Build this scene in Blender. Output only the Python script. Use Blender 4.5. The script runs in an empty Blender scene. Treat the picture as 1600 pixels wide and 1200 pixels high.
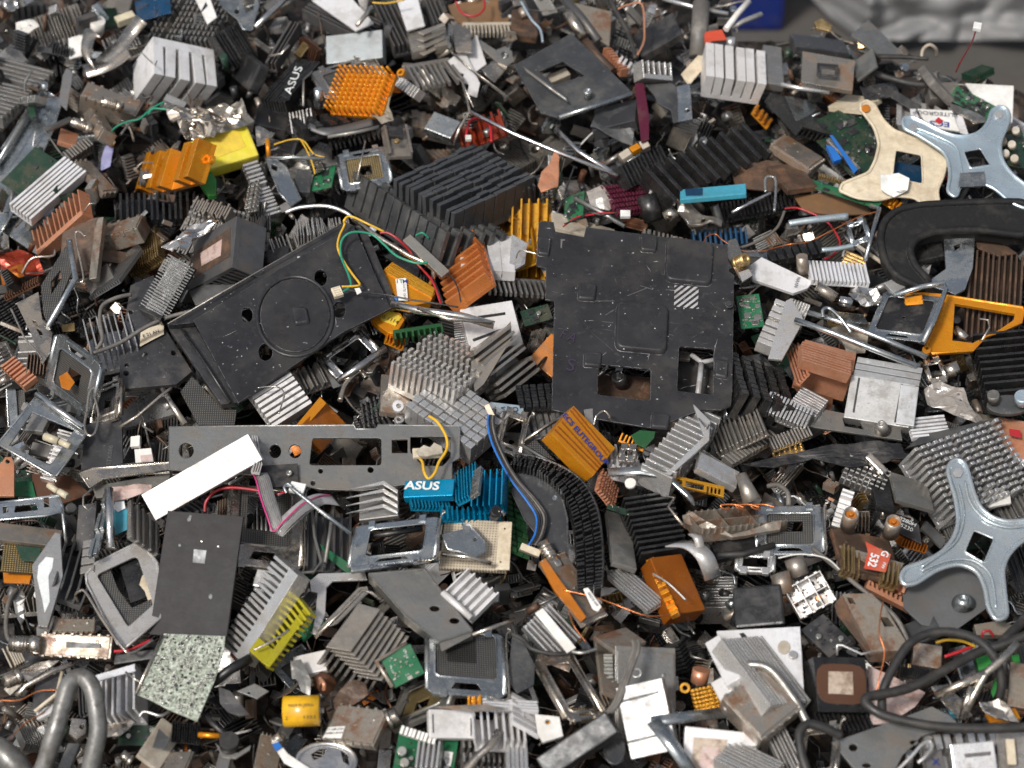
import bpy,bmesh,math,random
import numpy as np
from mathutils import Vector,Matrix,noise
from mathutils.geometry import tessellate_polygon
random.seed(7)
RND=random.Random(11)
SC=bpy.context.scene
COL=SC.collection
PITCH=math.radians(35);SLOPE=math.radians(20)
F=800/math.tan(math.radians(14));DIST=2.0
O=Vector((0,0,0.36))
CR=Vector((1,0,0));CU=Vector((0,math.sin(PITCH),math.cos(PITCH)));CB=Vector((0,-math.cos(PITCH),math.sin(PITCH)))
CP=O+CB*DIST
RC=Matrix((CR,CU,CB)).transposed()
PN=Vector((0,-math.sin(SLOPE),math.cos(SLOPE)))# normal of the heap's slope
PNc=RC.transposed()@PN
def ray(p):return(RC@Vector(((p[0]-800)/F,(600-p[1])/F,-1.0)))
def hit(p,lift=0,n=PN,o=O):
    d=ray(p);t=(n.dot(o-CP)+lift)/n.dot(d)
    return CP+d*t
def topix(w):
    c=RC.transposed()@(w-CP)
    return(800+F*c.x/-c.z,600-F*c.y/-c.z)
LAY=0.011
MATS={}
def mk(name,c,metal=0,rough=0.5,c2=None,dirt=0.25,dc=(0.10,0.075,0.054),var=0.22,bump=0.15,brush=0,scr=0,scale=90,rs=0.15,spec=0.5,coat=0,trans=0,dthr=0.52,wear=0.35,wc=None):
    m=bpy.data.materials.new(name);m.use_nodes=True
    nt=m.node_tree;N=nt.nodes;L=nt.links
    b=N['Principled BSDF']
    tc=N.new('ShaderNodeTexCoord');oi=N.new('ShaderNodeObjectInfo')
    off=N.new('ShaderNodeVectorMath');off.operation='ADD'
    L.new(tc.outputs['Object'],off.inputs[0])
    sc_=N.new('ShaderNodeVectorMath');sc_.operation='SCALE';sc_.inputs['Scale'].default_value=3.7
    cmb=N.new('ShaderNodeCombineXYZ')
    for i in range(3):L.new(oi.outputs['Random'],cmb.inputs[i])
    L.new(cmb.outputs[0],sc_.inputs[0]);L.new(sc_.outputs[0],off.inputs[1])
    def nz(s,det=4,r=0.6,src=None):
        n=N.new('ShaderNodeTexNoise');n.inputs['Scale'].default_value=s;n.inputs['Detail'].default_value=det;n.inputs['Roughness'].default_value=r
        L.new((src or off.outputs[0]),n.inputs['Vector']);return n
    def ramp(src,a,b_,v0=0.0,v1=1.0):
        r=N.new('ShaderNodeMapRange');r.inputs['From Min'].default_value=a;r.inputs['From Max'].default_value=b_
        r.inputs['To Min'].default_value=v0;r.inputs['To Max'].default_value=v1;L.new(src,r.inputs['Value']);return r.outputs[0]
    def mix(f,a,b_,bt='MIX'):
        x=N.new('ShaderNodeMix');x.data_type='RGBA';x.blend_type=bt
        for s,v in((x.inputs[0],f),(x.inputs[6],a),(x.inputs[7],b_)):
            if hasattr(v,'is_output'):L.new(v,s)
            elif isinstance(v,(int,float)):s.default_value=v
            else:s.default_value=(*v,1)if len(v)==3 else v
        return x.outputs[2]
    n1=nz(scale,5,0.65)
    c2=c2 or tuple(x*0.72 for x in c)
    col=mix(ramp(n1.outputs[0],0.35,0.68),c,c2)
    tone=ramp(oi.outputs['Random'],0,1,1-var,1.0)
    wr=N.new('ShaderNodeMath');wr.operation='FRACT';w2=N.new('ShaderNodeMath');w2.operation='MULTIPLY';w2.inputs[1].default_value=7.31;L.new(oi.outputs['Random'],w2.inputs[0]);L.new(w2.outputs[0],wr.inputs[0])
    col=mix(1.0,col,mix(wr.outputs[0],(1.0,1.0,1.0),(1.0,0.965,0.92)),'MULTIPLY')
    tv=N.new('ShaderNodeVectorMath');tv.operation='SCALE';L.new(col,tv.inputs[0]);L.new(tone,tv.inputs['Scale']);col=tv.outputs[0]
    if brush:
        mp=N.new('ShaderNodeMapping');mp.inputs['Scale'].default_value=(brush,14,brush);L.new(off.outputs[0],mp.inputs[0])
        nb=nz(1.0,3,0.6,mp.outputs[0]);col=mix(ramp(nb.outputs[0],0.3,0.7,0,0.2),col,tuple(x*0.55 for x in c))
    n2=nz(scale*0.42,7,0.72);dm=ramp(n2.outputs[0],dthr-.02,dthr+0.09,0,min(1,dirt*1.35))
    n3=nz(scale*7,2,0.5);sp=ramp(n3.outputs[0],0.63,0.7,0,min(1,dirt*1.3))
    mx=N.new('ShaderNodeMath');mx.operation='MAXIMUM';L.new(dm,mx.inputs[0]);L.new(sp,mx.inputs[1]);dm=mx.outputs[0]
    col=mix(dm,col,dc)
    if scr:
        mp2=N.new('ShaderNodeMapping');mp2.inputs['Scale'].default_value=(22,95,60);mp2.inputs['Rotation'].default_value=(0.3,0.2,0.7);L.new(off.outputs[0],mp2.inputs[0])
        ns=nz(1.6,8,0.75,mp2.outputs[0]);col=mix(ramp(ns.outputs[0],0.665,0.70,0,scr),col,(0.6,0.6,0.6))
        n5=nz(scale*9,1,0.5);col=mix(ramp(n5.outputs[0],0.76,0.79,0,scr),col,(0.7,0.7,0.68))
    n6=nz(scale*0.16,5,0.6);col=mix(ramp(n6.outputs[0],0.38,0.62,0,0.4),col,(c[0]*.6,c[1]*.55,c[2]*.48))
    bv=None
    if bump:
        bv=N.new('ShaderNodeBevel');bv.samples=2;bv.inputs['Radius'].default_value=0.0009
        ge=N.new('ShaderNodeNewGeometry');dp=N.new('ShaderNodeVectorMath');dp.operation='DOT_PRODUCT'
        L.new(bv.outputs[0],dp.inputs[0]);L.new(ge.outputs['Normal'],dp.inputs[1])
        ed=ramp(dp.outputs['Value'],0.985,0.86,0,wear)
        n7=nz(scale*5,2,0.6);em=N.new('ShaderNodeMath');em.operation='MULTIPLY';L.new(ed,em.inputs[0]);L.new(ramp(n7.outputs[0],0.42,0.56),em.inputs[1])
        col=mix(em.outputs[0],col,wc or(tuple(min(1,x*1.25+0.12)for x in c)))  # lighter edges: worn metal, and bright edge glints painted into the colour
    L.new(col,b.inputs['Base Color'])
    L.new(ramp(n1.outputs[0],0.3,0.7,max(0.04,rough-rs),min(1,rough+rs)),b.inputs['Roughness'])
    md=N.new('ShaderNodeMath');md.operation='MULTIPLY';md.inputs[0].default_value=metal
    L.new(ramp(dm,0,1,1,0.25),md.inputs[1]);L.new(md.outputs[0],b.inputs['Metallic'])
    b.inputs['Specular IOR Level'].default_value=spec
    b.inputs['Coat Weight'].default_value=coat;b.inputs['Coat Roughness'].default_value=0.15
    b.inputs['Transmission Weight'].default_value=trans
    if bump:
        bp=N.new('ShaderNodeBump');bp.inputs['Strength'].default_value=bump;bp.inputs['Distance'].default_value=0.001
        nb2=nz(scale*3,4,0.6);
        b2=N.new('ShaderNodeBump');b2.inputs['Strength'].default_value=0.5;b2.inputs['Distance'].default_value=0.0012
        nb3=nz(34,2,0.5);L.new(nb3.outputs[0],b2.inputs['Height']);L.new(bv.outputs[0],b2.inputs['Normal']);L.new(b2.outputs[0],bp.inputs['Normal'])
        L.new(nb2.outputs[0],bp.inputs['Height']);L.new(bp.outputs[0],b.inputs['Normal'])
    MATS[name]=m
    return m
mk('al',(0.78,0.78,0.78),0.75,0.32,dirt=0.45,wear=.6,bump=0.12)  # strong edge lightening paints in the glints of bare aluminium
mk('alw',(0.78,0.78,0.79),0.3,0.46,(0.70,0.70,0.72),dirt=0.32,dc=(0.2,0.19,0.17),var=0.1,brush=900)
mk('alg',(0.46,0.455,0.445),0.8,0.36,dirt=0.5)
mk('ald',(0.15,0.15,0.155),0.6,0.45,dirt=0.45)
mk('alwarm',(0.52,0.49,0.445),0.85,0.36,dirt=0.5,dc=(0.13,0.10,0.07))
mk('nick',(0.68,0.63,0.56),1.0,0.24,dirt=0.4,dc=(0.10,0.07,0.05),bump=0.3)
mk('zinc',(0.52,0.56,0.58),0.95,0.24,(0.38,0.42,0.45),dirt=0.35,bump=0.2)
mk('zincb',(0.66,0.78,0.86),0.8,0.34,(0.50,0.63,0.72),dirt=0.25,var=0.05)
mk('chrome',(0.75,0.75,0.75),1.0,0.14,dirt=0.25,bump=0.25)
mk('blk',(0.011,0.011,0.012),0.0,0.30,(0.018,0.018,0.018),dirt=0.3,dc=(0.05,0.046,0.042),spec=0.5,wear=.5,wc=(.12,.12,.12),scr=0.25)
mk('blkm',(0.028,0.028,0.031),0.1,0.42,(0.04,0.04,0.043),wear=.5,wc=(.2,.2,.2),dirt=0.35,dc=(0.12,0.105,0.09),spec=0.6,scr=0.5,scale=50)
mk('slate',(0.052,0.055,0.061),0.3,0.40,(0.072,0.076,0.08),wear=.5,wc=(.3,.3,.32),dirt=0.3,dc=(0.16,0.15,0.13),scr=0.4,scale=40)
mk('plate',(0.034,0.034,0.038),0.3,0.34,(0.048,0.048,0.052),wear=.9,wc=(.4,.4,.42),dirt=0.26,dc=(0.085,0.077,0.062),scr=0.9,scale=28,spec=0.35)
mk('grykast',(0.16,0.165,0.17),0.4,0.45,dirt=0.35,scr=0.3)
mk('zincm',(0.42,0.47,0.50),0.25,0.4,dirt=0.25)
mk('pad',(0.024,0.022,0.024),0.0,0.5,(0.027,0.025,0.026),dirt=0.05,dc=(.045,.042,.04),brush=500,spec=.15,rs=.04,var=.02)
mk('org',(0.84,0.35,0.016),0.55,0.33,(0.66,0.22,0.01),dirt=0.3,dc=(0.25,0.10,0.03),var=0.15)
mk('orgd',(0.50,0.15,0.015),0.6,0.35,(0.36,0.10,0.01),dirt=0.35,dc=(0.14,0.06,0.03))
mk('gold',(0.66,0.33,0.02),0.55,0.32,(0.62,0.30,0.02),dirt=0.3,dc=(0.2,0.1,0.03))
mk('cop',(0.76,0.38,0.24),0.6,0.38,(0.58,0.24,0.12),dirt=0.3,dc=(0.16,0.07,0.04),var=0.12)
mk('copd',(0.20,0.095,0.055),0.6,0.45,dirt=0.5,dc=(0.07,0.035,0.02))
mk('blue',(0.0,0.30,0.52),0.55,0.3,(0.0,0.24,0.44),dirt=0.15,var=0.05)
mk('blued',(0.01,0.07,0.16),0.5,0.35,dirt=0.3)
mk('ltblue',(0.07,0.40,0.55),0.2,0.4,dirt=0.25)
mk('yel',(0.72,0.62,0.03),0.1,0.4,(0.80,0.70,0.12),dirt=0.25,dc=(0.4,0.33,0.1),var=0.05)
mk('oliv',(0.55,0.50,0.03),0.6,0.32,(0.45,0.40,0.02),dirt=0.25,var=0.05)
mk('mar',(0.17,0.025,0.06),0.5,0.35,dirt=0.3)
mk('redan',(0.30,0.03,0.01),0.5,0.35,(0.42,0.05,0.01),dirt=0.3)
mk('grnan',(0.03,0.14,0.05),0.4,0.4,dirt=0.3)
mk('grnp',(0.03,0.28,0.05),0.0,0.35,dirt=0.2)
mk('rust',(0.42,0.39,0.34),0.65,0.42,(0.27,0.23,0.18),dirt=0.75,dc=(0.12,0.045,0.018),dthr=0.50,bump=.4)
mk('rustd',(0.105,0.07,0.05),0.3,0.55,(0.06,0.035,0.022),dirt=0.6,dc=(0.17,0.085,0.045),bump=.4)
mk('tin',(0.45,0.42,0.38),0.8,0.36,(0.33,0.30,0.26),dirt=0.7,dc=(0.15,0.075,0.035),bump=0.3,dthr=0.5)
mk('steel',(0.37,0.37,0.355),0.8,0.38,(0.22,0.22,0.21),dirt=0.5,dc=(0.12,0.09,0.065),scr=0.3,bump=0.2)
mk('brass',(0.62,0.44,0.20),0.9,0.33,dirt=0.45)
mk('plb',(0.013,0.013,0.014),0.0,0.4,dirt=0.35,dc=(0.10,0.09,0.08),scr=0.15)
mk('rub',(0.017,0.0165,0.016),0.0,0.55,(0.03,0.028,0.026),dirt=0.35,dc=(0.07,0.06,0.05))
mk('rubg',(0.13,0.12,0.11),0.0,0.55,dirt=0.4,dc=(0.22,0.20,0.17))
mk('tube',(0.30,0.30,0.295),0.5,0.42,(0.12,0.12,0.115),dirt=0.7,dc=(0.04,0.036,0.032))
mk('white',(0.78,0.78,0.76),0.0,0.4,dirt=0.25,dc=(0.4,0.36,0.3),var=0.06)
mk('cream',(0.66,0.58,0.44),0.0,0.5,dirt=0.35,dc=(0.28,0.2,0.12),var=0.1)
mk('beige',(0.50,0.45,0.37),0.0,0.5,dirt=0.35,dc=(0.2,0.15,0.1))
mk('nylon',(0.66,0.60,0.44),0.0,0.35,dirt=0.2,dc=(0.3,0.2,0.1))
mk('pcbg',(0.012,0.12,0.05),0.0,0.35,(0.02,0.16,0.07),dirt=0.35,dc=(0.10,0.10,0.07))
mk('pcbd',(0.012,0.045,0.025),0.0,0.4,dirt=0.4,dc=(0.09,0.07,0.045))
mk('pcbo',(0.36,0.42,0.34),0.2,0.35,(0.16,0.22,0.16),dirt=0.6,dc=(0.68,0.68,0.60),scale=700,dthr=0.48)
mk('pcbbr',(0.20,0.11,0.05),0.0,0.45,dirt=0.4)
mk('chip',(0.022,0.022,0.024),0.0,0.4,dirt=0.3,dc=(0.12,0.12,0.12))
mk('sold',(0.60,0.60,0.56),0.9,0.3,dirt=0.2)
mk('redw',(0.42,0.012,0.022),0.0,0.35,dirt=0.12,var=0.1)
mk('blkw',(0.02,0.02,0.022),0.0,0.35,dirt=0.2)
mk('yelw',(0.75,0.45,0.03),0.0,0.35,dirt=0.15,var=0.05)
mk('grnw',(0.02,0.28,0.17),0.0,0.35,dirt=0.12,var=0.05)
mk('blw',(0.02,0.16,0.55),0.0,0.35,dirt=0.12)
mk('coppw',(0.60,0.20,0.07),0.8,0.3,dirt=0.1)
mk('gryrib',(0.42,0.42,0.43),0.0,0.4,dirt=0.3,var=0.05)
mk('pink',(0.60,0.04,0.22),0.0,0.4,dirt=0.1)
mk('paperw',(0.80,0.80,0.78),0.0,0.6,dirt=0.2,dc=(0.45,0.4,0.32),var=0.04)
mk('papery',(0.75,0.55,0.05),0.0,0.5,dirt=0.15,var=0.04)
mk('papero',(0.50,0.06,0.025),0.0,0.5,dirt=0.25,dc=(0.4,0.2,0.12),var=0.04)
mk('peri',(0.30,0.31,0.55),0.0,0.6,dirt=0.1,var=0.04)
mk('paste',(0.42,0.34,0.26),0.1,0.55,(0.60,0.50,0.42),dirt=0.6,dc=(0.15,0.09,0.06),scale=200)
mk('pinkp',(0.62,0.42,0.38),0.1,0.55,(0.50,0.48,0.46),dirt=0.6,dc=(0.2,0.12,0.09),scale=260)
mk('ink',(0.015,0.02,0.05),0.0,0.5,dirt=0.1,dc=(0.1,0.1,0.1))
mk('inkblue',(0.02,0.04,0.25),0.0,0.5,dirt=0.05)
mk('inkred',(0.45,0.02,0.03),0.0,0.5,dirt=0.05)
mk('inkgrn',(0.03,0.30,0.06),0.0,0.5,dirt=0.05)
mk('inkw',(0.75,0.80,0.82),0.0,0.5,dirt=0.2,var=0.03)
mk('inkpur',(0.035,0.022,0.055),0.0,0.5,dirt=0.2)
mk('capyel',(0.80,0.45,0.01),0.0,0.3,dirt=0.25,dc=(0.3,0.15,0.03),var=0.03,coat=0.3)
mk('amber',(0.50,0.16,0.01),0.0,0.3,dirt=0.3)
mk('glassy',(0.36,0.33,0.30),0.0,0.18,dirt=0.3,spec=0.8,bump=0.6,coat=0.6)
mk('paled',(0.5,0.47,0.42),0.5,0.4,dirt=0.5)
mk('orgc',(0.78,0.27,0.07),0.6,0.32,(0.62,0.2,0.06),dirt=.3,dc=(.2,.08,.04))
mk('zincl',(0.62,0.70,0.75),0.75,0.26,(0.48,0.55,0.60),dirt=.3,var=.05,wear=.6)
mk('satin',(0.47,0.48,0.49),0.45,0.42,dirt=0.35,var=.1)
mk('matb',(0.010,0.010,0.011),0.0,0.7,dirt=0.4,dc=(.04,.036,.03),spec=.3)
mk('floc',(0.30,0.27,0.22),0.0,0.9,dirt=0.3)
mk('sack',(0.26,0.26,0.26),0.0,0.6,(0.18,0.18,0.18),dirt=0.3,scale=9,bump=0.9)
mk('binblue',(0.004,0.02,0.17),0.0,0.45,dirt=0.15)
mk('asphalt',(0.085,0.078,0.070),0.0,0.8,(0.06,0.056,0.05),dirt=0.3,scale=14,bump=0.5)
mk('under',(0.02,0.017,0.015),0.2,0.6,(0.035,0.026,0.02),dirt=0.4,dc=(0.10,0.06,0.04),scale=60,bump=0.8)  # near-black colour that stands for the shade between pieces
def gridmat(name,base,pin,pitch,r=0.32,metal=0):
    m=mk(name,base,0.0,0.45,dirt=0.2,dc=(0.1,0.09,0.08))
    nt=m.node_tree;N=nt.nodes;L=nt.links;b=N['Principled BSDF']
    old=b.inputs['Base Color'].links[0].from_socket
    tc=N.new('ShaderNodeTexCoord');sx=N.new('ShaderNodeSeparateXYZ');L.new(tc.outputs['Object'],sx.inputs[0])
    qs=[]
    for k in(0,1):
        a=N.new('ShaderNodeMath');a.operation='MULTIPLY';a.inputs[1].default_value=1/pitch;L.new(sx.outputs[k],a.inputs[0])
        f=N.new('ShaderNodeMath');f.operation='FRACT';L.new(a.outputs[0],f.inputs[0])
        s=N.new('ShaderNodeMath');s.operation='SUBTRACT';s.inputs[1].default_value=0.5;L.new(f.outputs[0],s.inputs[0])
        p=N.new('ShaderNodeMath');p.operation='POWER';p.inputs[1].default_value=2;L.new(s.outputs[0],p.inputs[0]);qs.append(p)
    ad=N.new('ShaderNodeMath');L.new(qs[0].outputs[0],ad.inputs[0]);L.new(qs[1].outputs[0],ad.inputs[1])
    lt=N.new('ShaderNodeMath');lt.operation='LESS_THAN';lt.inputs[1].default_value=r*r;L.new(ad.outputs[0],lt.inputs[0])
    mx=N.new('ShaderNodeMix');mx.data_type='RGBA';L.new(lt.outputs[0],mx.inputs[0]);L.new(old,mx.inputs[6]);mx.inputs[7].default_value=(*pin,1)
    L.new(mx.outputs[2],b.inputs['Base Color'])
    if metal:
        mm=N.new('ShaderNodeMath');mm.operation='MULTIPLY';mm.inputs[1].default_value=metal;L.new(lt.outputs[0],mm.inputs[0])
        for l in list(b.inputs['Metallic'].links):L.remove(l)
        L.new(mm.outputs[0],b.inputs['Metallic'])
gridmat('gridb',(0.028,0.028,0.03),(0.22,0.205,0.17),0.00205,0.25,0.6)
gridmat('gridc',(0.60,0.52,0.40),(0.12,0.09,0.06),0.0026,0.24)
gridmat('gridg',(0.05,0.045,0.02),(0.55,0.38,0.16),0.0022,0.33,0.8)
REFS=[]# (short phrase, pixel) of the hand placed things
OBJ={};GONE=set();LAST=[None]
SKYS,SUNE,EXPO=0.102,2.5,0.36
def setp(o,label=None,cat=None,group=None,kind=None):
    if label:LAST[0]=o
    if label:o['label']=label
    if cat:o['category']=cat
    if group:o['group']=group
    if kind:o['kind']=kind
    return o
def mesh(name,bm,mats):
    me=bpy.data.meshes.new(name);bmesh.ops.recalc_face_normals(bm,faces=bm.faces[:])
    bm.to_mesh(me);bm.free()
    for m in(mats if isinstance(mats,(list,tuple))else[mats]):me.materials.append(MATS[m])
    return me
def link(name,data,M=None,parent=None):
    o=bpy.data.objects.new(name,data);COL.objects.link(o)
    if parent is not None:o.parent=parent
    if M is not None:
        if parent is not None:o.matrix_basis=M
        else:o.matrix_world=M
    return o
def box(bm,x0,x1,y0,y1,z0,z1,mi=0,sh=(0,0),bev=0):
    v=[bm.verts.new((x+(sh[0]if z==z1 else 0),y+(sh[1]if z==z1 else 0),z))for x,y,z in
         ((x0,y0,z0),(x1,y0,z0),(x1,y1,z0),(x0,y1,z0),(x0,y0,z1),(x1,y0,z1),(x1,y1,z1),(x0,y1,z1))]
    fs=[bm.faces.new([v[i]for i in q])for q in((3,2,1,0),(4,5,6,7),(0,1,5,4),(1,2,6,5),(2,3,7,6),(3,0,4,7))]
    for f in fs:f.material_index=mi
    if bev:
        es={e for f in fs for e in f.edges}
        bmesh.ops.bevel(bm,geom=list(es),offset=bev,segments=2,affect='EDGES',profile=0.6)
    return v
def cyl(bm,c,r,z0,z1,seg=12,r2=None,axis=None,mi=0,hollow=0):
    ax=(Vector(axis).normalized()if axis is not None else Vector((0,0,1)))
    u=ax.orthogonal().normalized();w=ax.cross(u);c=Vector(c)
    r2=r if r2 is None else r2
    def ring(rr,z):return[bm.verts.new(c+ax*z+(u*math.cos(2*math.pi*i/seg)+w*math.sin(2*math.pi*i/seg))*rr)for i in range(seg)]
    a,b=ring(r,z0),ring(r2,z1)
    def side(p,q):
        for i in range(seg):
            f=bm.faces.new((p[i],p[(i+1)%seg],q[(i+1)%seg],q[i]));f.material_index=mi;f.smooth=True
    side(a,b);bm.faces.new(a[::-1]).material_index=mi
    if hollow:
        c1=ring(r2*hollow,z1);side(b,c1);c2=ring(r2*hollow,z1-(z1-z0)*0.6);side(c1,c2);bm.faces.new(c2).material_index=mi
    else:bm.faces.new(b).material_index=mi
def tubebm(bm,pts,r,seg=8,closed=False,mi=0,rs=None,flat=None):
    pts=[Vector(p)for p in pts];n=len(pts);rings=[]
    up=None
    for i,p in enumerate(pts):
        a=pts[(i-1)%n]if(closed or i>0)else p
        b=pts[(i+1)%n]if(closed or i<n-1)else p
        t=(b-a)
        if t.length<1e-9:t=Vector((1,0,0))
        t.normalize()
        if up is None:up=t.orthogonal().normalized()
        up=(up-t*up.dot(t))
        if up.length<1e-6:up=t.orthogonal()
        up.normalize();w=t.cross(up)
        rr=rs[i]if rs else r
        rings.append([bm.verts.new(p+(up*math.cos(2*math.pi*k/seg)+w*math.sin(2*math.pi*k/seg))*rr)for k in range(seg)])
    for i in range(n if closed else n-1):
        a,b=rings[i],rings[(i+1)%n]
        for k in range(seg):
            f=bm.faces.new((a[k],a[(k+1)%seg],b[(k+1)%seg],b[k]));f.smooth=True;f.material_index=mi
    if not closed:
        bm.faces.new(rings[0][::-1]).material_index=mi;bm.faces.new(rings[-1]).material_index=mi
def smooth(pts,k=6,closed=False):
    P=[Vector(p)for p in pts];n=len(P);out=[]
    if n<3:return P
    rng=range(n if closed else n-1)
    for i in rng:
        g=(lambda j:P[j%n])if closed else(lambda j:P[max(0,min(n-1,j))])
        p0,p1,p2,p3=g(i-1),g(i),g(i+1),g(i+2)
        for s in range(k):
            t=s/k
            out.append(0.5*((2*p1)+(p2-p0)*t+(2*p0-5*p1+4*p2-p3)*t*t+(3*p1-p0-3*p2+p3)*t**3))
    if not closed:out.append(P[-1])
    return out
class Fr:
    def __init__(s,M,w=0,h=0,d=0,mir=False,px=None):
        s.M=M;s.inv=M.inverted();s.w=w;s.h=h;s.d=d;s.mir=mir;s.px=px
    def loc(s,p,z=0):
        o=s.inv@CP;d=s.inv.to_3x3()@ray(p);t=(z-o.z)/d.z
        v=o+d*t;return Vector((v.x,v.y,z))
def plane(c,L=0.0,tilt=(0,0)):
    n=(RC@(PNc+Vector((tilt[0],tilt[1],0))).normalized())
    P=hit(c,L*LAY);x=(CR-n*CR.dot(n)).normalized();y=n.cross(x)
    M=Matrix.Translation(P)@Matrix((x,y,n)).transposed().to_4x4()
    return Fr(M,px=c)
def solve(A,B,C,back=None,L=0.0,depth=None,pref=None,asp=None):
    M=((B[0]+C[0])/2,(B[1]+C[1])/2)
    P=hit(M,L*LAY);D=-(RC.transposed()@(P-CP)).z;s=D/F
    e1=np.array([(B[0]-A[0])*s,-(B[1]-A[1])*s]);e2=np.array([(C[0]-A[0])*s,-(C[1]-A[1])*s])
    k=-float(e1@e2);l1,l2=np.linalg.norm(e1),np.linalg.norm(e2)
    n0=pref or tuple(PNc);n0=np.array(n0)/np.linalg.norm(n0)
    bd=None
    if back is not None and not isinstance(back,(int,float)):
        bl=math.hypot(*back)
        if bl>0.5:bd=np.array([back[0],-back[1]])/bl
    best=None
    cands=[0.0]if abs(k)<1e-7 else[]
    ts=np.concatenate([np.linspace(-1.6,1.6,161)])
    for t in ts:
        for who in(0,1):
            a=t*(l1 if who==0 else l2)
            if abs(a)<1e-6:
                if abs(k)>0.02*l1*l2:continue
                b=0.0
            else:b=k/a
            z1,z2=(a,b)if who==0 else(b,a)
            if abs(z1)>2*l1 or abs(z2)>2*l2:continue
            v1=np.array([*e1,z1]);v2=np.array([*e2,z2]);n=np.cross(v1,v2)
            n/=np.linalg.norm(n)
            if n[2]<0:n=-n
            cost=0.35*(1-float(n@n0))
            if bd is not None:
                im=-n[:2];q=np.linalg.norm(im)
                cost=0.1*cost+(1-float(im@bd)/max(q,1e-6))+(0.4*max(0,0.25-q))
                w_,h_=np.linalg.norm(v1),np.linalg.norm(v2)
                cost+=0.08*(abs(z1)/l1+abs(z2)/l2)
            if asp:cost+=2*abs(math.log((np.linalg.norm(v1)/np.linalg.norm(v2))/asp))
            if best is None or cost<best[0]:best=(cost,v1,v2,n)
    if best is None:
        v1=np.array([*e1,0]);e2p=e2-e1*(e1@e2)/(l1*l1);v2=np.array([*e2p,0]);n=np.array([0,0,1.0])
    else:_,v1,v2,n=best
    w,h=float(np.linalg.norm(v1)),float(np.linalg.norm(v2))
    if isinstance(back,(int,float)):d=back/100
    elif depth:d=depth/100
    elif bd is not None:
        q=max(0.3,float(np.linalg.norm(n[:2])));d=math.hypot(*back)*s/q;d=max(0.004,min(d,0.10))
    else:d=0.03
    X=Vector(v1)/w;Y=Vector(v2)/h;N_=Vector(n)
    mir=X.cross(Y).dot(N_)<0
    Pc=RC.transposed()@(P-CP)
    a3=Pc-(Vector(v1)+Vector(v2))/2
    if mir:Y=-Y
    M4=Matrix.Translation(CP+RC@a3)@(RC@Matrix((X,Y,N_)).transposed()).to_4x4()
    fr=Fr(M4,w,h,d,mir,M);return fr
def fix(bm,fr):
    if fr.mir:
        for v in bm.verts:v.co.y=-v.co.y
        bmesh.ops.reverse_faces(bm,faces=bm.faces[:])
def place(name,bm,mats,fr,parent=None,fixm=True):
    if fixm:fix(bm,fr)
    if parent is not None:
        return link(name,mesh(name,bm,mats),None,parent)
    off=Vector((fr.w/2,(-1 if fr.mir else 1)*fr.h/2,-fr.d))
    for v in bm.verts:v.co-=off
    return link(name,mesh(name,bm,mats),fr.M@Matrix.Translation(off))
def root(name,fr):
    return link(name,None,fr.M)
def reg(ref,fr_or_px):
    OBJ[ref]=LAST[0];REFS.append((ref,fr_or_px.px if isinstance(fr_or_px,Fr)else fr_or_px))
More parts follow.
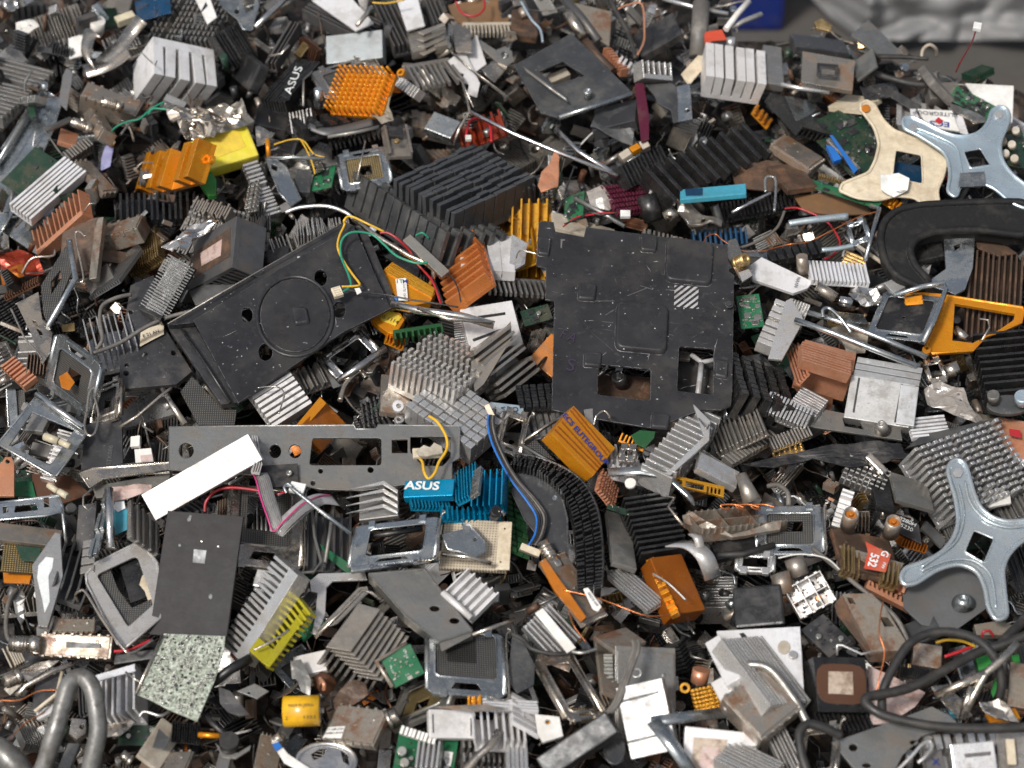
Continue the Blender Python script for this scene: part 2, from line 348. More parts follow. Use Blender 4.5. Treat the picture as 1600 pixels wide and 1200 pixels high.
def hsbm(w,h,d,n=10,mode='tips',t=0.28,base=None,cuts=0,cut=0.35,prof=None,rnd=0.5,ears=(),round_=False,skip=(),seed=0,gapb=0,wall=False):
    r=random.Random(seed or int(w*1e6)+n)
    if mode in('tips','base'):W,E,H_=w,h,d
    else:W,E,H_=w,d,h
    bs=base if base is not None else min(0.22*H_,0.005)
    bm=bmesh.new()
    def mp(a,b,c):
        if mode=='tips':return(a,b,c-d)
        if mode=='base':return(a,b,-c)
        return(a,c,-b)
    def bx(a0,a1,b0,b1,c0,c1,sa=0,sb=0):
        vs=[]
        for(a,b,c)in((a0,b0,c0),(a1,b0,c0),(a1,b1,c0),(a0,b1,c0),(a0,b0,c1),(a1,b0,c1),(a1,b1,c1),(a0,b1,c1)):
            vs.append(bm.verts.new(mp(a+(sa if c==c1 else 0),b+(sb if c==c1 else 0),c)))
        for q in((3,2,1,0),(4,5,6,7),(0,1,5,4),(1,2,6,5),(2,3,7,6),(3,0,4,7)):bm.faces.new([vs[i]for i in q])
    bx(0,W,0,E,0,bs)
    pitch=W/max(1,n-(1-t))if n>1 else W;ft=pitch*t
    segs=[(0.0,1.0)]
    if cuts:
        sl=1.0/(cuts+1-cut);segs=[(i*sl,i*sl+sl*(1-cut))for i in range(cuts+1)]
    bend=0
    for i in range(n):
        if i in skip:continue
        a0=i*pitch;bend=0.7*bend+r.uniform(-1,1)*0.16*pitch*rnd
        if r.random()<0.05*rnd:bend+=r.choice((-1,1))*0.4*pitch
        for(s0,s1)in segs:
            u,v=(i/(max(1,n-1))),(s0+s1)/2
            hh=H_-bs
            if prof=='arc':hh*=1-0.35*(2*u-1)**2
            elif prof=='slope':hh*=1-0.45*u
            elif prof=='slope2':hh*=1-0.45*v
            elif prof=='valley':hh*=0.7+0.3*abs(2*u-1)
            elif prof=='step':hh*=0.62 if(u<0.22 or u>0.78)else 1
            hh*=1-0.04*r.random()*rnd
            jb=bend*1.5+r.uniform(-1,1)*0.12*pitch*rnd
            if round_:
                c=mp(a0+ft/2,(s0+s1)/2*E,bs*0.9);c2=mp(a0+ft/2,(s0+s1)/2*E,bs+hh)
                ax=Vector(c2)-Vector(c);cyl(bm,c,ft*0.5,0,ax.length,7,axis=ax)
            else:bx(a0,a0+ft,s0*E,s1*E,bs*0.98,bs+hh,jb,r.uniform(-1,1)*0.02*pitch)
    if wall:bx(-0.0015,0,0,E,0,H_)
    for(ea,eb)in ears:# little lug with a hole, beside the base
        R=0.0045;ri=0.0022
        ca=Vector((W*ea,E*eb));outx=R*0.8*(1 if ea>0.99 else(-1 if ea<0.01 else 0));outy=R*0.8*(1 if eb>0.99 else(-1 if eb<0.01 else 0))
        ca+=Vector((outx,outy));z0,z1=0,max(bs*0.8,0.0015);k=14
        ro=[[None]*k for _ in range(4)]
        for i in range(k):
            cs,sn=math.cos(2*math.pi*i/k),math.sin(2*math.pi*i/k)
            for j,(rr,zz)in enumerate(((R,z0),(R,z1),(ri,z1),(ri,z0))):
                ro[j][i]=bm.verts.new(mp(ca.x+rr*cs,ca.y+rr*sn,zz))
        for j in range(4):
            for i in range(k):
                bm.faces.new((ro[j][i],ro[j][(i+1)%k],ro[(j+1)%4][(i+1)%k],ro[(j+1)%4][i]))
    return bm
NH=[0]
def H(ref,label,mat,A,B,C,back=None,mode='tips',n=10,L=0.0,group=None,name='heatsink',depth=None,asp=None,pref=None,**kw):
    fr=solve(A,B,C,back,L,depth=depth,asp=asp,pref=pref);NH[0]+=1
    bm=hsbm(fr.w,fr.h,fr.d,n,mode,seed=NH[0]*13+5,**kw)
    o=place(name,bm,mat,fr);setp(o,label,'heatsink',group);reg(ref,fr);o['_']=0;del o['_']
    o2=o;fr.obj=o
    fr.off=Vector((fr.w/2,(-1 if fr.mir else 1)*fr.h/2,-fr.d));return fr
def on(fr,name,pts,mat,z=0.0004,t=0.0004,label=None):
    P=[fr.loc(p)-getattr(fr,'off',Vector((0,0,0)))for p in pts]
    bm=bmesh.new();prism(bm,[(p.x,p.y)for p in P],P[0].z+z,t)
    o=link(name,mesh(name,bm,mat),None,fr.obj)
    if label:o['label']=label
    return o
def text(fr,s,c,d,hpx,mat,name='lettering',z=0.0009,stretch=1,shear=0,bold=0):
    cu=bpy.data.curves.new('txt','FONT');cu.body=s;cu.align_x='CENTER';cu.align_y='CENTER'
    cu.size=1.0;cu.shear=shear;cu.offset=bold;cu.resolution_u=3
    tmp=bpy.data.objects.new('txt',cu);COL.objects.link(tmp)
    bpy.context.view_layer.update()
    me=bpy.data.meshes.new_from_object(tmp);bpy.data.objects.remove(tmp);bpy.data.curves.remove(cu)
    off=getattr(fr,'off',Vector((0,0,0)))
    p0=fr.loc(c)-off;p1=fr.loc((c[0]+d[0],c[1]+d[1]))-off
    dl=math.hypot(*d);up=fr.loc((c[0]+d[1]/dl*hpx,c[1]-d[0]/dl*hpx))-off
    x=(p1-p0).normalized();hgt=(up-p0).length*1.35
    y=Vector((-x.y,x.x,0))
    if(up-p0).dot(y)<0:y=-y
    for v in me.vertices:
        q=v.co;v.co=p0+x*q.x*hgt*stretch+y*q.y*hgt+Vector((0,0,z))
    me.materials.append(MATS[mat]);return link(name,me,None,fr.obj)
def prism(bm,pts,z,t,holes=(),mi=0):
    loops=[list(pts)]+[list(h)for h in holes]
    flat=[p for l in loops for p in l]
    tris=tessellate_polygon([[Vector((p[0],p[1],0))for p in l]for l in loops])
    top=[bm.verts.new((p[0],p[1],z))for p in flat];bot=[bm.verts.new((p[0],p[1],z-t))for p in flat]
    for a,b,c in tris:
        try:
            bm.faces.new((top[a],top[b],top[c])).material_index=mi;bm.faces.new((bot[c],bot[b],bot[a])).material_index=mi
        except ValueError:pass
    i=0
    for l in loops:
        n=len(l)
        for k in range(n):
            a,b=i+k,i+(k+1)%n
            bm.faces.new((top[a],bot[a],bot[b],top[b])).material_index=mi
        i+=n
def circ(c,rx,ry=None,n=16):
    ry=ry or rx
    return[(c[0]+rx*math.cos(2*math.pi*i/n),c[1]+ry*math.sin(2*math.pi*i/n))for i in range(n)]
def rrect(q,r=0.15,k=3):
    out=[];n=len(q)
    for i in range(n):
        p,a,b=Vector(q[i]),Vector(q[i-1]),Vector(q[(i+1)%n])
        da,db=(a-p),(b-p);rr=min(da.length,db.length)*r
        s,e=p+da.normalized()*rr,p+db.normalized()*rr
        for j in range(k+1):
            t=j/k;out.append(tuple((1-t)**2*s+2*t*(1-t)*p+t*t*e))
    return out
def P(ref,label,mat,pts,L=0.0,t=1.5,holes=(),rim=0,emb=(),tilt=(0,0),crump=0,name='metal_plate',cat='metal plate',round_=0,group=None,bev=0,hrim=0,walls=0):
    c=(sum(p[0]for p in pts)/len(pts),sum(p[1]for p in pts)/len(pts))
    fr=plane(c,L,tilt)
    if round_:pts=rrect(pts,round_)
    lp=[fr.loc(p)for p in pts];lh=[[fr.loc(p)for p in h]for h in holes]
    bm=bmesh.new();prism(bm,[(p.x,p.y)for p in lp],0,t/1000,[[(p.x,p.y)for p in h]for h in lh])
    if crump:
        bmesh.ops.triangulate(bm,faces=bm.faces[:])
        for _ in range(3):
            es=[e for e in bm.edges if e.calc_length()>0.008]
            if es:bmesh.ops.subdivide_edges(bm,edges=es,cuts=1)
            bmesh.ops.triangulate(bm,faces=[f for f in bm.faces if len(f.verts)>4])
        for v in bm.verts:
            q=v.co*45+Vector((c[0],c[1],0));v.co.z+=crump/1000*(noise.noise(q)*1.6+0.6*noise.noise(q*2.3))
            v.co.x+=crump/3000*noise.noise(q+Vector((9,9,9)))
    if rim:tubebm(bm,lp,rim/1000,6,True)
    if hrim:
        for h in lh:tubebm(bm,h,hrim/1000,6,True)
    if walls:# folded-down edges
        n=len(lp)
        for i in range(n):
            a,b=lp[i],lp[(i+1)%n]
            e=(b-a);
            if e.length<1e-5:continue
            nn=Vector((-e.y,e.x,0)).normalized()*0.0006
            vs=[bm.verts.new(v)for v in(a-nn,b-nn,b+nn,a+nn)];vb=[bm.verts.new(v.co-Vector((0,0,walls/1000)))for v in vs]
            bm.faces.new(vs);bm.faces.new(vb[::-1])
            for k in range(4):bm.faces.new((vs[k],vb[k],vb[(k+1)%4],vs[(k+1)%4]))
    for e in emb:
        q,hh=e[0],e[1];k=e[2]if len(e)>2 else 0.80
        o_=[fr.loc(p)for p in rrect(q,0.16,4)];cc=sum(o_,Vector())/len(o_)
        r0=[bm.verts.new((p.x,p.y,0.0001))for p in o_]
        r1=[bm.verts.new((*(cc.xy+(p.xy-cc.xy)*(1-(1-k)*0.35)),hh/1000*0.85))for p in o_]
        r2=[bm.verts.new((*(cc.xy+(p.xy-cc.xy)*(k+0.06)),hh/1000))for p in o_]
        r3=[bm.verts.new((*(cc.xy+(p.xy-cc.xy)*k),hh/1000*0.93))for p in o_]
        m=len(o_)
        for ra,rb in((r0,r1),(r1,r2),(r2,r3)):
            for i in range(m):f=bm.faces.new((ra[i],ra[(i+1)%m],rb[(i+1)%m],rb[i]));f.smooth=True
        bm.faces.new(r3)
    o=link(name,mesh(name,bm,mat),fr.M);setp(o,label,cat,group);reg(ref,fr);fr.obj=o
    return fr
def path(pts,L,k=6,sm=True):
    W=[hit((p[0],p[1]),((p[2]if len(p)>2 else L))*LAY)for p in pts]
    return smooth(W,k)if sm and len(W)>2 else W
def T(ref,label,mat,pts,r=2,L=1.5,name='wire',cat='wire',sm=True,group=None,seg=8,parent=None,flat=False):
    W=path(pts,L,7,sm);c=W[len(W)//2].copy()
    rs_=None
    if r>=3.3 and sm:
        rs_=[r*DIST/F*(1+.09*noise.noise(w*38)+.03*noise.noise(w*150))for w in W];W=[w+Vector((noise.noise(w*30),noise.noise(w*30+Vector((5,5,5))),0))*.0016 for w in W]
    bm=bmesh.new();tubebm(bm,[w-c for w in W],r*DIST/F,seg,rs=rs_)
    o=link(name,mesh(name,bm,mat),Matrix.Translation(c))
    if parent is None:setp(o,label,cat,group);reg(ref,pts[len(pts)//2][:2])
    else:
        o.parent=parent;o.matrix_basis=parent.matrix_basis.inverted()@Matrix.Translation(c)
    fr=Fr(Matrix.Translation(c),px=pts[len(pts)//2][:2]);fr.obj=o;fr.W=W
    return fr
def attach(fr,name,bm,mat,W=None):
    M=fr.obj.matrix_world if fr.obj.matrix_world else fr.M
    inv=fr.obj.matrix_basis.inverted()if fr.obj.parent is None else None
    for v in bm.verts:v.co=inv@v.co
    return link(name,mesh(name,bm,mat),None,fr.obj)
def plug(fr,c,d,w=16,l=12,L=2.0,mat='white',pins=4,name='plug'):
    q=hit(c,L*LAY);dl=math.hypot(*d);x=(hit((c[0]+d[0]/dl,c[1]+d[1]/dl),L*LAY)-q).normalized();y=PN.cross(x);s=DIST/F
    M=Matrix.Translation(q)@Matrix((x,y,PN)).transposed().to_4x4()
    bm=bmesh.new();box(bm,-l/2*s,l/2*s,-w/2*s,w/2*s,-3.5*s,3.5*s,bev=0.0004)
    for k in range(pins):
        yy=(k+0.5-pins/2)*w/pins*s;box(bm,-l*0.32*s,l*0.3*s,yy-w*0.1/pins*2*s,yy+w*0.1/pins*2*s,3.3*s,4.1*s)
    for v in bm.verts:v.co=M@v.co
    return attach(fr,name,bm,mat)
def S(ref,label,mat,pts,wv,L=1.0,t=0.8,name='metal_strip',cat='metal strip',sm=True,wz=0,mats=None,group=None):
    W=path(pts,L,6,sm);wl=None
    A=[];B=[]
    c=W[len(W)//2].copy()
    for i,w in enumerate(W):
        px=topix(w);
        a=hit((px[0]-wv[0]/2,px[1]-wv[1]/2),PN.dot(w-O)-wz*LAY/2);b=hit((px[0]+wv[0]/2,px[1]+wv[1]/2),PN.dot(w-O)+wz*LAY/2)
        A.append(a-c);B.append(b-c)
    bm=bmesh.new();n=len(W);T_=t/1000;rows=[]
    for i in range(n):
        tg=(W[min(n-1,i+1)]-W[max(0,i-1)]).normalized();nn=tg.cross((B[i]-A[i]).normalized()).normalized()*T_
        rows.append([bm.verts.new(v)for v in(A[i]+nn/2,B[i]+nn/2,B[i]-nn/2,A[i]-nn/2)])
    for i in range(n-1):
        for k in range(4):
            f=bm.faces.new((rows[i][k],rows[i][(k+1)%4],rows[i+1][(k+1)%4],rows[i+1][k]));f.smooth=k in(0,2)
    bm.faces.new(rows[0][::-1]);bm.faces.new(rows[-1])
    o=link(name,mesh(name,bm,mat),Matrix.Translation(c));setp(o,label,cat,group);reg(ref,pts[len(pts)//2][:2])
    fr=Fr(Matrix.Translation(c),px=pts[len(pts)//2][:2]);fr.obj=o;fr.W=W;fr.AB=(A,B,c);return fr
def K(ref,label,mat,A,B,C,back=None,L=0.0,name='metal_block',cat='metal block',bev=0.8,depth=None,slots=(),group=None,holes=0,pref=None,open_=False):
    fr=solve(A,B,C,back,L,depth=depth,pref=pref);bm=bmesh.new()
    if open_:
        w_=0.0012
        box(bm,0,fr.w,0,fr.h,-fr.d,-fr.d+w_);box(bm,0,w_,0,fr.h,-fr.d+w_,0);box(bm,fr.w-w_,fr.w,0,fr.h,-fr.d+w_,0)
        box(bm,w_,fr.w-w_,0,w_,-fr.d+w_,0);box(bm,w_,fr.w-w_,fr.h-w_,fr.h,-fr.d+w_,0)
    else:box(bm,0,fr.w,0,fr.h,-fr.d,0,bev=min(bev/1000,fr.d*0.3,fr.w*0.2,fr.h*0.2))
    o=place(name,bm,mat,fr);setp(o,label,cat,group);reg(ref,fr);fr.obj=o
    fr.off=Vector((fr.w/2,(-1 if fr.mir else 1)*fr.h/2,-fr.d));return fr
def coax(fr,p1,p2,r,L1=1,L2=1,mat='nick',hollow=0.55,name='connector',ribs=True,parent=True,label=None,ref=None):
    a,b=hit(p1,L1*LAY),hit(p2,L2*LAY);ax=b-a;l=ax.length;s=DIST/F;bm=bmesh.new()
    cyl(bm,a,r*s,0,l*0.35,16,axis=ax)
    cyl(bm,a,r*s*0.86,l*0.35,l,16,axis=ax,hollow=hollow)
    if ribs:
        for i in range(5):cyl(bm,a,r*s*0.93,l*(0.42+i*0.1),l*(0.46+i*0.1),16,axis=ax)
    cyl(bm,a,r*s*0.16,l*0.4,l*0.92,8,axis=ax)
    if parent:return attach(fr,name,bm,mat)
    c=(a+b)/2
    for v in bm.verts:v.co-=c
    o=link(name,mesh(name,bm,mat),Matrix.Translation(c));setp(o,label,'connector');reg(ref,p1)
    return o
def X2W(fr):return fr.obj.matrix_basis
def CY(ref,label,mat,p1,p2,r,L1=0,L2=0,name='cylinder',cat='cylinder',hollow=0,r2=None,seg=20):
    a,b=hit(p1,L1*LAY),hit(p2,L2*LAY);ax=b-a;s=DIST/F;c=(a+b)/2;bm=bmesh.new()
    cyl(bm,a-c,r*s,0,ax.length,seg,(r2 or r)*s,axis=ax,hollow=hollow)
    if not hollow:cyl(bm,a-c,r*s*0.9,-0.0006,0,seg,axis=ax)
    o=link(name,mesh(name,bm,mat),Matrix.Translation(c));setp(o,label,cat);reg(ref,p1)
    fr=Fr(Matrix.Translation(c),px=p1);fr.obj=o;return fr
def compbm(w,h,n,r,z=0,big=0.3):
    bm=bmesh.new()
    for i in range(n):
        x,y=r.uniform(0.05,0.92)*w,r.uniform(0.05,0.92)*h;k=r.random()
        if k<0.45:a,b=r.uniform(.001,.003),r.uniform(.0008,.002);box(bm,x,x+a,y,y+b,z,z+0.0008,1)
        elif k<0.75:cyl(bm,(x,y,z),r.uniform(.0005,.0012),0,0.0008,7,r2=0.0003,mi=0)
        elif k<0.92:a=r.uniform(.002,.006)*(1+big);b=a*r.uniform(0.5,1);box(bm,x,min(w,x+a),y,min(h,y+b),z,z+0.0012,1)
        else:cyl(bm,(x,y,z),r.uniform(.0012,.0025),0,r.uniform(.002,.005),12,mi=0)
    return bm
def PCB(ref,label,mat,A,B,C,L=0.0,n=60,back=0.16,comps=('sold','chip'),chips=(),big=0.3,group=None,pref=None):
    fr=solve(A,B,C,back,L,pref=pref);bm=bmesh.new();r=random.Random(int(A[0]*7+A[1]))
    box(bm,0,fr.w,0,fr.h,-fr.d,0);o=place('circuit_board',bm,mat,fr);setp(o,label,'circuit board',group)
    fr.obj=o;fr.off=Vector((fr.w/2,(-1 if fr.mir else 1)*fr.h/2,-fr.d));reg(ref,fr)
    bm=compbm(fr.w,fr.h,n,r,0,big);fix(bm,fr)
    for v in bm.verts:v.co-=fr.off
    c=link('component',mesh('component',bm,list(comps)),None,o);c['kind']='stuff'
    return fr
def SOCK(ref,label,A,B,C,L=1.0,fmat='zinc',win=(.14,.18,.86,.86),grid='gridb',lever=True,hole=(.35,.35,.68,.68),back=0.35,group=None,pref=None,cat='socket',bars=True,gridL=True,flip=False):
    fr=solve(A,B,C,back,L,pref=pref);w,h=fr.w,fr.h;sy=-1 if fr.mir else 1
    rt=link('processor_socket',None,fr.M);setp(rt,label,cat,group);fr.obj=rt;reg(ref,fr)
    u0,v0,u1,v1=win
    bm=bmesh.new()
    oc=[(0.04*w,0),(0.96*w,0),(w,0.04*h),(w,0.96*h),(0.96*w,h),(0.04*w,h),(0,0.96*h),(0,0.04*h)]
    ic=[(p[0]*w,p[1]*h)for p in((u0+.05,v0),(u1-.05,v0),(u1,v0+.05),(u1,v1-.05),(u1-.05,v1),(u0+.05,v1),(u0,v1-.05),(u0,v0+.05))]
    sl=[]
    if v0>.1:sl.append([(x*w,y*h)for x,y in((.3,v0*.3),(.7,v0*.3),(.64,v0*.7),(.36,v0*.7))])
    prism(bm,oc,0,0.0012,[ic]+sl)
    tubebm(bm,[Vector((*p,0))for p in ic],0.0009,6,True)
    if bars:
        for x in(0,w):
            tubebm(bm,[Vector((x,0.05*h,-0.001)),Vector((x,0.95*h,-0.001))],0.0022,8)
            box(bm,x-0.0012,x+0.0012,0.1*h,0.9*h,-0.006,-0.001)
        for y in(0,h):box(bm,0.06*w,0.94*w,y-0.001,y+0.001,-0.005,-0.0005)
        for x,y in((.2,0),(.8,0),(.2,1),(.8,1)):
            box(bm,x*w-.003,x*w+.003,y*h-.0035,y*h+.0035,-0.002,0.0014)
    fix(bm,fr);link('frame',mesh('frame',bm,fmat),None,rt)
    if grid:
        bm=bmesh.new();a0,b0,a1,b1=(u0-.03)*w,(v0-.03)*h,(u1+.03)*w,(v1+.03)*h
        hx0,hy0,hx1,hy1=[q for q in(a0+(a1-a0)*hole[0],b0+(b1-b0)*hole[1],a0+(a1-a0)*hole[2],b0+(b1-b0)*hole[3])]
        prism(bm,[(a0,b0),(a1,b0),(a1,b1),(a0,b1)],-0.0016,0.002,[[(hx0,hy0),(hx1,hy0),(hx1,hy1),(hx0,hy1)]])
        fix(bm,fr);link('contact_grid',mesh('contact_grid',bm,grid),None,rt)
        bm=bmesh.new()
        for(x0,x1,y0,y1)in((a0,a1,b0,b0+.0012),(a0,a1,b1-.0012,b1),(a0,a0+.0012,b0+.0013,b1-.0013),(a1-.0012,a1,b0+.0013,b1-.0013)):
            box(bm,x0,x1,y0,y1,-0.0036,-0.0008)
        fix(bm,fr);link('socket_rim',mesh('socket_rim',bm,'plb'),None,rt)
    if lever:
        x=w*1.03 if not flip else-w*.03;s_=1 if not flip else-1
        bm=bmesh.new();tubebm(bm,smooth([(x-s_*w*.25,-.02*h,0.001),(x,-.02*h,0.001),(x,.5*h,0.002),(x,0.96*h,0.003),(x+s_*.004,1.03*h,0.004),(x+s_*.001,1.08*h,0.004)],4),0.0009,6)
        fix(bm,fr);link('lever',mesh('lever',bm,'nick'),None,rt)
    return fr
def TUN(ref,label,A,B,C,back=None,L=1.0,mat='tin',conns=(),slots=6,sticker=None,depth=None,group=None,open_=False,pref=None):
    fr=solve(A,B,C,back,L,depth=depth,pref=pref);w,h,d=fr.w,fr.h,fr.d;bm=bmesh.new()
    if open_:
        w_=0.0008
        box(bm,0,w,0,h,-d,-d+w_);box(bm,0,w_,0,h,-d+w_,0);box(bm,w-w_,w,0,h,-d+w_,0)
        box(bm,w_,w-w_,0,w_,-d+w_,0);box(bm,w_,w-w_,h-w_,h,-d+w_,0)
        for k in(0.33,0.66):box(bm,w*k-.0004,w*k+.0004,w_,h-w_,-d+w_,-0.0004)
        box(bm,w_,w-w_,h*.5-.0004,h*.5+.0004,-d+w_,-0.0008)
    else:box(bm,0,w,0,h,-d,-0.0006,bev=0.0006)
    r=random.Random(int(A[0]))
    for i in range(slots):
        x=w*(i+0.5)/slots
        for y in(0,h):box(bm,x-w*.15/slots,x+w*.15/slots,y-.0009,y+.0009,-0.005,0.0008)
    o=place('tuner_can',bm,mat,fr);setp(o,label,'tuner box',group);reg(ref,fr)
    fr.obj=o;fr.off=Vector((w/2,(-1 if fr.mir else 1)*h/2,-d))
    if open_:
        bm=compbm(w*.94,h*.9,40,r,-d+0.0012,0.5);fix(bm,fr)
        for v in bm.verts:v.co-=fr.off
        c=link('component',mesh('component',bm,['coppw','chip']),None,o);c['kind']='stuff'
    else:
        bm=bmesh.new();box(bm,w*.03,w*.97,h*.06,h*.94,-0.0004,0.0005,bev=0.0003);
        for i in range(3):cyl(bm,(w*(.2+.3*i),h*(.3+.2*(i%2)),0),0.0016,0,0.0009,10,r2=0.001)
        fix(bm,fr)
        for v in bm.verts:v.co-=fr.off
        link('lid',mesh('lid',bm,mat),None,o)
    for cn in conns:
        bb=coax(fr,cn[0],cn[1],cn[2],*(cn[3:5]if len(cn)>3 else(L,L)))
    return fr
def XB(ref,label,mat,pts,hole,L=2.0,rim=1.4,ridges=(),tilt=(0,0),group=None):
    fr=P(ref,label,mat,rrect(pts,.32 if mat=='cream' else .45,4),L=L,t=2,holes=[hole],rim=rim,hrim=0.9,tilt=tilt,name='cooler_bracket',cat='bracket',group=group)
    return fr
def scatter(fr,poly,n,mats=('sold','chip'),seed=1,name='component',k=1):
    r=random.Random(seed);bm=bmesh.new();xs=[p[0]for p in poly];ys=[p[1]for p in poly];m=0;off=getattr(fr,'off',Vector((0,0,0)))
    while m<n:
        x,y=r.uniform(min(xs),max(xs)),r.uniform(min(ys),max(ys));ins=False
        for i in range(len(poly)):
            a,b=poly[i-1],poly[i]
            if(a[1]>y)!=(b[1]>y)and x<(b[0]-a[0])*(y-a[1])/(b[1]-a[1])+a[0]:ins=not ins
        if not ins:continue
        m+=1;q=fr.loc((x,y))-off;t=r.random()
        if t<.55:cyl(bm,q,r.uniform(.0007,.0016)*k,0,.0011,7,r2=.0004,mi=r.choice((0,0,0,1)))
        elif t<.8:a=r.uniform(.001,.002)*k;tubebm(bm,[q+Vector((a*math.cos(z*1.05),a*math.sin(z*1.05),.0003))for z in range(6)],.0003,4,True,mi=0)
        else:a,b=r.uniform(.0006,.0018)*k,r.uniform(.0006,.0012)*k;box(bm,q.x,q.x+a,q.y,q.y+b,q.z,q.z+.001,r.choice((0,1)))
    c=link(name,mesh(name,bm,list(mats)),None,fr.obj);c['kind']='stuff'
def marks(fr,poly,n,seed,mats=('gryrib','grykast')):
    r=random.Random(seed);bm=bmesh.new();P_=[fr.loc(p)for p in poly];a,b,d,c=P_
    for i in range(n):
        u,v=r.random(),r.random();q=(a*(1-u)+b*u)*(1-v)+(c*(1-u)+d*u)*v;an=r.gauss(.6,.9);l=r.choice((.0008,.0012,.002,.004,.009,.016))*r.uniform(.5,1.3);w=.00022 if l>.003 else r.uniform(.0003,.0009)
        e=Vector((math.cos(an),math.sin(an),0));nn=Vector((-e.y,e.x,0))*w;z=Vector((0,0,.00025));m=q+e*l*.5+nn*r.uniform(-3,3)
        pts=[q-nn*.4,m-nn,q+e*l,m+nn]
        f=bm.faces.new([bm.verts.new(p+z)for p in pts]);f.material_index=0 if r.random()<.45 else 1
    c_=link('scratch_marks',mesh('scratch_marks',bm,list(mats)),None,fr.obj);c_['kind']='stuff'
# ================================================================== top left
f=H('grey ribbed heatsink on the left edge','grey long-ribbed heatsink with a lug, cut by the left edge','alg',(74,104),(22,192),(-34,74),(-6,16),n=14,t=.42,L=1.5,ears=((0,.25),))
P('long zinc tray','long bluish zinc tray with a raised bead running down the left edge','zinc',[(64,136),(97,158),(84,200),(60,255),(22,330),(-12,390),(-12,255)],L=.8,t=1.5,rim=1.2,emb=[([(70,175),(84,186),(30,280),(12,270)],2.5,.5)])
T('bright tray rim','bright straight metal rail along the upper side of the long zinc tray','zinc',[(68,140),(30,200),(-8,262)],5,1.4,name='metal_rail',cat='rail',sm=False)
P('holed zinc plate','flat zinc plate with a round hole at the lower left of the long tray','zinc',[(-10,290),(40,262),(70,300),(104,352),(58,398),(-10,352)],L=0,t=1.5,holes=[circ((7,349),6)],emb=[([(12,322),(30,318),(34,338),(14,342)],2)])
f=H('white slotted heatsink','bright white aluminium heatsink with five wide fins joined at the top, upper left','alw',(241,59),(328,71),(250,122),(-44,34),mode='comb',n=5,t=.74,base=.010,L=3.2)
T('hook on the white heatsink','thin bent wire hook lying over the side of the white slotted heatsink','nick',[(222,83),(240,100),(245,95),(242,103)],1.0,5.5,name='wire_clip',cat='wire clip')
H('big grey pin heatsink at the top','large grey heatsink of narrow fin rows behind the white slotted heatsink, under the top edge','alg',(232,58),(335,72),(262,-20),(8,26),n=13,cuts=7,t=.35,L=1.5)
f=P('white tag with a triangle','white square tag with a striped triangle mark, touching the top edge','white',[(303,-6),(326,-8),(339,27),(324,38)],L=3.5,t=1.2,name='tag',cat='tag')
for i in range(5):on(f,'mark',[(313+i*1.6,19-i*3),(324-i*.6,8-i*1.2),(324.6-i*.6,9.2-i*1.2),(314+i*1.6,20.4-i*3)],'ink')
S('curled shiny bracket','curled shiny nickel bracket left of the white slotted heatsink','nick',[(222,30,4),(205,50,3),(188,74,2.6),(165,92,2.4),(150,108,2.2),(135,88,3),(140,55,3.4),(150,52,3.4)],(16,14),2.5,t=1.2,name='metal_bracket',cat='bracket')
S('rust ringed shiny strap','shiny strap with rusty rings under the curled bracket','nick',[(132,112,2),(160,104,2.3),(185,90,2.5),(200,78,2.6)],(8,20),2,t=1.2,name='metal_strap',cat='strap')
P('small white plate near the curled bracket','small white square plate left of the curled shiny bracket','white',[(107,60),(138,50),(146,82),(108,92)],L=1.6,t=2)
CY('frosted plastic cap','frosted white plastic cap above the curled shiny bracket','white',(150,50),(152,32),14,1,2.5,name='plastic_cap',cat='cap')
K('grey plastic shell at the top','grey plastic shell cut by the top edge, left part of the photo','rubg',(166,-8),(207,-8),(163,22),(2,16),L=1.5,name='plastic_cover',cat='plastic cover',bev=2)
K('yellowed plastic piece','yellowed translucent plastic piece under the grey shell','nylon',(178,26),(204,14),(186,36),(0,8),L=2,name='plastic_piece',cat='plastic piece')
PCB('blue board at the top edge','small blue circuit board with a rusty end at the top edge','blued',(208,0),(262,-14),(216,36),L=1.8,n=14)
K('small black box at upper left','small dark grey box lying in the upper left shadows','blkm',(140,20),(157,10),(145,34),(6,10),L=1.6,name='plastic_box',cat='box')
P('crumpled pale film','crumpled pale film in the dark upper left corner','paperw',[(24,35),(52,28),(62,40),(45,52),(42,70),(26,48)],L=.6,t=.4,crump=4,name='plastic_film',cat='film')
CY('chrome ring at the corner','chrome ringed socket in the upper left corner','chrome',(12,12),(18,6),13,.8,1.8,name='metal_ring',cat='ring',hollow=.6)
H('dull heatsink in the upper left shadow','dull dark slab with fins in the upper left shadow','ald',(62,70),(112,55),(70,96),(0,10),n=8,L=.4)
f=TUN('upper coax tuner','upper tin tuner box with a coax connector, left of the white slotted heatsink',(136,126),(222,158),(128,150),(4,22),L=2.2,conns=[((190,168),(160,158),10,3.2,4.4)])
f=TUN('lower coax tuner','dusty tin tuner box with a coax connector, lower one of the pair at upper left',(112,136),(178,212),(102,152),(6,20),L=1.6,conns=[((142,202),(113,190),9,2.8,4.2)])
P('round flap bracket','small grey round-ended flap left of the coax tuners','alg',[(98,118),(104,106),(114,112),(110,140),(104,172),(92,160)],L=2.6,t=1.5)
K('brown winding','brown copper-coloured coil block under the lower coax tuner','cop',(92,198),(118,206),(96,222),(0,8),L=1.2,name='coil',cat='coil')
S('bent brown bracket','bent dull bracket leaning below the coax tuners','steel',[(112,186,2.4),(70,204,2.4),(92,236,2.6),(106,252,2.6)],(5,6),2.4,t=2.2,name='metal_bracket',cat='bracket',sm=False)
f=T('green wire at upper left','pair of green wires running from the lower coax tuner to the crushed shiny sheet','grnw',[(168,212),(182,198),(200,190),(218,186),(232,174),(245,165),(256,160)],1.8,3.4)
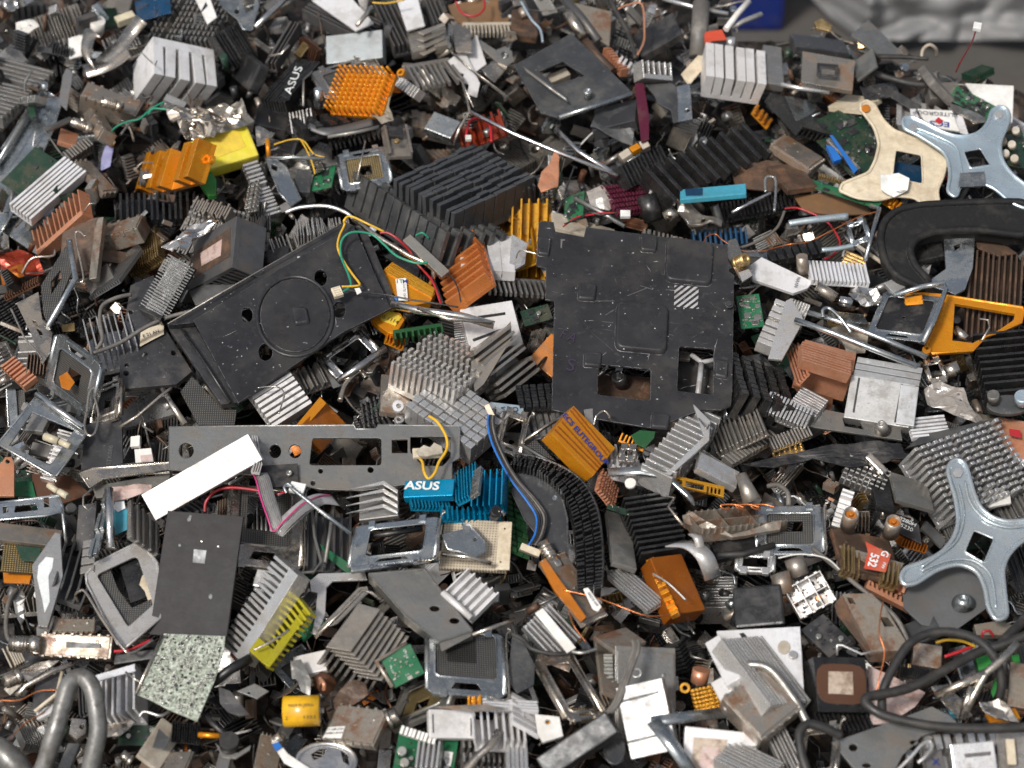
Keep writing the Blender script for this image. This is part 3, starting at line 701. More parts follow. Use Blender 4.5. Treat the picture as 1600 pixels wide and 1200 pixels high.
T('second green wire','upper strand of green wire arching to the crushed shiny sheet','grnw',[(232,178),(240,170),(262,171),(300,172)],1.7,3.5)
P('crushed shiny sheet','crushed shiny metal sheet lying over the yellow block','nick',[(257,158),(290,172),(330,170),(370,155),(380,162),(389,186),(372,195),(352,196),(335,212),(318,212),(290,220),(276,200),(262,180)],L=4.6,t=1,crump=11,name='crushed_sheet',cat='metal sheet',tilt=(0,.1))
f=K('yellow block','bright yellow moulded block under the crushed shiny sheet','yel',(292,222),(383,192),(314,272),(-2,12),L=3.3,name='plastic_block',cat='plastic block',bev=2.5)
on(f,'panel',[(312,220),(372,202),(384,230),(326,252)],'papery',z=.0003)
H('orange plate-fin heatsink','orange anodised heatsink with thick upright plates, left of the yellow block','org',(193,288),(306,286),(209,228),(26,-14),n=6,t=.5,L=3.2,skip=(3,),ears=((1,.6),),prof='valley')
P('green plastic clip','bright green plastic clip under the yellow block','grnp',[(308,262),(324,260),(338,280),(338,305),(326,306),(310,284)],L=2.6,t=6,name='plastic_clip',cat='clip')
H('black heatsink under the orange one','black finned heatsink right under the orange plate-fin heatsink','blk',(186,302),(328,296),(192,346),(-2,12),n=16,L=1.8,t=.4)
PCB('dark green board at left','dark green circuit board on the left beside the long tray','pcbd',(50,226),(88,250),(4,286),L=1.6,n=8)
PCB('second dark green board','dark green circuit board behind the orange plate-fin heatsink, left part','pcbd',(106,260),(150,305),(92,300),L=1.3,n=6)
H('white ribbed heatsink at left','white heatsink with long diagonal ribs lying on the dark green boards at left','alw',(20,320),(56,345),(94,240),(-2,10),n=7,t=.6,L=3.0)
H('fine grey heatsink near the bent bracket','fine toothed grey heatsink beside the bent brown bracket','alg',(100,238),(132,212),(112,250),(-6,12),n=9,t=.45,L=2.2)
TUN('grey bar below the bent bracket','dusty tin bar running down below the bent bracket',(114,250),(132,246),(168,304),(-6,8),L=2.0,slots=3)
P('pale film scrap','pale blue-white film scrap left of the orange plate-fin heatsink','peri',[(166,228),(178,232),(172,260),(156,264),(158,246)],L=.8,t=.3,crump=3,name='plastic_film',cat='film')
H('copper comb heatsink','copper comb heatsink with long thin separate fins, left edge area','cop',(56,398),(136,338),(40,358),(14,6),mode='comb',n=12,t=.2,base=.006,L=2.6,rnd=1.2)
TUN('rusty board can at left','rusty framed green board standing at left, right of the copper comb heatsink',(92,345),(150,338),(94,436),(3,4),L=2.8,mat='rustd',slots=2)
K('rusty upright strip','rust-stained upright strip along the rusty framed board','rust',(143,338),(156,336),(144,438),(3,6),L=3.6,name='metal_strip',cat='metal strip')
TUN('rusty cream can','cream tin can with rusty edges above the brass disc',(158,350),(222,334),(154,374),(4,24),L=2.4,mat='rust',slots=4)
f=H('copper disc heatsink','dull gold radial disc lying in the shadow under the rusty cream can','brass',(190,380),(238,350),(205,430),1.2,n=14,t=.5,L=.4)
T('bent wire on the copper comb','thin bent wire clip above the copper comb heatsink','nick',[(124,340,4),(140,318,5),(150,318,5)],1.2,4,name='wire_clip',cat='wire clip',sm=False)
T('bent spring under the copper comb','shiny bent spring wire below the copper comb heatsink','nick',[(34,428,1),(50,404,2),(82,400,2),(86,390,2)],2,2,name='wire_clip',cat='wire clip')
# ================================================================== top centre-left
H('fin block behind the black fan housing','black heatsink with angled fins at the top, right of the white tag','blk',(338,60),(368,30),(370,112),(-8,8),n=9,L=2.0,t=.35)
K('black housing with pale smears','black plastic housing with pale smears, right of the white slotted heatsink','plb',(372,70),(412,108),(352,110),(4,18),L=2.2,name='plastic_housing',cat='housing',bev=3)
T('thick chrome rod at the top','thick chrome rod slanting out of the top edge','chrome',[(398,44),(420,22),(452,-8)],5.5,3.0,name='metal_rod',cat='rod',sm=False)
P('holed zinc bracket at the top','zinc bracket with holes and curled edge at the top edge','zinc',[(338,-8),(402,-8),(404,10),(392,48),(380,46),(372,30),(350,14)],L=2.6,t=1.5,rim=1.3,holes=[circ((370,18),4),[(378,-4),(398,-4),(396,14),(384,20)]])
H('black ribbed bar with white letters','long black ribbed bar with white lettering, upper left of the orange pin heatsink','blk',(498,92),(458,84),(450,166),1.8,n=9,t=.6,L=2.6)
f=P('lettering strip','narrow black strip carrying white letters on the ribbed bar','blk',[(463,98),(474,102),(452,156),(440,150)],L=4.5,t=1.5,name='nameplate',cat='nameplate')
text(f,'ASUS',(459,126),(22,-50),12,'inkw',stretch=1.5)
H('silver black long heatsink at the top','silver and black long heatsink with a white centre band at the top','ald',(470,12),(500,-20),(570,68),1.6,n=8,t=.3,L=2.2)
P('white band','white flat band along the long heatsink at the top','alw',[(487,0),(545,-8),(584,36),(556,48)],L=3.8,t=2)
CY('screw post on the white band','tin screw post with hex head lying on the white band at the top','nick',(580,12),(558,40),5,5,5.4,name='screw',cat='screw',r2=3.5)
H('black and silver striped heatsink','black heatsink with bright fin edges and white stripe at the top centre','ald',(582,0),(625,-12),(618,78),1.8,n=7,t=.25,L=2.4)
P('white centre stripe','white flat stripe on the striped heatsink at the top centre','alw',[(620,0),(652,-6),(664,40),(636,48)],L=3.8,t=2)
H('striped heatsink right half','right half of the black and silver striped heatsink','ald',(650,-6),(682,-12),(668,42),1.8,n=5,t=.25,L=2.4)
T('yellow cord at the top','yellow cord lying across the striped heatsink at the top edge','yelw',[(582,4),(605,5),(632,0)],1.6,5.5)
H('pale stepped heatsink','pale grey heatsink with four slanted layered fins, top centre','alwarm',(635,50),(694,36),(648,84),(2,10),mode='comb',n=2,t=.6,L=3.4)
for i in range(4):P('layered fin %d'%i,['top','second','third','lowest'][i]+' slanted thin fin of the pale stack, top centre','alwarm',[(652-i*2+i*i,50+i*11),(694,35+i*10),(696,40+i*10),(662,54+i*11)],L=4.5-i*.4,t=1.2,name='metal_fin',cat='fin',group='loose fins stacked at the top centre')
K('pale square plate','pale blue-grey square metal plate above the orange pin heatsink','zincm',(508,54),(597,46),(510,100),(4,8),L=2.6,name='metal_plate',cat='metal plate',bev=.6)
SOCK('socket frame behind the orange pins','nickel socket frame tucked behind the orange pin heatsink',(484,114),(574,80),(514,160),L=2.4,fmat='nick',back=0.4)
H('orange pin heatsink','orange anodised heatsink with round pins and a lug, top centre','org',(586,174),(608,104),(503,164),(8,8),n=10,cuts=9,cut=.45,t=.5,L=5.4,round_=True,depth=2.2,ears=((1,0),))
H('dark toothed heatsink','dark heatsink with toothed top just under the orange pin heatsink','blk',(456,184),(548,166),(478,206),(6,18),n=5,cuts=10,t=.5,L=3.2)
H('small grey heatsink left of the toothed one','small grey heatsink with slanted fins left of the dark toothed heatsink','al',(446,176),(486,168),(452,210),(4,10),n=7,t=.3,L=2.4)
H('pale ribbed heatsink by the orange pins','pale ribbed heatsink touching the right side of the orange pin heatsink','al',(620,112),(656,142),(610,126),(2,12),n=9,t=.55,L=3.2)
P('dust tuft','grey dust tuft beside the orange pin heatsink','floc',[(580,180),(600,158),(612,150),(606,170),(614,186),(596,192)],L=4.2,t=1,crump=7,name='dust_tuft',cat='dust')
f=H('grey channel heatsink with chip','pale channel heatsink holding a black transistor and a gold screw','alwarm',(594,192),(634,190),(606,242),(2,10),n=2,t=.1,base=.004,L=4.2)
on(f,'transistor',[(606,198),(630,200),(630,214),(608,212)],'chip',z=.001,t=.003)
bmx=bmesh.new();s_=DIST/F;cyl(bmx,hit((620,221),5*LAY),5.5*s_,0,.002,12,axis=PN,r2=4*s_);attach(f,'screw',bmx,'brass')
H('grey comb heatsink top centre','grey comb heatsink with open teeth, right of the orange pin heatsink','alg',(632,98),(700,84),(654,142),(2,6),mode='comb',n=9,t=.45,base=.006,L=3.4)
P('white slotted plate','white plate with thin slots right of the grey comb heatsink','alw',[(722,80),(745,54),(760,100),(735,118)],L=2.6,t=2)
P('white torn strip','white torn strip with zigzag edge, top centre','alw',[(700,95),(724,76),(750,130),(745,152),(730,146),(733,132),(722,128),(725,115),(712,112)],L=3,t=1.2)
S('bent nickel arm','bent nickel arm running from the top centre down to the right','nick',[(704,40,4),(702,78,4.5),(740,112,4.6),(796,154,4.4)],(7,7),4.4,t=3,name='metal_arm',cat='arm',sm=False)
P('nickel tab bracket','nickel bracket plate with a bright hook at the top, right of the bent arm','nick',[(704,32),(735,46),(738,82),(712,80)],L=3.8,t=1.5)
T('thin wire spring','thin straight wire crossing above the grey channel heatsink','nick',[(683,96),(722,128),(740,168)],1.2,5.5,name='wire_clip',cat='wire clip',sm=False)
T('three-armed wire clip','nickel wire clip with three arms meeting above the red heatsink','nick',[(708,227,4),(718,200,5),(734,174,5.3),(722,125,5.5)],2.6,5,name='wire_clip',cat='wire clip',sm=False)
T('long clip arm to the right','long nickel wire arm running down-right over the large slate plate side','chrome',[(734,174,5.3),(800,208,5),(862,234,4.6),(966,275,4.0)],3.2,5,name='wire_clip',cat='wire clip',sm=False)
K('pale folded plate','pale folded zinc plate left of the red heatsink','zinc',(678,172),(720,190),(662,200),(3,10),L=3.4,name='metal_plate',cat='metal plate',bev=1)
H('dark red heatsink','dark red anodised heatsink with a red cable inside, top centre','redan',(712,192),(780,168),(722,228),(0,10),n=7,t=.3,L=2.0)
f=T('red cable on the red heatsink','looped pair of red wires lying on the dark red heatsink','redw',[(728,214),(734,190),(750,184),(765,196),(768,222)],2.4,4.2)
plug(f,(732,216),(0,1),10,9,4.2)
T('red wire loop at the top edge','bright red wire loop on the brown board at the top edge','redw',[(712,2),(722,20),(742,25),(756,14),(756,-4)],1.9,3)
P('brown board at the top','brown board under the red wire loop at the top edge','pcbbr',[(700,8),(790,-8),(800,34),(712,40)],L=1,t=2,name='circuit_board',cat='circuit board')
H('bronze comb heatsink','bronze comb heatsink with short upright teeth at the top edge','beige',(722,34),(812,32),(724,54),(2,6),mode='comb',n=16,t=.4,L=1.8)
P('small grey plate with drops','small shiny plate with bright dents right of the white torn strip','nick',[(752,110),(776,92),(792,106),(772,128)],L=3.2,t=1.5,crump=2)
P('holed strap at the top','steel strap with a round eyelet, left of the slate plate','steel',[(750,62),(775,78),(790,72),(800,80),(802,96),(792,104),(778,98),(752,74)],L=3.4,t=2,holes=[circ((789,86),6)])
SOCK('pin grid socket','open socket with a bronze pin grid, lower left of the grey channel heatsink',(524,240),(600,226),(538,300),L=2.6,fmat='zinc',grid='gridg',lever=False,back=.4)
T('lever across the pin grid','straight nickel pin standing across the bronze pin grid socket','nick',[(571,220,5),(558,280,4)],1.6,4,name='metal_pin',cat='pin',sm=False)
T('bent rod above the pin grid','grey rod with a loop end above the pin grid socket','steel',[(512,214),(560,206),(592,198)],3.2,4.4,name='metal_rod',cat='rod',sm=False)
S('grey curved blade','grey curved blade under the dark toothed heatsink','grykast',[(484,198,4),(510,206,4),(545,200,3.6),(582,190,3.4)],(2,12),3.6,t=1.2)
H('black fins under the blade','black finned block below the grey curved blade','blk',(512,216),(596,196),(518,236),(0,12),n=12,t=.4,L=2.4)
T('yellow wires left of the pin grid','thin yellow wires looping left of the pin grid socket','yelw',[(428,226),(455,218),(474,220),(490,240),(508,246)],1.3,3.4)
T('yellow wire strand going down','thin yellow wire dropping from the loops beside the pin grid socket','yelw',[(470,218),(482,240),(490,262),(492,272)],1.3,3.5)
CY('orange rod end','short orange rod end left of the yellow wires','org',(418,218),(420,248),4,3.5,2.5,name='plastic_rod',cat='rod')
P('folded zinc bracket','folded zinc bracket with a long slot left of the pin grid socket','zinc',[(414,246),(430,248),(448,262),(470,312),(455,322),(436,300)],L=2.8,t=2,holes=[[(424,256),(434,260),(432,268),(424,264)]],rim=1)
T('zinc arm over the small board','zinc arm lying above the small green board, centre left','zinc',[(418,247),(460,246),(508,248)],3,3.6,name='metal_arm',cat='arm',sm=False)
PCB('small dusty green board','small dusty green board left of the pin grid socket','pcbg',(490,262),(524,256),(486,300),L=1.9,n=30)
H('ribbed grey heatsink right of the green clip','grey heatsink with slanted ribs right of the green plastic clip','alg',(388,250),(406,246),(388,330),(0,8),n=4,cuts=10,t=.6,L=2.4)
H('light ribbed heatsink below the yellow block','light ribbed heatsink right below the yellow block','al',(400,248),(440,332),(378,256),(-3,6),n=14,t=.5,L=2.0)
K('dark box at the centre left','flat black box left of the small dusty green board','slate',(462,262),(486,264),(462,300),(0,8),L=2.2,name='plastic_box',cat='box')
K('black junction box','black box with a brass screw at the upper left of the yellow wires','plb',(402,158),(452,168),(400,196),(4,16),L=2.0,name='plastic_box',cat='box',bev=1.5)
P('bright torn metal flake','bright torn metal flake under the black junction box','nick',[(398,196),(430,206),(420,222),(402,228)],L=2.6,t=1,crump=4)
H('silver thin heatsink upper left','narrow silver-edged heatsink standing left of the lettered black bar','ald',(466,30),(446,26),(434,104),1.4,n=4,t=.3,L=2.4)
T('pair of pins','nickel pins sticking out left of the lettered black bar','nick',[(420,88,3),(440,84,3.4),(452,70,4)],2.4,3,name='metal_pin',cat='pin',sm=False)
T('bent steel bar left of the socket frame','bent steel bar hanging left of the nickel socket frame','steel',[(488,112),(474,124),(474,166)],2,3.6,name='metal_rod',cat='rod',sm=False)
H('big slate staggered heatsink','big dark grey heatsink with staggered blunt fin blocks, upper centre','slate',(618,282),(712,340),(742,214),(-4,30),n=10,cuts=7,cut=.07,t=.55,L=5.2,depth=4,rnd=1.2)
H('right half of the slate heatsink','curved fins','slate',(704,338),(836,268),(716,352),(-2,26),n=17,t=.3,L=4.0,depth=3.4,rnd=1.2)
H('lower slate heatsink','lower dark heatsink with bent broad fins under the big slate heatsink','slate',(548,262),(640,258),(700,372),(-6,22),n=6,cuts=10,cut=.2,t=.35,L=3.4,depth=4)
P('orange chipped piece','rusty orange pointed flake above the gold tall heatsink','cop',[(866,238),(874,244),(872,292),(846,300),(840,290),(846,268),(858,256)],L=4.4,t=1.5,crump=2,name='metal_flake',cat='flake')
H('gold tall heatsink','tall gold-orange heatsink with upright ribs left of the big black plate','gold',(750,348),(858,308),(758,436),(2,10),n=8,t=.22,L=1.8)
H('gold heatsink right part','gold-orange ribbed heatsink part right beside the big black plate','gold',(800,308),(859,308),(796,434),(2,8),n=5,t=.2,L=2.2)
# ================================================================== top right
P('large slate plate','large slate-grey square plate with a rectangular window, top centre right','slate',[(803,102),(893,52),(990,146),(873,184),(845,176)],L=4.4,t=2.5,holes=[[(842,112),(880,96),(914,118),(866,133)]],tilt=(0,-.05))
T('bright front edge of the slate plate','bright zinc edge bar along the front of the large slate plate','zinc',[(873,184),(987,147)],4.5,4.7,name='metal_edge',cat='edge bar',sm=False)
CY('small standoff','small zinc standoff standing on the large slate plate','zinc',(918,152),(918,142),6.5,4.4,5.4,name='standoff',cat='standoff',hollow=.5)
S('steel flap over the plate','steel flap lying over the left of the large slate plate','steel',[(820,108,5),(850,130,5.4),(884,154,5)],(6,10),5,t=2)
K('pale chip pack in the window','pale connector pack lying below the window of the slate plate','beige',(854,118),(884,104),(862,130),1,L=2.8,name='connector',cat='connector')
K('dark box below the slate plate','dark grey box with deep slots under the large slate plate','blkm',(930,166),(996,152),(924,206),(2,16),L=3.4,name='metal_box',cat='box')
P('grey twisted sheet left of the black plate','twisted dark sheet hanging at the lower right of the slate plate','slate',[(938,168),(998,164),(988,226),(922,198)],L=3.6,t=2,crump=3)
P('maroon board','maroon narrow board standing below the small white comb','mar',[(992,130),(1006,130),(1014,180),(1014,218),(1002,222),(996,170)],L=4.6,t=2,name='circuit_board',cat='circuit board')
H('small white comb','small white comb heatsink with six teeth at the upper right centre','al',(1005,124),(1052,124),(1003,95),(-14,2),mode='comb',n=6,t=.22,base=.005,L=5.0)
P('grey notched bracket','grey notched bracket plate below the small white comb','slate',[(1008,132),(1050,130),(1062,140),(1062,190),(1052,192),(1048,172),(1028,162),(1022,148)],L=3.8,t=2)
P('zinc slotted tab','bright zinc tab with a slot right of the grey notched bracket','zinc',[(1058,135),(1078,130),(1082,186),(1060,190)],L=4.4,t=3,holes=[[(1070,170),(1078,168),(1078,174),(1070,176)]])
H('white block heatsink','white aluminium block heatsink with five wide fins, upper right centre','alw',(1106,62),(1196,74),(1102,122),(2,14),n=6,t=.86,L=4.8,depth=3)
K('grey box right of the white block','grey box end standing right of the white block heatsink','alg',(1196,64),(1226,68),(1192,134),(2,10),L=3.6,name='metal_box',cat='box',bev=1.5)
T('dark cable at top centre','dark cable curving down from the top edge above the small white comb','rub',[(950,-6),(970,30),(985,56),(994,92)],4.2,4.2,name='cable',cat='cable')
T('reddish wire frame','reddish bent wire making a square loop at the top, right of centre','cop',[(966,14),(980,8),(1003,7),(1007,50),(1005,68),(996,86)],2,4.8)
P('rust edged plate at the top','dark plate with rusty edge at the top centre','rust',[(896,4),(956,18),(952,72),(918,50),(904,24)],L=2.6,t=2.5)
K('black ribbed case','black ribbed plastic case behind the dark cable','plb',(990,50),(1052,16),(1000,92),(4,10),L=2.8,name='plastic_case',cat='case',bev=1)
CY('coax post at the top centre','nickel coax post with an amber ring at the top centre','nick',(912,58),(886,20),9,3.4,4.2,name='coax_post',cat='connector',hollow=.5)
T('rusty rod below the coax post','rusty thick rod running down from the coax post','rustd',[(908,56),(930,84),(958,112)],8,2.8,name='metal_rod',cat='rod',sm=False)
T('grey flat bar at the top','dark grey flat bar running beside the coax post','ald',[(880,-4),(910,30),(936,66)],8,2.4,name='metal_bar',cat='bar',sm=False)
H('copper strip fins','thin copper comb strip under the rust edged plate','cop',(944,72),(970,112),(956,70),1,n=9,t=.5,L=2.6)
H('white strips under the cable','small white ribbed strip left of the small white comb','alw',(966,96),(990,112),(972,86),1,n=4,t=.5,L=2.6)
T('white lead at the top','white bent lead at the top centre above the slate plate','zincb',[(814,2),(830,30),(844,46),(848,66)],2.2,3.4)
K('dusty dark block at the top','dusty dark block above the slate plate at the top','rustd',(800,8),(842,14),(798,56),(3,10),L=1.8,name='metal_block',cat='metal block',bev=2)
CY('thick dark cylinder','thick dark cylinder standing at the top right of the black ribbed case','rubg',(1090,90),(1096,4),15,2,4,name='rubber_tube',cat='tube')
P('striped tan card','tan card with printed marks leaning behind the white block heatsink','cream',[(1064,116),(1100,76),(1108,96),(1076,134)],L=2.6,t=1,name='cardboard',cat='card')
P('curved red label','curved red and yellow label at the top left of the white block heatsink','papero',[(1100,50),(1128,46),(1136,62),(1112,64),(1102,76)],L=3.4,t=.8,name='label',cat='label')
T('white tube at the top','short white tube leaning at the top, right of centre','white',[(1134,46),(1152,22),(1170,2)],5.5,3.6,name='tube',cat='tube',sm=False)
T('bright bar at the top','bright long bar along the top edge, right of centre','al',[(1036,-2),(1080,10),(1138,22)],4,3.0,name='metal_bar',cat='bar',sm=False)
T('second bright bar at the top','second bright bar slanting above the white block heatsink','al',[(1142,44),(1160,34),(1190,22)],5,2.8,name='metal_bar',cat='bar',sm=False)
H('long black wide heatsink','long black heatsink with widely spaced angled fins, upper right centre','blk',(1006,266),(1166,182),(1050,318),(-8,20),n=10,t=.3,L=4.3,depth=2.6,base=.008)
H('second long black heatsink','black fin row left of and behind the long black wide heatsink','blk',(968,262),(1034,222),(986,296),(-6,14),n=12,t=.35,L=3.0)
P('brown flap below the black fins','brown flap lying right below the long black wide heatsink','rustd',[(1140,262),(1200,250),(1244,262),(1216,300),(1150,292)],L=2.6,t=2)
K('orange capacitor on the strip','orange small capacitor between two cream ones, upper centre right','org',(982,230),(996,222),(988,238),(2,6),L=4.4,name='capacitor',cat='capacitor')
K('cream capacitor left','cream capacitor left of the orange small capacitor','beige',(966,240),(981,230),(972,250),(2,6),L=4.2,name='capacitor',cat='capacitor')
K('cream capacitor right','cream capacitor right of the orange small capacitor','beige',(998,222),(1010,216),(1004,234),(2,6),L=4.2,name='capacitor',cat='capacitor')
H('maroon heatsink','maroon anodised heatsink with fine crossed fins, upper right centre','mar',(938,290),(1006,278),(964,334),(-1,8),n=14,cuts=5,t=.6,L=3.0)
H('white pin strip right of the maroon heatsink','short white pin strip right of the maroon heatsink','alw',(1014,290),(1062,300),(1016,300),(0,6),n=6,t=.3,L=3.2)
f=K('light blue box','light blue flat box with a dark slot, upper right centre','ltblue',(1064,294),(1166,286),(1062,312),(-2,7),L=5.6,name='plastic_box',cat='box',bev=1)
on(f,'slot',[(1070,296),(1098,294),(1098,306),(1072,307)],'blued')
H('dark blue fins','dark blue finned block above the right corner of the big black plate','blued',(1082,360),(1168,354),(1084,386),(0,8),n=11,t=.4,L=1.8)
T('orange wire loop','thin orange wire looping above the right corner of the big black plate','coppw',[(1099,382),(1104,370),(1118,366),(1130,376),(1160,392),(1200,392)],1.0,4.6)
f=T('red and black twisted lead','red and black twisted lead with a white plug above the big black plate','redw',[(880,354),(900,340),(920,336),(940,333),(968,333)],1.6,4.6)
plug(f,(977,335),(1,0),13,16,4.7)
T('black strand of the twisted lead','black strand winding round the red lead above the big black plate','blkw',[(882,350),(902,342),(922,332),(940,336),(966,332)],1.4,4.7)
K('dusty ribbed slab','dusty cream ribbed slab above the left part of the big black plate','beige',(862,330),(962,356),(864,356),(0,8),L=2.2,name='ribbed_slab',cat='ribbed slab')
T('shiny flat strip upper centre','shiny flat double strip slanting upper centre right','chrome',[(868,202),(905,238),(966,276)],5,3.8,name='metal_strip',cat='metal strip',sm=False)
T('grey strip above the black plate','grey narrow strip pointing right above the big black plate','alg',[(898,310),(940,332),(976,354)],3.4,3.4,name='metal_strip',cat='metal strip',sm=False)
PCB('dark board beside the orange flake','dark green crowded board right of the orange flake','pcbg',(884,306),(914,296),(880,350),L=2.4,n=50)
P('clear plastic shard','dull clear plastic shard left of the maroon heatsink','glassy',[(916,298),(940,290),(962,318),(952,330),(922,322)],L=3,t=1,crump=4,name='plastic_shard',cat='plastic shard')
CY('black lens barrel','black barrel with a nickel cap, between the maroon heatsink and the black plate','plb',(1022,344),(1010,306),17,2.4,3.6,name='barrel',cat='barrel')
CY('nickel cap','nickel cap pointing right beside the black barrel','nick',(1040,340),(1056,330),10,3,3.6,name='metal_cap',cat='cap',hollow=.5)
P('bronze tangled plate','bronze tangled plate with holes above the right of the big black plate','tin',[(1056,300),(1072,306),(1096,334),(1130,344),(1128,354),(1076,350),(1060,330)],L=3.6,t=2,crump=5,holes=[circ((1098,344),4)])
H('small rusty silver comb','pale rusty comb right at the top edge of the big black plate','alwarm',(1006,356),(1090,376),(1004,370),(0,8),n=14,t=.5,L=2.6)
T('hooked thick wire','thick grey wire hook standing right of the light blue box','zinc',[(1196,300),(1196,280),(1204,276),(1212,284),(1210,330)],2.4,5,name='wire_hook',cat='wire hook')
T('long nickel needle','long bright needle slanting right above the big black plate','chrome',[(1144,332),(1170,318),(1204,302)],3,5,name='metal_pin',cat='pin',sm=False)
T('grey thick lead','grey lead curving right from the coax piece at the corner of the big black plate','rubg',[(1138,388),(1160,386),(1190,374),(1214,356),(1226,330)],2.4,4.6)
H('row of dark comb fins','dark comb fins above the chrome bone bar, right part','blk',(1102,320),(1240,296),(1104,346),(0,8),n=22,t=.45,L=1.4)
P('tan socket plate','tan metal plate with a small dark square ring, upper right','tin',[(1254,80),(1336,94),(1332,142),(1252,128)],L=4.6,t=6,emb=[([(1277,98),(1309,102),(1308,121),(1276,117)],1.0,.7)])
f=P('dark square ring','dark square ring lying on the tan metal plate, upper right','chip',[(1277,98),(1310,101),(1309,121),(1276,118)],L=5.3,t=1.2,holes=[[(1281,102),(1305,105),(1304,117),(1281,115)]],name='gasket',cat='gasket')
K('grey flap right of the tan plate','grey steel flap folded up right of the tan plate','steel',(1338,92),(1366,72),(1336,128),.3,L=4.4,name='metal_flap',cat='flap',bev=.4)
K('dark slotted box at the upper right','dark slate box with notches behind the tan plate','blkm',(1236,50),(1322,58),(1240,76),(2,12),L=3.4,name='plastic_box',cat='box',bev=1)
P('grey-green angled plate','pale grey-green angled plate rising above the pile edge, upper right','steel',[(1330,54),(1357,31),(1411,84),(1370,84)],L=3.8,t=3,tilt=(.1,.2))
P('gold nugget','bright gold scrap on the pile edge, upper right','brass',[(1272,36),(1282,30),(1300,42),(1296,50),(1276,44)],L=4.5,t=3,crump=3,name='metal_scrap',cat='scrap')
T('pile edge hook','pale wire hook standing up on the pile edge at upper right','beige',[(1440,92,3.5),(1442,78,4),(1452,70,4.5),(1462,76,4),(1464,86,3)],3,4,name='wire_hook',cat='wire hook')
f=T('upright red wire','thin red wire with a small white plug standing up from the pile edge','redw',[(1494,112,3),(1500,98,5),(1512,78,8),(1520,62,11),(1524,50,12.5)],1.3,5)
plug(f,(1527,42),(0.2,-1),13,15,13)
T('dark hose upper right','dark bent hose with a grey end, upper right','rub',[(1362,112),(1390,122),(1420,130),(1446,132)],6,3.8,name='hose',cat='hose')
T('upper dark cable','dark cable along the pile edge at upper right','rub',[(1340,78),(1375,88),(1420,90),(1450,92)],4,3.6,name='cable',cat='cable')
K('grey ribbed shroud','grey plastic shroud with wings at the pile edge, upper right','rubg',(1448,96),(1484,126),(1452,130),(2,14),L=3.6,name='plastic_shroud',cat='shroud',bev=2)
K('grey shroud lower block','grey plastic lower block of the shroud, upper right','rubg',(1450,128),(1500,126),(1452,156),(0,12),L=3.2,name='plastic_block',cat='plastic block',bev=2)
PCB('black board upper right','blackish board with a pale part below the dark hose','blkm',(1344,134),(1400,126),(1350,158),L=2.8,n=14)
K('black connector bar','black connector bar right below the dark hose, upper right','plb',(1400,140),(1440,166),(1392,152),(2,10),L=3.0,name='connector',cat='connector')
P('bright white plate at the right','bright white square plate behind the green board, upper right','white',[(1508,130),(1584,134),(1582,192),(1560,190),(1530,160)],L=2.4,t=2)
PCB('green speckled board upper right','green speckled circuit board at the pile edge, upper right','pcbg',(1498,132),(1556,166),(1482,154),L=3.4,n=90)
H('cream strips behind the arm','cream ribbed plate right of the black slanted part, upper right','cream',(1294,166),(1330,142),(1342,176),.6,n=5,t=.85,L=2.4)
f=H('dark heatsink with smeared pad','dark heatsink showing its base with a pale smeared pad, upper right','blk',(1204,144),(1290,158),(1244,206),(-8,14),mode='base',n=12,t=.4,L=2.8)
on(f,'thermal_pad',[(1226,150),(1270,158),(1282,172),(1244,190)],'zinc')
T('pale rod upper right','pale rod below the tan plate, upper right','al',[(1220,132),(1250,138),(1296,144)],4,3.8,name='metal_rod',cat='rod',sm=False)
TUN('cream tuner upper right','cream dusty tuner box left of the dusty grey board, upper right',(1204,226),(1232,206),(1262,268),(-4,10),L=3.0,slots=7)
f=PCB('dusty grey board','large dusty grey-green board with a blue connector, upper right','pcbd',(1254,196),(1342,154),(1326,282),L=2.8,n=120,big=1.2)
f=K('blue video connector','blue video connector with a metal flange on the dusty grey board','nick',(1293,216),(1300,212),(1336,268),1.6,L=4.2,name='video_connector',cat='connector',bev=1)
on(f,'contact_face',[(1290,232),(1302,236),(1314,254),(1302,258)],'blw',z=.006,t=.006)
on(f,'flange',[(1296,212),(1301,212),(1340,266),(1334,272)],'blw',z=.001)
XB('cream X bracket','cream-coloured X-shaped cooler bracket with an orange stained tip, upper right','cream',[(1345,172),(1344,162),(1354,157),(1366,163),(1378,186),(1396,204),(1420,212),(1470,228),(1482,240),(1474,276),(1464,298),(1468,322),(1448,324),(1430,309),(1400,306),(1372,313),(1340,310),(1312,298),(1316,287),(1358,270),(1368,250),(1374,225),(1366,198)],
   rrect([(1399,234),(1440,242),(1442,288),(1394,278)],.12),L=4.8,rim=1.8)
P('orange stain cup','orange stained cup at the tip of the cream X bracket','amber',circ((1353,169),7,6,14),L=5.05,t=1,name='cup',cat='cup')
XB('blue-white X bracket','pale blue X-shaped cooler bracket with rounded arms, top right corner','zincb',[(1410,192),(1412,184),(1424,182),(1446,192),(1476,208),(1500,214),(1526,210),(1542,196),(1550,172),(1562,166),(1574,170),(1578,182),(1572,202),(1562,222),(1564,248),(1580,272),(1612,296),(1612,330),(1580,318),(1552,292),(1520,284),(1500,290),(1494,310),(1480,300),(1486,270),(1478,240),(1458,226),(1432,210),(1414,202)],
   rrect([(1505,237),(1532,232),(1548,258),(1516,263)],.12),L=5.6,rim=2)
T('inner line of the blue-white bracket','thin raised bead inside the pale blue X-shaped bracket, top right','zincb',[(1432,200),(1462,212),(1492,228),(1500,250),(1504,278)],1.4,5.75,name='metal_bead',cat='bead')
P('rivet disc a','round rivet mark near the left arm end of the pale blue bracket','al',circ((1428,199),7,6),L=5.72,t=.8,name='rivet',cat='rivet')
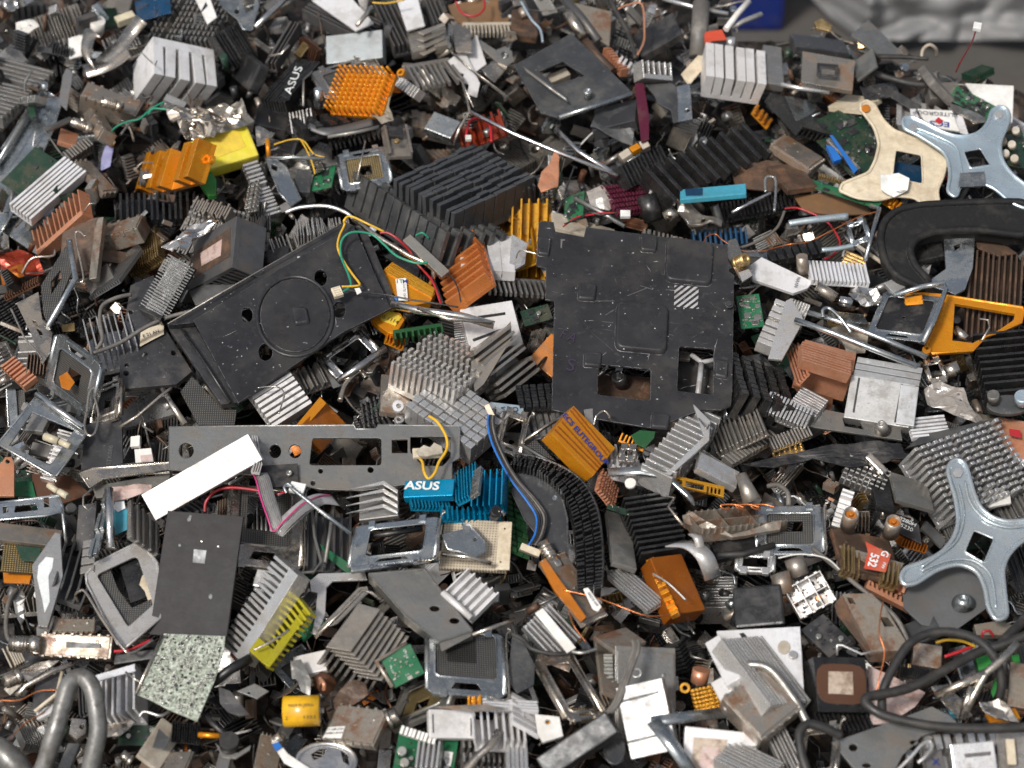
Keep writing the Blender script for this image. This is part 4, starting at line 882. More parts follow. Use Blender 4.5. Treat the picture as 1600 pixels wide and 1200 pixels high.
P('rivet disc b','round rivet mark near the upper arm end of the pale blue bracket','al',circ((1560,179),7,6),L=5.72,t=.8,name='rivet',cat='rivet')
f=P('white ECS plate','white square plate with upside-down lettering and a red emblem, upper right','white',[(1434,170),(1488,173),(1499,205),(1450,198)],L=4.2,t=2,name='nameplate',cat='nameplate')
text(f,'ELITEGROUP',(1461,178),(-50,-4),6,'ink',stretch=1.1)
text(f,'ECS',(1468,194),(-22,-2),8,'inkblue',stretch=1.3,bold=.02)
on(f,'emblem',[(1466,184),(1474,190),(1468,195),(1460,190)],'inkred',z=.0012)
P('white side flap left','white side flap left of the lettered white plate','alw',[(1422,170),(1431,170),(1440,196),(1424,190)],L=4.0,t=1.5)
P('white side flap right','white side flap right of the lettered white plate','alw',[(1492,179),(1504,181),(1514,212),(1498,206)],L=4.0,t=1.5)
H('silver heatsink under the lettered plate','silver finned heatsink under the lettered white plate, upper right','al',(1412,156),(1498,162),(1404,196),(-2,10),n=3,t=.2,L=2.8)
P('shiny bent flap','shiny bent flap right of the lettered white plate','nick',[(1482,158),(1530,176),(1544,190),(1522,196),(1494,178)],L=4,t=1.2,crump=4)
PCB('capacitor board at the right edge','dusty green board crowded with round capacitors at the right edge, upper part','pcbd',(1560,190),(1604,196),(1566,262),L=2.8,n=20)
for i,(x,y)in enumerate([(1574,204),(1588,210),(1568,226),(1582,232),(1572,246),(1586,254)]):
    CY('round capacitor %d'%i,['first','second','third','fourth','fifth','sixth'][i]+' small round capacitor from the top on the board at the right edge','beige',(x,y),(x-1,y-7),6.5,3.2,4.4,name='capacitor',cat='capacitor',seg=12)
PCB('gold finger board','dark green board with a row of gold contacts, right of the brown flap','pcbg',(1272,276),(1374,318),(1262,286),L=3.8,n=8)
for i in range(1):H('gold contacts','row of small gold contact teeth along the green board edge, upper right','brass',(1280,276),(1334,288),(1280,270),.4,mode='tips',n=14,t=.5,L=4.4,base=.0005)
H('orange small heatsink at the right','small orange heatsink poking out under the cream X bracket','org',(1364,300),(1402,326),(1372,292),(-1,7),n=7,t=.5,L=4.0)
H('orange pin bit upper right','small orange pin fragment between the fins and the dark heatsink, upper right','org',(1176,176),(1200,200),(1186,160),(0,6),n=4,cuts=3,t=.4,L=2.4)
K('brown folded cover','brown folded cover behind the gold finger board','rustd',(1200,258),(1250,250),(1226,300),(0,8),L=3.2,name='metal_cover',cat='cover')
P('torn white film','torn white film hanging on the lower part of the cream X bracket','paperw',[(1376,272),(1404,270),(1420,282),(1418,298),(1398,306),(1376,296)],L=5.4,t=.4,crump=3,name='plastic_film',cat='film')
P('small zinc square','small zinc tab below the window of the pale blue bracket','zinc',[(1500,270),(1538,268),(1540,290),(1498,292)],L=6.0,t=2)
K('purple board in the cream window','purple-blue board seen through the window of the cream X bracket','blued',(1396,250),(1444,258),(1394,282),.4,L=3.2,name='circuit_board',cat='circuit board')
T('red bit at the right','red wire bit between the two X-shaped brackets','redw',[(1462,282),(1480,278),(1496,284)],3,3.6)
K('blue bit at the right edge','deep blue plastic piece at the right edge below the pale blue bracket','blw',(1588,292),(1608,300),(1586,304),(0,5),L=2.6,name='plastic_piece',cat='plastic piece')
# ================================================================== middle left
H('large silver bent-fin heatsink','large silver heatsink with fin rows, left of the dark plate with the round dent','alwarm',(240,440),(298,309),(300,455),(8,14),n=5,cuts=13,t=.7,L=3.2,depth=3.2,rnd=1)
H('short silver fins','short silver fin rows above the heatsink with the pink paste square','al',(292,350),(300,310),(380,372),(4,14),n=5,cuts=12,t=.35,L=3.0,depth=2)
f=H('paste-marked heatsink','dark grey heatsink base with a pink paste square in a brown frame, centre left','ald',(291,373),(374,340),(288,454),(18,4),mode='base',n=12,t=.35,L=5.2,depth=3.6,ears=())
on(f,'residue',[(303,396),(360,356),(360,400),(301,436)],'rustd')
on(f,'thermal_paste',[(314,396),(348,374),(346,400),(316,416)],'pinkp',z=.001)
P('wrinkled bright foil','wrinkled bright foil lying above the heatsink with pink paste','chrome',[(270,372),(300,350),(330,344),(345,350),(320,364),(300,372),(290,390),(268,392),(252,386)],L=6.0,t=.4,crump=9,name='metal_foil',cat='foil')
H('dark fins right of the paste heatsink','dark fin stack showing right beside the pink paste heatsink','ald',(368,424),(398,404),(374,352),(4,8),n=7,t=.35,L=3.4)
K('dark base plate under the paste heatsink','dark blue-grey base slab under the pink paste heatsink','slate',(295,456),(392,406),(308,478),(2,8),L=3.6,name='metal_slab',cat='metal slab',bev=1)
H('glossy black angled heatsink','glossy black heatsink with slanted close fins and a broken end, centre left','blk',(216,478),(262,396),(252,498),(6,6),n=20,t=.4,L=5.6,depth=1.8,rnd=.3)
K('glossy black broken end','glossy black broken end block of the slanted heatsink','blk',(218,476),(256,494),(214,482),(4,10),L=5.4,name='end_block',cat='end block')
P('dark grey slab left','dark grey flat plate under the glossy black angled heatsink, left of the dented plate','blkm',[(204,446),(240,430),(250,500),(262,520),(300,580),(276,600),(188,608),(186,532),(194,510)],L=3.0,t=5,holes=[circ((204,488),4,3.5),circ((202,500),3.5,3),circ((271,551),4,4.5),circ((198,571),3.5,4),circ((197,583),4.5,4.5)])
f=P('paper label on the dark slab','torn cream paper label with faint print stuck on the dark flat slab','cream',[(220,516),(256,505),(256,522),(240,530),(218,542)],L=3.3,t=.5,name='paper_label',cat='label')
text(f,'E 21 AN',(236,522),(30,-10),5,'ink',stretch=.9)
P('tall socket grid','black grid face of the tall leaning socket, far left centre','gridb',[(64,446),(104,382),(112,425),(76,508),(68,490)],L=4.7,t=3,name='processor_socket',cat='socket',holes=[[(80,440),(94,422),(96,436),(80,460)]])
T('tall socket rail','bluish zinc rail along the edge of the tall leaning socket','zinc',[(108,376),(118,436),(74,512)],5,5,name='socket_rail',cat='rail',sm=False)
T('lever of the tall socket','thin lever wire along the bluish rail of the tall leaning socket','nick',[(133,370,6),(124,362,6),(118,370,5.8),(130,430,5.6),(126,442,5.4)],1.6,5.6,name='lever',cat='lever')
P('nickel plate with dark slot','nickel bracket plate with a dark slot, left of centre','nick',[(26,474),(60,456),(66,500),(82,520),(78,552),(66,570),(48,520)],L=3.0,t=1.6,holes=[[(50,500),(56,502),(68,524),(64,528)]])
T('thin wire on the nickel plate','thin double wire along the left side of the nickel bracket plate','nick',[(17,482),(30,510),(40,530),(60,552),(66,562)],1.6,4)
T('flat brown cord','flat brown-grey cord curling from under the dark plate across the white striped heatsink','rubg',[(150,546,4.5),(160,530,4.6),(156,500,4.6),(160,478,4.6),(180,466,4.5),(205,460,4)],3.2,4.5,name='cord',cat='cord')
T('brown cord over the slab','brown-grey cord running right over the dark slab toward the dented plate','rubg',[(146,552,4.6),(190,535,4.6),(230,510,5),(262,496,5),(300,486,5.2)],3.4,4.6,name='cord',cat='cord')
H('white striped heatsink left','black and white striped heatsink with upright fins, left of the dark slab','al',(124,498),(192,482),(150,556),(2,12),n=8,t=.22,L=3.4,depth=3)
H('dark grey arc heatsink','dark grey heatsink with fine curved stripes, between the rusty board and glossy black heatsink','grykast',(145,466),(196,440),(164,412),(2,6),n=14,t=.5,L=2.0)
K('light grey slab under the stripes','light grey slab left of the fine curved stripes','alg',(128,440),(164,410),(146,466),(2,6),L=1.8,name='metal_slab',cat='metal slab')
H('silver bent fins left edge','silver heatsink with long bent fins near the left edge, middle height','al',(26,530),(30,585),(64,528),(0,10),n=7,t=.25,L=2.0,rnd=2.5)
H('copper brown comb left edge','copper-brown comb heatsink at the left edge, middle height','cop',(0,572),(42,606),(18,556),(0,6),n=9,t=.5,L=2.2)
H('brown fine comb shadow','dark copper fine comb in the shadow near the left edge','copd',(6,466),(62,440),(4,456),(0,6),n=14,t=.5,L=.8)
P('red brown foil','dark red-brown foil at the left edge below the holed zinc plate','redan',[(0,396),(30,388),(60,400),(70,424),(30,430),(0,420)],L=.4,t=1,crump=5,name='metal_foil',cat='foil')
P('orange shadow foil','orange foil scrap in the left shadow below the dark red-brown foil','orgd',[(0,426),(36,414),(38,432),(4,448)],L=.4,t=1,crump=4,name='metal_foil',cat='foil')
SOCK('left leaning socket','leaning socket with a zinc hinge bar and dark grid, left, below the brown cord',(82,520),(168,572),(58,602),L=4.4,fmat='zinc',lever=False,pref=(-.2,.3,.9))
P('gold foil and label','gold-brown foil on white card inside the leaning socket at left','amber',[(92,588),(104,580),(116,596),(108,610),(96,606)],L=4.9,t=.5,crump=2,name='foil',cat='foil')
P('gold scrap band','flat gold-brown scrap below the leaning tall socket','brass',[(96,508),(116,504),(117,516),(98,518)],L=3,t=1)
SOCK('middle brown socket','nickel-framed socket with a brown grid standing right of the leaning socket, left',(140,606),(186,590),(146,664),L=3.4,fmat='nick',grid='gridb',lever=False)
T('looped wire at the left','thick bent wire loop standing right of the big zinc frame at left','nick',[(148,606),(140,612),(136,640),(132,666),(138,680),(148,676),(154,650),(148,620)],2.0,5.4,name='wire_clip',cat='wire clip')
P('big zinc frame','large empty zinc frame tilted at the left edge, middle height','zinc',[(-4,694),(50,628),(60,614),(126,662),(134,680),(88,744),(80,742)],L=4.8,t=1.6,rim=1.4,holes=[[(14,696),(50,644),(116,672),(82,722),(76,726)]])
T('bright hinge of the zinc frame','bright hinge roll along the top of the large empty zinc frame','chrome',[(56,616),(90,640),(130,668)],4.4,5.3,name='hinge',cat='hinge',sm=False)
H('silver heatsink with nylon pins','silver heatsink with close plates inside the large zinc frame, left','al',(88,752),(110,676),(66,746),(-2,6),n=13,t=.4,L=4.2)
CY('upper nylon pin','cream nylon push pin crossing the top of the silver plates, left','nylon',(70,682),(92,690),6,6,6,name='push_pin',cat='push pin')
CY('upper nylon pin tip','cream nylon pin end right of the upper push pin, left','nylon',(94,690),(110,698),4.5,6,6,name='pin_end',cat='push pin')
CY('lower nylon pin','cream nylon push pin below the silver plates, left','nylon',(76,758),(90,768),4.5,5,5,name='push_pin',cat='push pin')
CY('lower nylon pin tip','cream nylon pin end at the bottom of the silver plates, left','nylon',(92,768),(106,776),5,5,5,name='pin_end',cat='push pin')
K('grey cube block','grey triangular block seen inside the large empty zinc frame','alg',(40,672),(70,674),(50,640),(2,6),L=3.2,name='metal_block',cat='metal block')
P('copper tab with hole','bright copper plate with a holed lug at the left edge','cop',[(-4,722),(2,724),(8,714),(18,714),(22,724),(22,775),(-4,775)],L=3.4,t=3,holes=[circ((12,721),3.6)])
P('brown square sheet','dusty brown sheet behind the lower end of the large zinc frame','copd',[(50,740),(110,744),(142,772),(100,786),(52,784)],L=1.2,t=2)
P('green patch at left','dark green board patch below the silver plates at left','pcbg',[(22,752),(50,752),(56,776),(22,774)],L=1.4,t=2,name='circuit_board',cat='circuit board')
f=P('black chip slab','black flat slab with white faded letters, left of the long holed steel strip','blkm',[(134,664),(190,652),(192,724),(126,738)],L=3.6,t=5,name='chip_slab',cat='chip')
text(f,'STK086',(172,712),(4,-30),7,'grykast',stretch=1.2)
K('small white plug','small white plastic plug left of the long holed steel strip','white',(203,682),(218,680),(204,698),(1,4),L=4.2,name='plug',cat='plug',bev=.4)
P('white card with pink square','white card with a pink square left of the long holed steel strip','white',[(210,702),(236,700),(240,722),(212,726)],L=3.8,t=1,name='card',cat='card')
P('pink square','pale pink square on the small white card','pinkp',[(219,712),(238,710),(240,722),(222,726)],L=3.95,t=.5,name='card_mark',cat='mark')
T('nickel arm left of the strip','nickel folded arm reaching down-left above the small white plug','nick',[(268,606,5),(252,618,5),(215,650,4.6),(186,668,4.2)],2.6,4.6,name='lever',cat='lever',sm=False)
S('nickel channel below','nickel channel with a triangular end lying left under the white bar','nick',[(130,744,4),(200,734,4.2),(268,730,4.4)],(4,18),4.2,t=1.6,name='metal_channel',cat='channel')
P('channel lip','nickel bracket plate with tiny holes at the end of the channel, left','nick',[(124,740),(146,732),(270,722),(272,734),(160,748),(140,762)],L=4.9,t=1.2,rim=1,holes=[circ((137,747),2.4)])
P('grey channel body','dusty beige underside of the nickel channel at left','steel',[(144,760),(268,738),(262,752),(210,772),(150,778)],L=4.0,t=3)
f=P('round dented plate','large dark plate with a big round dent and a small raised square, centre left','plate',[(302,500),(552,352),(610,482),(534,520),(372,630),(330,552)],L=5.6,t=3,name='metal_plate',tilt=(0,.0),
   holes=[circ((501,434),10,13),circ((530,484),10,13),circ((415,550),11,14),circ((386,492),9,12)],emb=[([(455,482),(480,482),(486,508),(460,512)],5.0,.6)])
bmx=bmesh.new();pp=[f.loc(p)for p in circ((461,495),59,62,44)];tubebm(bmx,[p+Vector((0,0,.0006))for p in pp],.0019,8,True);link('dent_ridge',mesh('dent_ridge',bmx,'plate'),None,f.obj)
bmx=bmesh.new();pp=[f.loc(p)for p in circ((461,494),54,57,44)];prism(bmx,[(p.x,p.y)for p in pp],.0014,.0012);link('round_dent',mesh('round_dent',bmx,'plate'),None,f.obj)
marks(f,[(310,505),(545,375),(590,470),(380,610)],60,5)
P('plate upper fold','long folded edge band along the upper side of the dented plate','plate',[(262,508),(538,346),(556,354),(302,504)],L=5.3,t=6)
T('edge line of the fold','dull yellow edge line along the top of the long folded band','alwarm',[(262,506),(400,426),(536,348)],1.0,5.9,name='metal_edge',cat='edge bar',sm=False)
P('plate lower fold','dark stepped side band left of the dented plate','blkm',[(264,512),(302,504),(372,628),(346,632)],L=4.6,t=7)
T('fold groove','dark ridge along the stepped side band of the dented plate','blk',[(282,512),(322,570),(360,630)],2.2,5.1,name='ridge',cat='ridge',sm=False)
P('second dark panel right of the dent','dark panel edge behind the right corner of the dented plate','blkm',[(556,352),(572,360),(606,440),(620,480),(610,484)],L=4.8,t=4)
T('yellow wire over the dented plate','yellow wire arching over the dented plate down to the cream plug','yelw',[(600,362,6.5),(575,350,7),(548,338,7),(538,344,7),(538,352,6.6),(530,370,6.6),(528,388,6.5),(538,410,6.5),(552,430,6.5),(562,444,6.6),(555,447,6.8),(534,448,7)],1.9,6.6,name='wire',cat='wire')
f=T('teal wire over the dented plate','teal green wire looping over the dented plate down to the cream plug','grnw',[(668,410,6.5),(650,411,6.6),(620,400,6.5),(600,382,6.5),(580,366,6.7),(550,363,7),(534,376,6.8),(533,400,6.6),(544,428,6.6),(548,446,6.8),(536,456,7)],1.9,6.7)
plug(f,(527,457),(-1,.3),18,15,7,mat='cream')
T('teal wire end','short teal wire piece arching left of the copper-orange heatsink','grnw',[(650,368,6),(660,364,6.5),(670,372,6)],1.8,6)
T('red wire under the steel strip','red wire running from the yellow wire under the small steel strip','redw',[(594,364,6.4),(606,364,6.5),(622,374,6.3),(640,392,5.5),(652,412,5),(664,425,4.8),(676,440,5),(684,460,5),(689,476,5)],2.0,6)
T('black wire beside the red one','black wire beside the red one left of the copper-orange heatsink','blkw',[(678,438,4.8),(686,458,5),(692,474,5)],1.8,5)
T('grey wire from the plug','thin grey wire from the cream plug to the shiny long clip','blkw',[(532,450,7),(560,456,6.8),(600,460,6.6),(640,468,6.6),(680,474,6.6),(716,480,6.4)],1.4,6.8)
P('white flake on the grey wire','tiny white torn flake on the thin grey wire','paperw',[(554,450),(562,449),(565,456),(558,460)],L=7.1,t=.6,crump=1,name='paper_flake',cat='flake')
T('black curved lead','thin black lead curving down right of the copper-orange heatsink left side','blkw',[(694,424,6),(708,436,6.4),(716,452,6.4),(720,472,6.2)],1.2,6.2)
T('thick grey bent rod','thick nickel rod with a downturned end, reaching the copper-orange heatsink','nick',[(552,342,5.6),(590,370,5.8),(640,400,5.8),(668,412,5.8),(677,420,5.6),(678,430,5),(672,444,4.4)],4,5.7,name='metal_rod',cat='rod',sm=False)
f=K('small steel strip','small dull steel strip with a bright scratch, above the copper-orange heatsink','steel',(640,364),(703,424),(628,374),(1,4),L=6.6,name='metal_strip',cat='metal strip',bev=.3)
H('copper-orange heatsink','bright copper-orange heatsink with long diagonal fins, centre','orgc',(676,400),(697,476),(738,356),(6,10),n=8,t=.25,L=5.0,depth=1.8,rnd=.4)
f=P('orange heatsink with white sticker','orange heatsink plate carrying a white sticker with coloured letters, centre','org',[(598,424),(612,410),(680,458),(672,472),(640,478),(600,448)],L=4.2,t=8,name='heatsink',cat='heatsink')
for i in range(6):on(f,'fin',[(598+i*2.6,424-i*2.4),(600+i*2.6,422.6-i*2.4),(676+i*1,464-i*2.4),(674+i*1,466-i*2.4)],'gold',z=.0012,t=.0012)
on(f,'sticker',[(618,439),(635,437),(638,472),(622,472)],'paperw',z=.003,t=.0015)
for i,(ch,m)in enumerate((('I','inkred'),('T','inkgrn'),('M','inkblue'))):text(f,ch,(621+i*6,443),(10,-.5),6,m,z=.0033,bold=.02)
text(f,'DATE 15/8',(632,458),(1,14),4,'ink',z=.0033,stretch=1.2)
P('dark gap box','dark black box beside the thick bent rod, centre','blk',[(600,400),(640,386),(656,420),(652,440),(610,406)],L=3.2,t=4,name='plastic_box',cat='box')
f=P('orange heatsink with yellow sticker','orange heatsink lower piece with a yellow inspection sticker, centre','org',[(580,500),(606,484),(626,490),(632,500),(618,522),(606,520)],L=4.0,t=8,name='heatsink',cat='heatsink')
on(f,'sticker',[(592,494),(610,486),(628,496),(618,510),(596,502)],'papery',z=.001)
text(f,'05 1114',(608,500),(20,8),6,'ink',z=.0016)
H('orange pin row under the sticker','orange pin fin row under the yellow inspection sticker, centre','org',(606,514),(634,526),(604,530),(0,8),n=6,t=.4,L=3.4)
CY('black cap with red logo','small black round cap with a red mark under the shiny long clip, centre','blk',(640,498),(638,484),9,4,5.2,name='capacitor',cat='capacitor')
K('blue small chip','small blue piece at the left of the white sticker, centre','blw',(612,462),(622,462),(612,470),(0,3),L=4.6,name='plastic_piece',cat='plastic piece')
H('green arched heatsink','green anodised heatsink with fanned fins under the shiny long clip','grnan',(614,516),(690,504),(618,530),(0,10),mode='comb',n=9,t=.3,base=.004,L=4.6)
T('shiny long clip','shiny long pointed clip pointing right, centre','chrome',[(612,476,6),(660,486,6.4),(720,494,6.4),(772,508,6)],6.5,6.2,name='metal_clip',cat='clip',sm=False)
T('shiny long clip lower leg','lower rounded leg of the shiny pointed clip, centre','nick',[(652,482,6.6),(700,498,6.8),(770,504,6.6)],3,6.7,name='metal_clip',cat='clip',sm=False)
f=K('white slotted block centre','white aluminium block with two thin dark slots, left of the big black plate','alw',(718,482),(800,468),(736,552),(-2,10),L=3.6,name='heatsink',cat='heatsink')
on(f,'slot',[(746,494),(789,488),(790,492),(748,498)],'chip');on(f,'slot',[(738,530),(782,514),(783,518),(740,534)],'chip')
H('thin lamella stack','thin grey lamella stack at the left side of the white slotted block, centre','al',(708,500),(712,548),(740,496),(0,8),n=14,t=.4,L=3.0)
H('grey diagonal open heatsink','pale heatsink with long dark slots between fins, left of the big black plate','alwarm',(846,578),(798,508),(790,622),(-10,4),n=8,t=.42,L=4.8,depth=3.4)
P('brushed side wall','brushed grey side plate leaning on the pale slotted heatsink, centre','alwarm',[(736,568),(798,502),(800,528),(756,600),(742,612)],L=5.4,t=2)
H('white heatsink left of the black plate','white heatsink with three upright slots, left of the big black plate','alw',(716,362),(800,366),(722,422),(4,14),n=4,t=.92,L=4.0)
P('grey angled end','grey angled side end of the white three-slot heatsink, centre','al',[(800,366),(824,380),(820,412),(800,424),(796,410)],L=4.1,t=3)
T('spring hook','small coiled spring hook on the grey angled end, centre','nick',[(806,404),(810,394),(818,392),(836,396),(838,398)],1.3,5.4,name='spring',cat='spring')
H('comb below the white heatsink','grey comb heatsink with rounded teeth below the white three-slot heatsink','alg',(750,430),(852,436),(756,456),(2,6),mode='comb',n=13,t=.42,base=.003,L=3.4)
K('copper wedge below the comb','dark orange board wedge beside the big black plate, centre','amber',(826,560),(862,520),(862,590),(0,4),L=2,name='plastic_wedge',cat='wedge')
PCB('small dark board centre','small dark board with a nickel can left of the big black plate','pcbd',(812,486),(856,474),(820,510),L=2.4,n=26)
H('grey pin heatsink centre','grey heatsink with small square pins, centre','al',(612,566),(680,512),(712,612),(-4,14),n=9,cuts=11,cut=.5,t=.45,L=5.6,depth=3)
H('large staggered pin heatsink','large pale heatsink with flat slanted blades and a lug, centre','al',(634,632),(690,584),(738,698),(-2,12),n=6,cuts=9,cut=.08,t=.75,L=6.0,depth=2.4,ears=((0,0),))
P('white lug ring','white ring lug at the left corner of the large bladed heatsink, centre','alw',circ((622,634),9,9),L=5.6,t=2.5,holes=[circ((623,634),4,4)],name='mounting_lug',cat='lug')
K('mottled nickel block','mottled nickel block left of the large bladed heatsink, centre','tin',(594,584),(640,590),(596,642),(2,8),L=4.2,name='metal_block',cat='metal block')
H('dark pin block behind','dark grey pin block with upright blades, left of the mottled nickel block','ald',(552,650),(600,636),(562,672),(0,18),n=6,cuts=5,t=.5,L=3.4)
H('dark upright blades','dark upright blades poking up above the long holed steel strip','ald',(560,630),(598,612),(570,668),(-2,16),n=6,cuts=4,t=.4,L=3.8)
SOCK('shiny twisted frame','shiny twisted metal frame below the dented plate, centre',(498,560),(560,514),(536,598),L=4.0,fmat='chrome',grid='',lever=False)
T('chrome roll','chrome roll edge of the twisted frame below the dented plate','chrome',[(528,596,4.4),(560,574,5),(602,544,4.8)],6,5,name='metal_roll',cat='metal edge',sm=False)
H('white fin block under the plate','white heatsink with slanted fins, under the lower edge of the dented plate','alw',(388,612),(430,668),(446,574),(-4,10),n=8,t=.62,L=4.4)
T('wire tangle on white fins','thin wire tangle lying on the white slanted fins','nick',[(402,606,6),(430,604,6),(444,614,6.2),(440,632,6),(436,646,6)],1.2,6)
H('dark bent fins below the plate','dark curved fins beside the white slanted fins, below the dented plate','alg',(452,580),(500,562),(470,612),(0,10),n=8,t=.3,L=3,rnd=2.5)
K('orange square heatsink','dark orange heatsink corner with a bright edge, above the long holed steel strip','orgd',(505,626),(540,664),(470,668),(-4,6),L=4.2,name='heatsink',cat='heatsink')
P('bright orange lip','bright orange lip along the dark orange heatsink corner','org',[(463,664),(500,620),(510,630),(476,668)],L=5.0,t=2,name='heatsink_lip',cat='metal lip')
T('thick chrome bow','thick chrome bow wire above the long holed steel strip, left of centre','nick',[(532,626),(540,600),(560,580),(572,590)],4,4.4,name='wire_bow',cat='wire',sm=True)
P('dark dotted socket','black dotted socket corner left below the dented plate','gridb',[(282,612),(300,588),(348,640),(370,640),(366,664),(310,664)],L=3.6,t=3,name='processor_socket',cat='socket')
T('nickel edge of the dark socket','nickel edge rail left of the black dotted socket','nick',[(254,608,4.2),(268,632,4.2),(290,664,4)],5,4.2,name='socket_rail',cat='rail',sm=False)
T('fanned silver blades','crumpled silver fin edge line above the dented plate','al',[(446,332,5),(470,324,5.4),(510,322,5.6),(540,332,5.6),(552,342,5.4)],3,5.2,name='fin_edge',cat='metal edge')
H('radial silver fins','half round silver heatsink with fine fanned fins above the dented plate','alg',(420,372),(520,338),(432,400),(6,12),n=24,t=.4,L=3.6,rnd=3.5,depth=3)
H('radial silver fins right','crumpled fanned fins right part above the dented plate','al',(462,338),(540,336),(470,366),(4,10),n=20,t=.35,L=4.0,rnd=4,depth=2.5)
K('black hub in the fanned fins','black hub block left of the fanned silver fins','blk',(410,392),(450,382),(412,414),(2,10),L=3.4,name='hub',cat='hub')
PCB('grid board above the dent','dark dotted board left of the fanned silver fins','gridb',(398,360),(420,362),(400,396),L=2.6,n=5)
H('dark long fins below the pins','dark grey comb behind the tall socket, above the dented plate','ald',(390,330),(420,330),(394,360),(0,8),n=8,t=.4,L=2)
# ================================================================== big black plate and right middle
f=P('big black plate','big black scratched metal plate with embossed squares and two windows, centre right','plate',
 [(842,347),(850,345),(865,347),(868,362),(912,370),(916,355),(1137,383),(1139,424),(1147,430),(1144,612),(1142,634),(1126,640),(1096,640),(1026,668),(1012,668),(905,650),(862,640),(866,470),(852,468),(853,420),(838,415),(839,382)],
 L=6.4,t=2.2,tilt=(0,.02),holes=[rrect([(935,569),(1017,577),(1016,626),(934,617)],.08),rrect([(1061,541),(1115,545),(1114,617),(1058,611)],.08)],
 emb=[([(963,472),(1046,480),(1042,556),(960,548)],5.5,.84),([(1041,372),(1116,382),(1112,449),(1038,441)],5,.86),([(903,444),(934,446),(930,472),(902,470)],4.2,.66),([(1000,366),(1028,370),(1026,396),(1000,394)],4,.7),
      ([(840,372),(862,374),(858,402),(840,400)],4,.7),([(912,551),(942,553),(939,576),(911,574)],4,.66),([(1117,562),(1138,566),(1136,594),(1116,590)],3.6,.66),([(1018,646),(1048,650),(1044,672),(1016,670)],3.6,.66)])
bmx=bmesh.new()
for i in range(5):
    a=(1054+i*8,478);b=(1070+i*8-2,447)
    q=[(1055+i*8.5,476),(1063+i*8.5-4,480),(1073+i*5.5,450+i*.5),(1067+i*5.0,448)]
q0=[(1054,446),(1092,449),(1090,483),(1053,479)]
for i in range(6):
    u0,u1=i/6+.02,i/6+.11
    def bil(u,v):
        a,b,c,d=q0;return((a[0]*(1-u)+b[0]*u)*(1-v)+(d[0]*(1-u)+c[0]*u)*v,(a[1]*(1-u)+b[1]*u)*(1-v)+(d[1]*(1-u)+c[1]*u)*v)
for k in range(-5,6):# slanted hatch stripes
    s0=k*0.28+.1;pts=[]
    for(u,v)in((s0,1.0),(s0+1.0,0.0),(s0+1.14,0.0),(s0+.14,1.0)):pts.append((u,v))
    poly=pts
    for side in(0,1):
        out=[]
        for i in range(len(poly)):
            a,b=poly[i-1],poly[i];ina=(a[0]>=0)if side==0 else(a[0]<=1);inb=(b[0]>=0)if side==0 else(b[0]<=1);lim=side
            if ina!=inb:tt=(lim-a[0])/(b[0]-a[0]);out.append((lim,a[1]+(b[1]-a[1])*tt))
            if inb:out.append(b)
        poly=out
        if not poly:break
    if len(poly)>=3:
        ll=[f.loc(bil(u,v))for u,v in poly];prism(bmx,[(p.x,p.y)for p in ll],.0006,.0005)
link('hatched_mark',mesh('hatched_mark',bmx,'gryrib'),None,f.obj)
text(f,'F A',(888,526),(5,2),16,'inkpur',stretch=.7,name='pen_writing');text(f,'S',(892,572),(5,1),20,'inkpur',stretch=1,name='pen_writing')
marks(f,[(850,380),(1130,400),(1135,620),(900,630)],110,3)
on(f,'scratch',[(876,374),(883,374),(883,376),(879,376),(878,388),(876,388)],'alg')
for(a,b)in(((946,492),(958,484)),((940,502),(958,504)),((1000,446),(1020,452)),((980,462),(1010,450)),((1045,522),(1052,524)),((905,470),(960,470)),((903,492),(925,520)),((925,520),(958,548)),((1010,380),(1005,392))):
    on(f,'scratch',[a,b,(b[0]+.8,b[1]+.9),(a[0]+.8,a[1]+.9)],'grykast',z=.0003,t=.0003)
bmx=bmesh.new();s_=DIST/F;cyl(bmx,hit((1139,477),6.6*LAY),7*s_,0,.002,14,axis=PN,r2=6*s_);cyl(bmx,hit((1139,477),6.7*LAY),4*s_,.002,.003,6,axis=PN);attach(f,'screw',bmx,'slate')
K('rusty part in the window','rusty part with a dark socket seen in the left window of the big black plate','rustd',(930,580),(1022,590),(928,628),(2,4),L=2.8,name='metal_part',cat='metal part')
CY('dark socket in the window','dark round socket seen in the left window of the big black plate','blk',(972,600),(966,588),11,3,4.2,name='socket',cat='socket',hollow=.5)
T('chrome piece in the window','chrome strip crossing the left window corner of the big black plate','chrome',[(932,588),(950,574)],3,5,name='metal_strip',cat='metal strip',sm=False)
H('white Y bracket','dark card seen in the right window of the big black plate','blkm',(1056,560),(1118,560),(1056,622),1,n=1,L=2.8,base=.009)
T('white Y stem','white Y-shaped bracket stem seen in the right window of the big black plate','gryrib',[(1090,624),(1094,590),(1096,568)],4.5,4.6,name='bracket',cat='bracket',sm=False)
T('white Y arms','white arms of the Y-shaped bracket in the right window','gryrib',[(1080,554),(1096,566),(1118,562)],4,4.6,name='bracket',cat='bracket',sm=False)
K('tan bit in the window','small tan piece in the corner of the right window','tin',(1062,548),(1078,550),(1062,560),(0,3),L=4.2,name='metal_piece',cat='metal piece')
H('black comb left below the plate','black heatsink with close upright blades, left below the big black plate','blk',(806,602),(900,596),(812,636),(2,8),n=9,cuts=6,cut=.2,t=.75,L=4.6)
H('grey blade row','row of grey upright blades under the black close-bladed heatsink','alg',(812,644),(926,634),(820,682),(2,6),n=10,t=.45,L=3.6,rnd=1.5)
f=P('pale blue card','pale blue printed card left of the grey upright blades','zincb',[(766,628),(818,634),(818,652),(790,650)],L=4.8,t=1,name='card',cat='card')
text(f,'<1 O',(796,640),(30,3),8,'ink',bold=.01)
